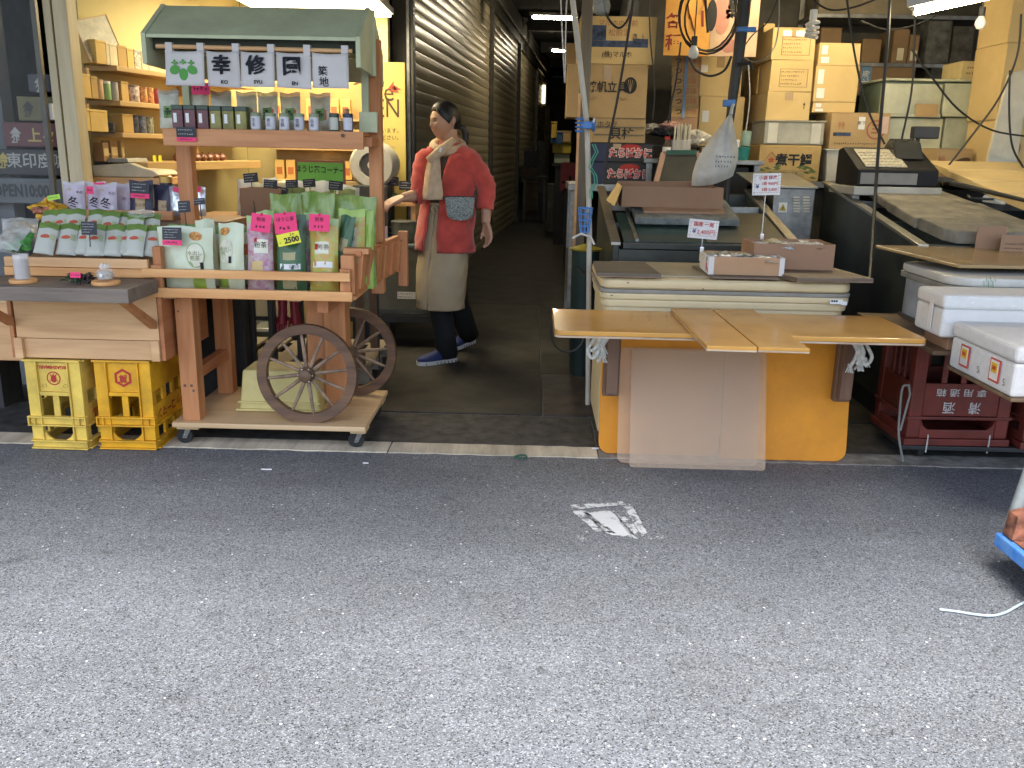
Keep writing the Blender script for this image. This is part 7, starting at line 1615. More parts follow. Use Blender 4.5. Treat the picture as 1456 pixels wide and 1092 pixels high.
for x in (x0+.1, x1-.1): MB().cyl((x, Yo+.01, z1), (x, Yo+.01, 3.62), .004, n=6).build('hanging_wire', M_wire, t)
Yw = 5.9; mb = MB(); c = W(1008, 22, Yw)
for r, dx, dz in ((.18, 0, 0), (.16, .012, -.01), (.176, -.01, .015)): mb.tube([c+Vector((r*math.cos(k*.262)+dx, .01*math.sin(k), r*1.25*math.sin(k*.262)+dz)) for k in range(25)], .0065, 6)
mb.tube([c+Vector((0, 0, -.1)), c+Vector((-.03, 0, .1)), c+Vector((.02, 0, .35)), c+Vector((.0, 0, 1.0))], .008, 6)
tag(mb.build('cable_coil', M_wire, smooth=True), 'coil of black cable hanging in front of the orange signboard', 'cable')
def bulb(label, px, py, y, r=.032, top=3.62, spiral=False):
    c = W(px, py, y); t = thing('light_bulb', label, 'bulb', c, 0, 'unlit hanging bulbs')
    if spiral:
        MB().tube([(r*.8*math.cos(k*.6), r*.8*math.sin(k*.6), -.05+k*.0026) for k in range(34)], .011, 7).build('spiral', mat('bulb_white', (.72, .72, .70), .3), t, local=True, smooth=True)
    else: MB().lathe([(0, -r*1.05), (r*.6, -r*.85), (r, -.1*r), (r*.85, r*.6), (r*.45, r*1.3), (r*.42, r*1.7)], n=18).build('bulb', mat('bulb_white', (.72, .72, .70), .3), t, local=True, smooth=True)
    MB().cyl((0, 0, r*1.3 if not spiral else .04), (0, 0, r*2.9 if not spiral else .1), r*.55, n=12).build('socket', M_black if not spiral else MATS['bulb_white'], t, local=True); MB().cyl((0, 0, r*2.9 if not spiral else .1), (0, 0, top-c.z), .004, n=6).build('cord', M_wire, t, local=True)
    return t
bulb('unlit white bulb inside the black cable coil', 986, 76, 5.85, .034); bulb('small unlit globe bulb at the upper right under the tube lamp', 1394, 34, 5.3, .03); bulb('white spiral bulb hanging over the tall carton stack', 1155, 40, 5.6, .04, spiral=True)
c = W(855, 8, 5.5); t = thing('light_bulb', 'clear glass bulb hanging before the top left carton', 'bulb', c); MB().lathe([(0, -.06), (.045, -.04), (.055, 0), (.035, .06), (.025, .09)], n=18).build('bulb', M_glass, t, local=True, smooth=True); MB().cyl((0, 0, .091), (0, 0, .15), .026, n=12).build('socket', M_steel, t, local=True); MB().cyl((0, 0, .15), (0, 0, 3.62-c.z), .005, n=6).build('cord', M_wire, t, local=True)
Yp = 5.5; t = thing('black_pole', 'bent black wrapped pole in front of the signboard', 'pole', (W(1035, 180, Yp).x, Yp, .8)); A = [W(1062, -30, Yp), W(1056, 30, Yp), W(1050, 80, Yp), W(1043, 130, Yp), W(1036, 185, Yp), W(1034, 262, Yp)]
mb = MB(); mb.tube(A+[Vector((A[-1].x, Yp, zA(Yp)+.02))], [.04, .036, .032, .03, .022, .018, .018], 10); mb.build('pole', M_black, t, smooth=True); mb = MB(); p = W(1048, 92, Yp-.04); mb.tube([p+Vector((0, 0, 0)), p+Vector((.07, -.01, .01)), p+Vector((.09, 0, -.02))], .012, 6); mb.build('branch_hook', M_wire, t); c = W(1040, 147, Yp-.03); MB().box(c.x-.05, c.x+.02, Yp-.05, Yp-.02, c.z-.02, c.z+.02).build('blue_clip', M_blue, t, bevel=.006); c = W(1062, 42, Yp-.03); MB().box(c.x-.06, c.x+.05, Yp-.05, Yp-.02, c.z-.014, c.z+.014).build('blue_tape', M_blue, t, bevel=.006)
c = W(1022, 200, Yp-.14); t = thing('shopping_bag', 'translucent white plastic shopping bag with dark print hanging from the black pole', 'bag', (c.x, c.y, W(1020, 262, Yp-.14).z))
hB = W(1040, 165, Yp).z-t.location.z
M_shop = mat('bag_white', (.55, .53, .47), .35, var=.12, scale=10, alpha=.93, bump=.8, bscale=22)
def bagf(u, v, s):
    w_ = (.118-.108*v**2.2)*(1+.12*math.sin(v*5)); x = (2*u-1)*w_+.075*v**1.3-.02; e = (1-abs(2*u-1)**2.5)
    return Vector((x, s*(.07*e*(1-v)**.5*(min(1, v*5+.3))+.01*math.sin(u*15+v*6)*e), v*hB+(.03*(2*u-1) if v < .3 else .03*(2*u-1)*(1-v))+.02*(2*u-1)**2*(1-v)))
mb = MB(); mb.grid(16, 18, lambda u, v: bagf(u, v, -1)); mb.grid(16, 18, lambda u, v: bagf(1-u, v, 1)); mb.build('bag', M_shop, t, local=True, smooth='all')
mb = MB(); scribble(-.03, .09, .09, .17, 3, -.085, h=.7, seed=15, mb=mb); mb.build('print', mat('print_navy', (.06, .06, .12), .7), t, local=True)
mb = MB(); q = bagf(.5, 1, -1); mb.tube([q, q+Vector((.01, .02, .05)), q+Vector((.03, .08, .06))], [.012, .01, .008], 6); mb.build('handle', M_shop, t, local=True, smooth=True)
# shelf of clutter under the signboard: box stacks, strips, framed lid
Y2 = 6.9
zsh = W(960, 226, 6.45).z
x0, x1, _, _ = fb(915, 220, 1085, 226, 6.45)
t = thing('clutter_shelf', 'steel shelf carrying clutter under the paper strips', 'shelf', ((x0+x1)/2, 6.6, .008)); MB().box(x0, x1, 6.4, 7.25, zsh-.03, zsh).build('shelf_board', M_steeld, t, bevel=.003)
for x in (x0+.02, x1-.06):
    for y in (6.42, 7.18): MB().box(x, x+.04, y, y+.04, .009, zsh-.031).build('leg', M_steeld, t)
MB().box(x0+.08, x1-.08, 6.5, 7.1, .3, zsh-.05).build('lower_box', mat('dark_store', (.05, .048, .045), .7), t)
for k, (q, labx, m_) in enumerate((((993, 138, 1056, 226), 'lower of two plain cartons behind the hanging bag', M_cardl), ((992, 80, 1055, 137), 'upper plain carton under the orange signboard', M_cardl))):
    t, a_, b_, c_, d_ = carton(labx, *q, Y2, .4, m_, zsh+.001 if k == 0 else zp); zp = d_+.005; MB().box(-t['_w']+.02, -t['_w']+.07, -.002, -.0005, t['_h']*.6, t['_h']*.78).build('label', M_white, t, local=True)
t, a_, b_, c_, d_ = carton('pale folded sack lying on the upper plain carton', 995, 66, 1050, 79, Y2, .3, mat('sack_pale', (.55, .50, .34), .7, var=.2), zp, name='folded_sack', cat='sack')
t = thing('price_strip', 'column of tan paper strips with red lettering and blue tape under the orange sign', 'paper strips', (W(973, 120, 6.7).x, 6.7, zsh))
for k in range(6):
    a_, b_, c_, d_ = fb(955, 80+k*14.5, 993, 93.5+k*14.5, 6.7); MB().box(a_, b_, 6.7, 6.704, c_, d_).build('strip', mat('strip_tan', (.42, .27, .11), .8, var=.1), t); text(t, '珍味', Vector((b_-.06, 6.697, (c_+d_)/2)), .05, MATS['faded_red']); text(t, 'つ', Vector((a_+.05, 6.697, (c_+d_)/2)), .05, M_inkb, bold=.002)
a_, b_, c_, d_ = fb(972, 80, 976, 168, 6.695); MB().box(a_, b_, 6.694, 6.6965, c_, d_).build('blue_tape', mat('tape_blue', (.14, .24, .38), .6), t); a_, b_, c_, d_ = fb(955, 79, 993, 226, 6.705); MB().box(a_, b_, 6.705, 6.72, zsh+.001, d_+.02).build('backing', M_cardd, t)
# clutter items
c = W(968, 190, 6.45); MBx = MB()
t = thing('straw_bundle', 'clear tub of pale bundled sticks on the clutter shelf', 'tub', (W(970, 200, 6.45).x, 6.5, zsh)); mb = MB(); rr = random.Random(2)
for k in range(22): x, y = rr.uniform(-.055, .055), rr.uniform(-.03, .03); mb.cyl((x, y, .01), (x+rr.uniform(-.01, .01), y, W(970, 180, 6.5).z-zsh+rr.uniform(0, .02)), .006, n=6)
mb.build('sticks', mat('stick_pale', (.55, .50, .38), .5), t, local=True); MB().box(-.065, .065, -.04, .04, .002, .13).build('tub', M_acr, t, local=True, bevel=.006)
t = thing('spice_bottle', 'small bottle with white label left of the bundled sticks', 'bottle', (W(949, 205, 6.45).x, 6.47, zsh)); MB().lathe([(.03, 0), (.03, .09), (.018, .105), (.018, .13)], n=14).build('bottle', mat('bottle_dark', (.08, .06, .04), .2), t, local=True, smooth=True); MB().lathe([(.0305, .02), (.0305, .08)], n=14).build('label', M_white, t, local=True, smooth=True); MB().lathe([(.02, .1305), (.02, .15)], n=12).build('cap', M_inkr, t, local=True)
crumple('black_bag', 'shiny black plastic bag heaped on the clutter shelf', 'plastic bag', (W(952, 184, 6.6).x, 6.65, zsh+.14), .13, .10, .07, mat('bag_black', (.02, .022, .03), .2, bump=.6, bscale=20), 31); crumple('plastic_bag', 'grey crumpled plastic bag on the clutter heap', 'plastic bag', (W(990, 186, 6.6).x, 6.62, zsh+.1), .11, .09, .09, M_film, 33); crumple('pink_bag', 'pinkish plastic bag on top of the clutter heap', 'plastic bag', (W(960, 170, 6.65).x, 6.75, zsh+.2), .10, .07, .06, mat('bag_pink', (.50, .28, .24), .35, bump=.6, bscale=20), 35)
crumple('plastic_bag', 'pale crumpled bag at the left of the clutter heap', 'plastic bag', (W(932, 175, 6.65).x, 6.8, zsh+.17), .08, .07, .07, M_film, 37)
MB().box(W(925, 180, 6.6).x, W(1005, 180, 6.6).x, 6.58, 6.9, zsh+.085, zsh+.095).build('clutter_tray', M_black, None); tr = [o for o in COL.objects if o.name.startswith('clutter_tray')][-1]; tag(tr, 'black tray raised over the clutter shelf', 'tray'); 
for x in (W(927, 180, 6.6).x, W(1000, 180, 6.6).x): MB().box(x, x+.02, 6.7, 6.8, zsh+.001, zsh+.084).build('tray_leg', M_black, tr)
# small things between the hanging bag and the central stack
for k, (px, py0, py1, w_, m_, lab) in enumerate(((1062, 186, 206, .07, mat('mint_tub', (.30, .42, .34), .4), 'pale green tub between the hanging bag and the carton column'), (1058, 206, 224, .09, M_teal, 'teal box under the pale green tub'), (1047, 196, 224, .05, M_white, 'white paper roll standing beside the teal box'), (1010, 208, 224, .06, M_inkr, 'small red tin on the clutter shelf'), (1026, 204, 224, .045, M_cream_p, 'cream jar on the clutter shelf'))):
    c0, c1 = W(px, py0, 6.46), W(px, py1, 6.46); zb__ = zsh+.001 if k != 0 else None
    if k == 0: zb__ = zsh+.001+(W(px, 206, 6.46).z-W(px, 224, 6.46).z)+.012
    hh = c0.z-c1.z; t = thing('shelf_goods', lab, ('tub', 'box', 'roll', 'tin', 'jar')[k], (c0.x, 6.46, zb__)); MB().lathe([(w_*.42, 0), (w_*.5, hh*.9)], n=16).build('body', m_, t, local=True, smooth=True); MB().lathe([(w_*.52, hh*.9), (w_*.52, hh), (w_*.3, hh+.006)], n=16).build('lid', m_, t, local=True, smooth=True)
# framed glass lid leaning
t = thing('framed_glass_lid', 'reddish wood framed glass lid leaning below the clutter shelf', 'lid', (W(962, 262, 6.1).x, 6.1, zA(5.84))); A = [W(932, 262, 6.05), W(998, 262, 6.05), W(994, 219, 6.25), W(943, 219, 6.25)]; M_fw = mat('frame_pinkwood', (.38, .22, .16), .5, dirt=.2)
mb = MB(); 
for i, j in ((0, 3), (3, 2), (2, 1), (1, 0)): mb.bar(A[i], A[j], .035, .02, (0, -1, .2))
mb.build('frame', M_fw, t); mb = MB(); mb.add([tuple(q) for q in A], [(0,1,2,3)]); mb.build('glass', mat('lid_glass', (.08, .08, .07), .08), t, solid=.004); mb = MB(); mb.bar(A[3]+Vector((.02, -.015, .01)), A[2]+Vector((-.02, -.015, .01)), .03, .012, (0, -1, .2)); mb.build('green_edge', mat('tape_green', (.02, .09, .06), .5), t)
MB().box(A[0].x-.02, A[1].x+.02, 6.0, 6.3, .009, A[0].z-.02).build('prop_box', M_dark, t)

# ---- central stacks (behind the price sign) and right part
Y3 = 6.75
zfl = W(1125, 258, 6.45).z
x0, x1, _, _ = fb(1072, 255, 1300, 258, 6.45)
t = thing('stock_bench', 'low bench under the central carton stacks', 'bench', ((x0+x1)/2, 6.8, .008)); MB().box(x0, x1, 6.42, 7.3, zfl-.04, zfl).build('top', M_steeld, t, bevel=.004); MB().box(x0+.05, x1-.05, 6.5, 7.25, .009, zfl-.041).build('base', M_dark, t)
t, a_, b_, c_, d_ = carton('printed carton marked dried sardines with green leaves, lowest of the central stack', 1079, 207, 1165, 256, 6.5, .42, mat('carton_gold', (.46, .31, .12), .8), zfl+.001)
w2, h = t['_w'], t['_h']; text(t, '煮干鰮', (.03, -.003, h*.58), .085, M_ink, local=True, bold=.003); text(t, '金', (-w2+.085, -.003, h*.56), .045, M_inkr, local=True, bold=.001); mb = MB(); mb.bar((-w2+.045, -.003, h*.62), (-w2+.085, -.003, h*.82), .008, .0006); mb.bar((-w2+.125, -.003, h*.62), (-w2+.085, -.003, h*.82), .008, .0006); mb.build('mountain_mark', M_inkr, t, local=True)
mb = MB(); rr = random.Random(4)
for k in range(22):
    s = 1 if k % 2 else -1; x = s*(w2-.02-rr.uniform(0, .12)); z = rr.uniform(.02, .11); a = rr.uniform(-.8, .8); mb.add([(x-.03, -.002, z), (x, -.002, z+.012+a*.01), (x+.03, -.002, z+a*.03), (x, -.002, z-.01)], [(0,1,2,3)])
mb.build('leaf_print', mat('leaf_print', (.10, .15, .05), .8), t, local=True)['kind'] = 'stuff'; MB().box(-.11, .11, -.003, -.002, .03, .075).build('band_print', mat('band_print', (.34, .26, .12), .8), t, local=True); scribble(-.10, .10, .04, .07, 1, -.004, h=.8, seed=3).build('band_lettering', M_inkb, t, local=True)
zp = d_+.006
x0, x1, z0, z1 = fb(1087, 171, 1172, 205, 6.5); t = thing('clear_case', 'translucent plastic case with white corner strips between cartons', 'case', ((x0+x1)/2, 6.5, zp)); M_case = mat('case_plastic', (.62, .60, .50), .25, alpha=.55, var=.12, scale=8)
MB().box(x0, x1, 6.5, 6.9, zp, z1-.012).build('case', M_case, t, bevel=.01); MB().box(x0-.01, x1+.01, 6.49, 6.91, z1-.011, z1).build('lid', M_case, t, bevel=.004)
for f in (.06, .78): MB().box(x0+f*(x1-x0), x0+(f+.16)*(x1-x0), 6.497, 6.4995, zp+.01, z1-.02).build('white_strip', mat('strip_white', (.60, .58, .50), .5), t)
MB().box(x0+.03, x1-.03, 6.53, 6.87, zp+.01, zp+.1).build('contents', mat('case_contents', (.50, .46, .36), .6, var=.4, scale=25), t)
zp = z1+.004
labs = ['plain carton with small arrow mark above the clear case', 'carton with printed panel in the middle of the central stack', 'carton with labels and printed panel at the top of the central stack']
for k, q in enumerate(((1090, 131, 1152, 169), (1095, 86, 1156, 130), (1098, 40, 1160, 85))):
    t, a_, b_, c_, d_ = carton(labs[k], *q, Y3-.15+.0*k, .42, M_cardl, zp, group='central carton stack'); zp = d_+.005; w2, h = t['_w'], t['_h']
    if k: 
        fr_ = MB(); 
        for q_ in ((-w2*.55, w2*.75, h*.14, h*.15), (-w2*.55, w2*.75, h*.72, h*.73), (-w2*.55, -w2*.53, h*.14, h*.73), (w2*.73, w2*.75, h*.14, h*.73)): fr_.box(q_[0], q_[1], -.002, -.001, q_[2], q_[3])
        scribble(-w2*.5, w2*.7, h*.18, h*.7, 4, -.002, h=.6, seed=70+k, mb=fr_); fr_.build('panel_print', M_inkb, t, local=True)
    else: mb = MB(); mb.box(w2*.7, w2*.73, -.002, -.001, h*.4, h*.55); mb.add([(w2*.65, -.002, h*.55), (w2*.78, -.002, h*.55), (w2*.715, -.002, h*.64)], [(0,1,2)]); mb.build('arrow_print', M_inkb, t, local=True)
    if k == 2:
        for x in (-.55, .05, .4): MB().box(w2*x, w2*x+.06, -.0045, -.003, h*.74, h*.92).build('label', M_white, t, local=True)
zp = zfl+.001
for k, (q, labx) in enumerate((((1068, 175, 1089, 250), 'narrow gold carton at the foot of the left column'), ((1073, 134, 1093, 174), 'narrow carton with blue print, second in the left column'), ((1077, 94, 1096, 133), 'narrow carton with wave print, third in the left column'), ((1082, 66, 1099, 93), 'narrow pale carton, fourth in the left column'), ((1085, 34, 1100, 65), 'narrow pale carton crowning the left column'))):
    t, a_, b_, c_, d_ = carton(labx, *q, 6.95, .4, mat('carton_gold', (.46, .31, .12), .8) if k < 3 else M_cardl, zp, group='narrow carton column'); zp = d_+.005
    if k < 3: MB().box(-t['_w']*.6, t['_w']*.8, -.002, -.001, t['_h']*.15, t['_h']*.3).build('blue_wave_print', MATS['blue_print'], t, local=True); scribble(-t['_w']*.5, t['_w']*.7, t['_h']*.4, t['_h']*.8, 2, -.002, seed=k, h=.6).build('print', MATS['faded_red'], t, local=True)
zp = W(1190, 212, 6.6).z
x0, x1, z0, z1 = fb(1174, 212, 1222, 256, 6.5); t = thing('white_tub', 'pale plastic tub under the carton with circled mark', 'tub', ((x0+x1)/2, 6.5, zfl+.001)); frust(x0+.02, x1+.1, 6.52, 6.86, zfl+.001, x0, x1+.12, 6.5, 6.88, z1-.012).build('tub', mat('tub_pale', (.55, .52, .44), .4), t, bevel=.01); MB().box(x0-.012, x1+.13, 6.488, 6.892, z1-.0115, z1).build('rim', MATS['tub_pale'], t, bevel=.003)
zp = z1+.002
t, a_, b_, c_, d_ = carton('carton with red circled mark and blue wave print beside the register', 1181, 161, 1264, 210, 6.5, .4, M_card, zp); w2, h = t['_w'], t['_h']
mb = MB(); ring(mb, .11, h*.55, .055, .066, 28, -.002); mb.build('circle_mark', MATS['faded_red'], t, local=True); text(t, 'ヨ', (.11, -.003, h*.55), .085, MATS['faded_red'], local=True, bold=.002); MB().box(-w2+.02, -.06, -.002, -.001, h*.36, h*.46).build('wave_print', MATS['blue_print'], t, local=True); text(t, '特', (-.13, -.003, h*.64), .05, MATS['faded_red'], local=True); MB().box(-.015, .03, -.003, -.0015, h*.55, h*.9).build('label', M_white, t, local=True); text(t, '煮干', (.007, -.004, h*.72), .03, M_ink, local=True); scribble(-w2+.03, w2-.04, h*.08, h*.22, 1, -.002, h=.6, seed=5).build('print', M_inkb, t, local=True); MB().box(w2-.055, w2-.01, -.003, -.0015, h*.45, h*.92).build('red_white_label', mat('label_redwhite', (.62, .45, .38), .6), t, local=True)
zp2 = d_+.006
labs = ['carton with two white labels at the foot of the second stack', 'wide plain carton in the middle of the second stack', 'carton with white labels at the top of the second stack']
zp = W(1180, 186, 6.9).z
zp = zp2
for k, q in enumerate(((1154, 146, 1214, 186), (1158, 94, 1220, 145), (1164, 62, 1224, 93))):
    t, a_, b_, c_, d_ = carton(labs[k], *q, 6.62, .34, M_cardl, zp if k == 0 else zp, group='second carton stack'); zp = d_+.005; w2, h = t['_w'], t['_h']
    MB().box(-w2+.02, -w2+.075, -.002, -.0008, h*.1, h*.38).build('label', M_white, t, local=True); MB().box(-w2+.02, -w2+.06, -.002, -.0008, h*.5, h*.9).build('label', M_white, t, local=True)
# back shelf with dim boxes
Yb_ = 7.45
x0, x1, z0, _ = fb(1160, 88, 1330, 90, Yb_); zz = W(1240, 131, Yb_).z; z2 = W(1240, 89, Yb_).z
t = thing('back_rack', 'dark steel rack high behind the drawers', 'rack', ((x0+x1)/2, Yb_+.2, .008)); 
for z in (z2, zz, W(1240, 20, Yb_).z, 1.0): MB().box(x0-.05, 4.3, Yb_, Yb_+.42, z-.03, z).build('rack_shelf', M_steeld, t, bevel=.003)
for x in (x0-.05, 4.26): MB().box(x, x+.04, Yb_+.421, Yb_+.45, .009, 3.0).build('rack_post', M_steeld, t)
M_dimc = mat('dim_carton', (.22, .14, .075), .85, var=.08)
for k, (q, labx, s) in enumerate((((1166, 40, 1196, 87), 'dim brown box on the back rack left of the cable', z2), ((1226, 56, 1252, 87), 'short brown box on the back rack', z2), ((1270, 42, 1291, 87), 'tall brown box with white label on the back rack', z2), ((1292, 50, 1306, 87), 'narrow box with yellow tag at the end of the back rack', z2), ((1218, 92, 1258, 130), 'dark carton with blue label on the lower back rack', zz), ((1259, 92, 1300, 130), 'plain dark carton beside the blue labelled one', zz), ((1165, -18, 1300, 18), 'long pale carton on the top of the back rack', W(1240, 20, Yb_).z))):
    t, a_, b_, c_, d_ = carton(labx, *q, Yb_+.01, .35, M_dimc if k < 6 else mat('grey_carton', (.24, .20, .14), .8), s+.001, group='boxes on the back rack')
    if k in (2, 3): MB().box(-.02, .03, -.002, -.0008, .02, t['_h']*.45).build('label', mat('label_dim', (.55, .50, .36), .7), t, local=True)
    if k == 4: MB().box(-t['_w']*.7, t['_w']*.0, -.002, -.0008, .03, t['_h']-.01).build('blue_label', mat('blue_label', (.10, .20, .36), .5), t, local=True); text(t, '北海', (-t['_w']*.35, -.004, t['_h']*.5), .06, M_inkw, local=True, rx=math.pi/2, roll=R(90))
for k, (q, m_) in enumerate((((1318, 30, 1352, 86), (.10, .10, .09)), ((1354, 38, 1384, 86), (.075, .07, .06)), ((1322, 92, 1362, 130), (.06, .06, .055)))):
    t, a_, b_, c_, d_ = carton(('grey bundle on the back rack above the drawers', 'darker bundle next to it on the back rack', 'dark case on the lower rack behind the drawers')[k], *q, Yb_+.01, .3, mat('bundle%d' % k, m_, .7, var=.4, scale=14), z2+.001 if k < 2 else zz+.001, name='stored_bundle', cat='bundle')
# translucent drawers
Yd_ = 6.55
t = thing('drawer_unit', 'translucent greenish plastic drawer tower behind the register', 'drawers', (W(1340, 200, Yd_).x, Yd_, .008)); M_dr = mat('drawer_plastic', (.56, .57, .42), .25, var=.22, scale=3, alpha=.86); M_drg = mat('drawer_green', (.15, .20, .15), .3, var=.25, scale=4)
x0, x1, z0, z1 = fb(1252, 112, 1428, 262, Yd_)
MB().box(x0, x1, Yd_+.05, Yd_+.5, z0-.5, z1-.02).build('cabinet_core', M_drg, t); MB().box(x0-.01, x1+.01, Yd_-.0, Yd_+.52, z1-.018, z1).build('top', M_dr, t, bevel=.006)
for c_ in range(2):
    for r_ in range(3):
        a_, b_, cc, dd = fb(1254+c_*88, 119+r_*49, 1339+c_*88, 164+r_*49, Yd_); dw = MB().box(a_, b_, Yd_, Yd_+.048, cc, dd).build('drawer', M_dr, t, bevel=.008); MB().box(a_, b_, Yd_-.015, Yd_-.0005, cc-.012, cc+.012).build('drawer_lip', M_dr, dw, bevel=.003); MB().box((a_+b_)/2-.002, (a_+b_)/2+.002, Yd_-.003, Yd_-.0005, cc+.02, dd-.01).build('rib', M_dr, dw)
MB().box(x0, x1, Yd_+.02, Yd_+.5, .009, z0-.501).build('stand', M_dark, t)
a_, b_, cc, dd = fb(1300, 148, 1332, 166, Yd_+.0); MB().box(a_, b_, Yd_-.018, Yd_-.0155, cc, dd).build('paper_label', M_card, t)
t, a_, b_, c_, d_ = carton('small pale box with faint print on top of the drawer tower', 1367, 88, 1432, 110, Yd_+.02, .3, mat('box_pale_yellow', (.55, .44, .22), .8), z1+.001); scribble(-.12, .1, .02, t['_h']-.02, 2, -.002, h=.6, seed=9).build('print', M_inkb, t, local=True)
t, a_, b_, c_, d_ = carton('carton with dark sea bream print behind the register', 1332, 212, 1382, 252, 6.2, .25, M_card, None); mb = MB(); disc(mb, .04, t['_h']*.5, .07, .03, -.002, 18, .4); mb.build('fish_print', M_inkb, t, local=True); text(t, '鯛', (-.09, -.003, t['_h']*.6), .05, MATS['faded_red'], local=True)
MB().box(a_-.02, b_+.1, 6.19, 6.5, c_-.03, c_-.001).build('ledge', M_steeld, None); ld = [o for o in COL.objects if o.name.startswith('ledge')][-1]; tag(ld, 'narrow steel ledge under the sea bream carton', 'ledge'); MB().box(a_, a_+.03, 6.25, 6.45, .009, c_-.031).build('ledge_leg', M_steeld, ld)
# right edge: tall cartons and white sheet
zp = .95
t = thing('side_bench', 'dark bench under the tall cartons at the right edge', 'bench', (3.3, 6.1, .008)); x0, x1, z0, _ = fb(1412, 255, 1520, 258, 6.0); MB().box(x0-.05, x1, 5.98, 6.5, z0-.04, z0).build('top', M_steeld, t); MB().box(x0, x1-.05, 6.02, 6.45, .009, z0-.041).build('base', M_dark, t); zp = z0+.001
for k, (q, labx, m_) in enumerate((((1412, 172, 1520, 256), 'tall carton with red circled mark at the right edge', M_cardl), ((1424, 62, 1520, 170), 'carton in the middle of the right edge stack', M_cardl), ((1438, -20, 1520, 60), 'bright carton at the top of the right edge stack', M_cardl))):
    t, a_, b_, c_, d_ = carton(labx, *q, 6.0, .4, m_, zp, group='right edge carton stack'); zp = d_+.005
    if k == 0: mb = MB(); ring(mb, -t['_w']+.1, t['_h']*.55, .06, .072, 24, -.002); mb.build('circle_mark', MATS['faded_red'], t, local=True); text(t, 'ヨ', (-t['_w']+.1, -.003, t['_h']*.55), .09, MATS['faded_red'], local=True, bold=.002)
    if k == 1: MB().box(-t['_w']+.03, -t['_w']+.05, -.002, -.001, t['_h']*.2, t['_h']*.5).build('red_print', M_inkr, t, local=True)
t = tag(MB().prism([(W(1424, 105, 5.9).x, W(1424, 250, 5.9).z), (W(1470, 105, 5.9).x, W(1470, 250, 5.9).z), (W(1470, 95, 5.9).x, W(1470, 95, 5.9).z), (W(1440, 95, 5.9).x, W(1440, 105, 5.9).z)], 5.93, 5.96, 'Y').build('cream_board', mat('panel_cream', (.60, .56, .44), .6), bevel=.004), 'cream panel standing at the right edge before the cartons', 'panel')
# bright tube lamp of the stall
A, B_ = W(1302, 17, 5.0), W(1425, -10, 4.75); tube_lamp('bright slanting tube lamp at the top right of the stall', A, B_, 0, 3.6, mat('lit_tube_stall', (1, .83, .50), .5, emit=25, var=0), rad=.018)
A2, B2 = W(1302, 12, 5.15), W(1425, -16, 4.9); 
# extra tube lamp out of view, added to brighten the cartons
tube_lamp('added unseen tube lamp brightening the carton stacks from above', (1.2, 5.9, 2.55), (2.4, 5.9, 2.55), 0, 3.6, MATS['lit_tube_stall'], rad=.018)
# cables
def cable(label, pts, r, y, m=M_wire):
    Q = spline([W(px, py, y+dy) for px, py, dy in pts], 5)
    return tag(MB().tube(Q, r, 6).build('cable', m, smooth=True), label, 'cable', 'black cables of the right stall')
cable('long black cable running down past the register to the freezer', ((1266, -20, 0), (1262, 60, 0), (1254, 150, 0), (1247, 240, 0), (1242, 320, -.3), (1238, 380, -.6), (1236, 400, -.8)), .009, 5.0)
cable('thin cable sagging from the ceiling to the register', ((1203, -10, 0), (1214, 70, 0), (1232, 150, 0), (1258, 205, 0)), .006, 5.3)
cable('thin cable dropping behind the register', ((1302, -10, 0), (1300, 60, 0), (1296, 130, 0), (1282, 198, 0)), .006, 5.6)
cable('black cable sagging across the drawers to the right edge', ((1296, 70, 0), (1325, 110, 0), (1362, 155, 0), (1410, 185, 0), (1470, 195, 0)), .006, 5.7)
cable('black cable rising from the carton to the right', ((1345, 240, 0), (1380, 195, 0), (1420, 140, 0), (1446, 80, 0), (1452, 20, 0)), .006, 5.65)
cable('black cable hanging at the right edge', ((1436, 100, 0), (1435, 160, 0), (1440, 210, 0), (1460, 245, 0)), .006, 5.6)
cable('black cable slanting down the left stack to the freezer', ((903, -20, 0), (893, 50, 0), (878, 140, 0), (866, 200, 0), (858, 262, 0)), .008, 5.4)
cable('black cable loop below the clear bulb', ((858, -20, 0), (862, 20, 0), (880, 40, 0), (896, 20, 0), (902, -20, 0)), .007, 5.5)
cable('black cable falling from the coil to the clutter shelf', ((968, 60, 0), (962, 110, 0), (954, 150, 0), (950, 175, 0)), .006, 5.8)
cable('black cable drooping beneath the orange sign', ((980, 82, 0), (990, 100, 0), (1010, 108, 0), (1030, 100, 0), (1040, 80, 0)), .008, 5.75)
cable('thin wire from the black pole across to the carton stack', ((1052, 75, 0), (1070, 50, 0), (1092, 30, 0), (1110, -15, 0)), .004, 5.55)
cable('thin pale wire hanging before the central stack', ((1108, -15, 0), (1107, 40, 0), (1098, 72, 0), (1076, 88, 0), (1058, 82, 0)), .004, 5.6, M_steeld)

cable('thin cable hanging before the clutter shelf beside the left stack', ((922, -15, 0), (925, 60, 0), (931, 120, 0), (928, 170, 0)), .005, 6.0)
cable('thin pale cord hanging left of the central stack', ((1064, 90, 0), (1066, 140, 0), (1060, 190, 0)), .004, 6.1, M_rope)
cable('cable looping from the spiral bulb along the ceiling', ((1156, 0, 0), (1180, 14, 0), (1215, 10, 0), (1262, -8, 0)), .006, 5.6)
cable('cable running along the back rack to the tube lamp', ((1225, 30, 0), (1260, 42, 0), (1300, 36, 0), (1330, 22, 0)), .006, 6.2)
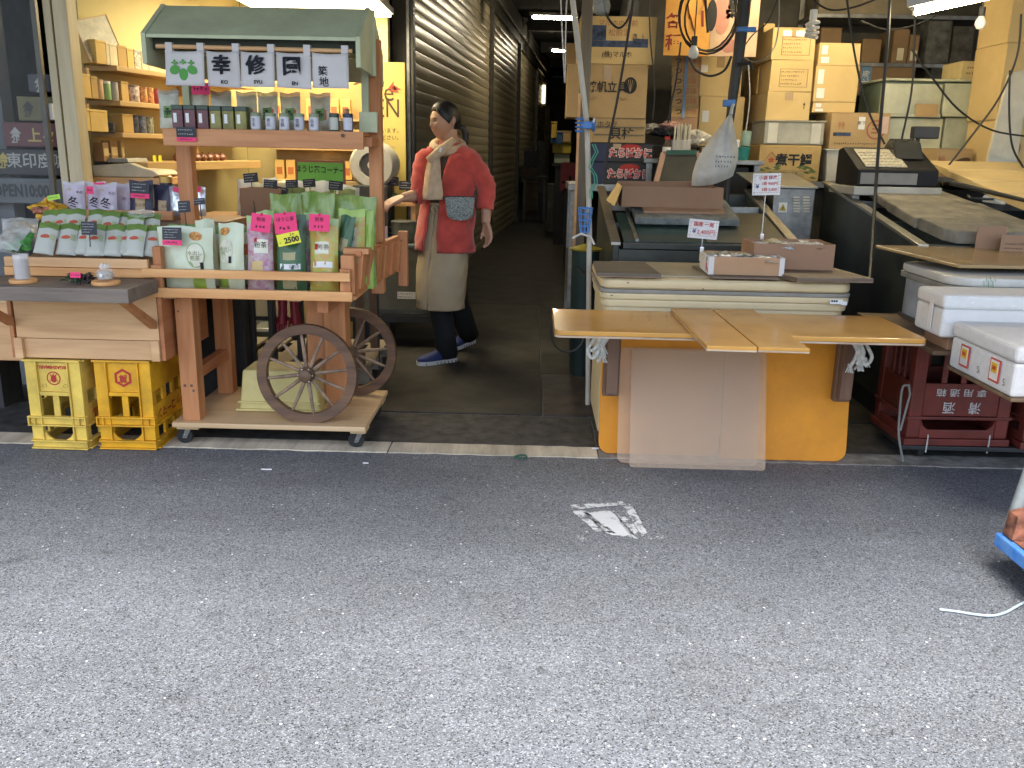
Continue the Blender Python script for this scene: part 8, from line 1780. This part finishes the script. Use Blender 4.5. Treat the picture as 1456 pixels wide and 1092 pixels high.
# ---- white tub, foam boxes, red crates at the right
t = thing('insulated_tub', 'large white insulated tub with grey rim under the plywood at the right', 'tub', (2.3, 3.9, .62))
M_tubw = mat('tub_white', (.50, .50, .47), .5, dirt=.25)
rbox(1.74, 3.1, 3.66, 4.22, .628, .80, .10).build('body', M_tubw, t, bevel=.006); rbox(1.715, 3.12, 3.635, 4.235, .8005, .825, .11).build('grey_rim', M_band, t, bevel=.004); rbox(1.72, 3.11, 3.64, 4.23, .8255, .862, .11).build('lid', mat('lid_white', (.58, .56, .50), .45, dirt=.25), t, bevel=.012)
mb = MB(); c = W(1405, 402, 3.63); 
for k in range(9): mb.bar((c.x-.02+k*.006, 3.6385, .835+.018*(k % 3)), (c.x-.014+k*.006, 3.6385, .85-.014*((k+1) % 3)), .0022, .0006)
mb.build('green_scribble', mat('green_ink', (.06, .25, .10), .7), t)
t = thing('support_plank', 'brown plank carrying the tub and foam boxes on the red crates', 'plank', (1.9, 3.6, .59)); MB().box(1.57, 3.2, 3.40, 4.25, .590, .6075).build('plank', wood('wet_plank', (.18, .11, .06), (.10, .06, .035), 'X', dirt=.3), t, bevel=.004); MB().box(1.75, 3.1, 3.68, 4.2, .608, .627).build('spacer', M_grey, t)
M_rcr = mat('crate_red', (.15, .023, .012), .45, var=.2, dirt=.4)
M_rcr = mat('crate_red2', (.17, .026, .017), .5, var=.2, dirt=.35)
def sake_crate(label, loc, rz):
    t = thing('bottle_crate', label, 'crate', loc, rz, 'red bottle crates'); w, d, h = .46, .36, .50
    def E(name, boxes, bev=.003):
        for q in boxes: MB().box(*q).build(name, M_rcr, t, local=True, bevel=bev)
    E('corner_post', [(x, x+.06, y, y+.05, .0305, h-.0205) for x in (0, w-.06) for y in (0, d-.05)], .01)
    for y0, y1 in ((.004, .018), (d-.018, d-.004)):
        E('sign_panel', [(.0605, w-.0605, y0, y1, .135, .285)]); E('upper_bar', [(x, x+.025, y0+.002, y1-.002, .2855, h-.0205) for x in (.13, .218, .305)]); E('bottom_band', [(.0605, w-.0605, y0, y1, .0305, .07)])
        for xx, q in ((.0605, 1), (w-.0605, -1)): MB().prism([(xx, .0705), (xx+q*.035, .0705), (xx+q*.012, .088), (xx, .12)], y0+.001, y1-.001, 'Y').build('corner_gusset', M_rcr, t, local=True)
    for x0, x1 in ((.004, .018), (w-.018, w-.004)):
        E('side_panel', [(x0, x1, .0505, d-.0505, .135, .285), (x0, x1, .0505, d-.0505, .0305, .07)]); E('side_bar', [(x0+.002, x1-.002, y, y+.025, .2855, h-.0205) for y in (.11, .168, .225)])
    E('rim', [(-.01, w+.01, -.01, d+.01, 0, .03)]); E('waist_rim', [(-.006, w+.006, -.008, -.0005, .12, .134), (-.008, -.0005, 0, d, .12, .134), (w+.0005, w+.008, 0, d, .12, .134)]); E('top_rim', [(-.006, w+.006, -.006, d+.006, h-.02, h)])
    return t
k3 = sake_crate('dark red sake crate with white upside-down lettering under the plank', (1.715, 3.86, .075), R(2))
k4 = sake_crate('second dark red crate cut by the right edge of the photo', (2.225, 3.84, .075), R(1))
M_wl = mat('worn_white_lettering', (.55, .52, .50), .7, var=.2, scale=60)
text(k3, '清　酒', (.235, .002, .178), .058, M_wl, inv=True, local=True, bold=.0005); text(k3, '専 用 通 箱', (.225, .002, .247), .038, M_wl, inv=True, local=True, bold=.0004, sx=1.25)
for x in (.09, .37): MB().tube([(x, -.02, .055), (x, -.022, .02), (x+.002, -.015, -.03)], .003, 6).build('white_tie', M_rope, k3, local=True)
t = thing('crate_dolly', 'low dark dolly with casters under the red crates', 'dolly', (2.1, 4.0, .008)); MB().box(1.70, 2.75, 3.845, 4.25, .055, .0745).build('deck', M_black, t, bevel=.003)
for x in (1.80, 2.6):
    for y in (3.90, 4.17): MB().cyl((x-.012, y, .034), (x+.012, y, .034), .025, n=16).build('caster', M_rubber, t, smooth=True); MB().box(x-.018, x+.018, y-.02, y+.02, .0595, .0605).build('caster_plate', M_steeld, t) if False else MB().box(x-.015, x+.015, y-.018, y+.018, .05, .0548).build('caster_plate', M_steeld, t)
mb = MB(); c = [W(1292, 548, 3.72), W(1283, 552, 3.72), W(1279, 590, 3.72), W(1278, 620, 3.72), W(1284, 656, 3.72)]; mb.tube(spline(c), .005, 6); mb.tube([W(1292, 546, 3.72), W(1294, 560, 3.72), W(1286, 590, 3.72), W(1280, 612, 3.72)], .005, 6); tag(mb.build('grey_cord', mat('cord_grey', (.20, .20, .18), .8), smooth=True), 'grey cord looping down to the kerb left of the red crate', 'cord')
def foam(label, x0, x1, y0, y1, z0, z1, tape=True):
    t = thing('foam_box', label, 'foam box', ((x0+x1)/2, (y0+y1)/2, z0), 0, 'white foam boxes'); zl = z0+(z1-z0)*.66
    MB().box(x0+.004, x1-.004, y0+.004, y1-.004, z0, zl).build('box', M_foam, t, bevel=.016, seg=3); MB().box(x0, x1, y0, y1, zl+.001, z1).build('lid', M_foam, t, bevel=.022, seg=4); return t
t = tag(MB().box(1.63, 2.25, 3.42, 3.63, .608, .662).build('flat_carton', M_cardd, bevel=.004), 'flat brown carton under the taped foam box', 'carton')
t = foam('taped white foam box just before the white tub', 1.575, 2.3, 3.38, 3.63, .663, .83)
MB().grid(14, 6, lambda u, v: (1.580+.72*u, 3.3815-.004*abs(math.sin(u*17+v*5)), .72+.10*v+.003*math.sin(u*21))).build('crumpled_tape', M_clear, t, smooth='all'); mb = MB(); mb.box(1.5715, 1.5745, 3.46, 3.49, .68, .80); mb.build('tape_strip', mat('tape_pale', (.70, .69, .64), .3), t)
c = W(1346, 440, 3.38)
t2 = tag(MB().box(1.62, 2.4, 2.90, 3.38, .545, .558).build('shelf_plank', wood('wet_plank2', (.22, .14, .075), (.12, .075, .04), 'X', dirt=.3), bevel=.003), 'brown shelf plank under the nearer foam boxes', 'plank')
for x in (1.9, 2.35): MB().box(x, x+.04, 3.1, 3.14, .003, .5445).build('plank_leg', M_darkwood, t2)
t = foam('clean white foam box with two price stickers nearest the street', 1.615, 2.25, 2.90, 3.37, .5585, .735)
M_st1, M_st2 = mat('sticker_yellow', (.70, .42, .03), .5), mat('sticker_red', (.55, .05, .03), .5)
for yy in (3.24, 3.02):
    s = MB().box(1.6125, 1.6145, yy-.034, yy+.034, .585, .665).build('price_sticker', M_st2, t); MB().box(1.6115, 1.6124, yy-.027, yy+.027, .592, .66).build('sticker_face', mat('sticker_white', (.72, .68, .62), .5), s); mb = MB(); mb.box(1.6106, 1.6114, yy-.02, yy+.02, .618, .652); mb.build('sticker_patch', M_st1, s); text(s, '580', Vector((1.609, yy, .634)), .018, M_st2, rz=-math.pi/2, bold=.0008)
for yy in (3.13, 2.95): text(t, 'S', Vector((1.613, yy, .60)), .035, M_inkb, rz=-math.pi/2, roll=.2)
t = tag(MB().box(1.68, 2.3, 2.86, 2.915, .559, .575).build('steel_tray', M_steel, bevel=.003), 'thin steel tray edge below the near foam box', 'tray')
t = foam('third foam box behind the clean one at the right edge', 1.66, 2.3, 3.1, 3.378, .7125, .79) if False else None

# ================================================================== ROAD ITEMS
# worn painted square
def worn_paint():
    m = bpy.data.materials.new('worn_road_paint'); m.use_nodes = True; t = m.node_tree; N = t.nodes; L = t.links; b = N['Principled BSDF']
    b.inputs['Base Color'].default_value = (.50, .50, .48, 1); b.inputs['Roughness'].default_value = .8
    tc = N.new('ShaderNodeTexCoord'); n1 = N.new('ShaderNodeTexNoise'); n1.inputs['Scale'].default_value = 120; n1.inputs['Detail'].default_value = 6; n1.inputs['Roughness'].default_value = .8; L.new(tc.outputs['Object'], n1.inputs['Vector'])
    n2 = N.new('ShaderNodeTexNoise'); n2.inputs['Scale'].default_value = 26; n2.inputs['Detail'].default_value = 5; L.new(tc.outputs['Object'], n2.inputs['Vector'])
    at = N.new('ShaderNodeAttribute'); at.attribute_name = 'wear'
    a = N.new('ShaderNodeMath'); a.operation = 'ADD'; L.new(n1.outputs['Fac'], a.inputs[0]); L.new(n2.outputs['Fac'], a.inputs[1])
    a2 = N.new('ShaderNodeMath'); a2.operation = 'SUBTRACT'; L.new(a.outputs[0], a2.inputs[0]); L.new(at.outputs['Fac'], a2.inputs[1])
    r = N.new('ShaderNodeMapRange'); r.inputs[1].default_value = .42; r.inputs[2].default_value = .58; L.new(a2.outputs[0], r.inputs[0]); L.new(r.outputs[0], b.inputs['Alpha']); return m
M_wp = worn_paint()
def paint(name, quads):
    """quads of (pixel corners, wear)"""
    mb = MB(); wear = []
    for pts, wr in quads:
        P_ = [G(*p) for p in pts]; n = 8
        def f(u, v): return (P_[0].lerp(P_[1], u)).lerp(P_[3].lerp(P_[2], u), v)+Vector((0, 0, .004))
        o = len(mb.v); mb.grid(n, n, f)
        for k in range(len(mb.v)-o):
            u, v = (k % (n+1))/n, (k // (n+1))/n; e = min(u, 1-u, v, 1-v); wear.append(wr+(.35 if e < .01 else 0))
    o = mb.build(name, M_wp); at = o.data.attributes.new('wear', 'FLOAT', 'POINT'); at.data.foreach_set('value', wear); return o
o = paint('painted_square', [(((806, 719), (893, 713), (894, 719), (810, 727)), .42), (((882, 717), (898, 716), (925, 766), (914, 768)), .43), (((806, 724), (828, 723), (880, 762), (850, 762)), .45), (((828, 729), (872, 727), (908, 768), (862, 762)), .24), (((868, 728), (888, 722), (914, 764), (900, 768)), .53), (((905, 764), (958, 762), (960, 769), (905, 769)), .62), (((814, 762), (836, 760), (838, 778), (815, 780)), .62), (((800, 735), (830, 745), (835, 760), (802, 755)), .68)])
o['kind'] = 'structure'
# blue dolly corner with rusty bracket
t = thing('blue_dolly', 'blue platform dolly with rusty brackets cut by the right edge of the photo', 'dolly', (1.9, 2.6, 0))
A = W(1415, 756, 2.72); zt = A.z; x0 = A.x
M_db = mat('dolly_blue', (.035, .20, .60), .5, col2=(.16, .34, .62), scale=16, dirt=.25); M_rust = mat('rusty_steel', (.26, .10, .055), .8, var=.45, scale=24, bump=.5, bscale=60)
MB().box(x0, x0+.8, 2.05, 2.72, zt-.045, zt-.001).build('deck', M_db, t, bevel=.006); MB().box(x0+.02, x0+.78, 2.07, 2.70, zt, zt+.004).build('deck_top', M_rust, t)
MB().prism([(x0+.012, zt+.0045), (x0+.22, zt+.0045), (x0+.22, zt+.10), (x0+.06, zt+.095), (x0+.02, zt+.085)], 2.64, 2.70, 'Y').build('corner_bracket', M_rust, t, bevel=.003)
MB().tube([(x0+.06, 2.62, zt+.075), (x0+.12, 2.60, zt+.05), (x0+.2, 2.60, zt+.03)], .014, 8).build('bolt_bar', M_rust, t, smooth=True)
c = W(1450, 724, 2.685); MB().cyl((c.x, 2.72, zt+.02), (c.x+.14, 2.74, zt+.8), .02, n=14).build('handle_pole', mat('pole_grey', (.30, .32, .30), .5, .2, var=.25, dirt=.2), t, smooth=True)
for x in (x0+.10, x0+.7):
    for y in (2.14, 2.60): 
        MB().cyl((x-.02, y, .06), (x+.02, y, .06), .06, n=20).build('caster_wheel', M_rubber, t, smooth=True, bevel=.004); mb = MB()
        for s in (-.03, .025): mb.box(x+s, x+s+.005, y-.02, y+.02, .055, zt-.05)
        mb.box(x-.035, x+.035, y-.04, y+.04, zt-.052, zt-.0455); mb.build('caster_fork', M_steeld, t)
mb = MB(); P_ = [G(1335, 869), G(1360, 872), G(1385, 876), G(1410, 878), G(1430, 873), G(1450, 862), G(1480, 848)]
mb.tube(spline([p+Vector((0, 0, .006)) for p in P_]), .0042, 8); tag(mb.build('ground_rope', mat('rope_pale_blue', (.42, .48, .49), .9, var=.15, scale=90), smooth=True), 'white rope end lying on the asphalt beside the blue dolly', 'rope')
# litter
c = G(740, 650, .01); mb = MB(); mb.tube([(c.x+.028*math.cos(k*.524), c.y+.022*math.sin(k*.524), .012+.003*math.sin(k)) for k in range(13)], .004, 6); tag(mb.build('green_ring', mat('ring_green', (.02, .10, .06), .5), smooth=True), 'small dark green rubber ring lying on the kerb', 'ring')
c = G(848, 639, .008); MB_ = MB(); MB_.tube([(c.x-.02, c.y, .012), (c.x+.01, c.y+.005, .012)], .004, 6); tag(MB_.build('cigarette_end', M_white, smooth=True), 'white cigarette end beside the orange board', 'litter')
for k, (px, py) in enumerate(((520, 659), (379, 668))):
    c = G(px, py); tag(MB().box(c.x-.012-.01*k, c.x+.012+.01*k, c.y-.004, c.y+.004, .001, .004).build('paper_scrap', M_white), ('white paper scrap on the asphalt below the cart', 'thin pale splinter on the asphalt below the wheel')[k], 'litter')

# finish: drop helper properties
for o in COL.objects:
    for k in ('_w', '_h'):
        if k in o: del o[k]
cam_d.clip_end = 400
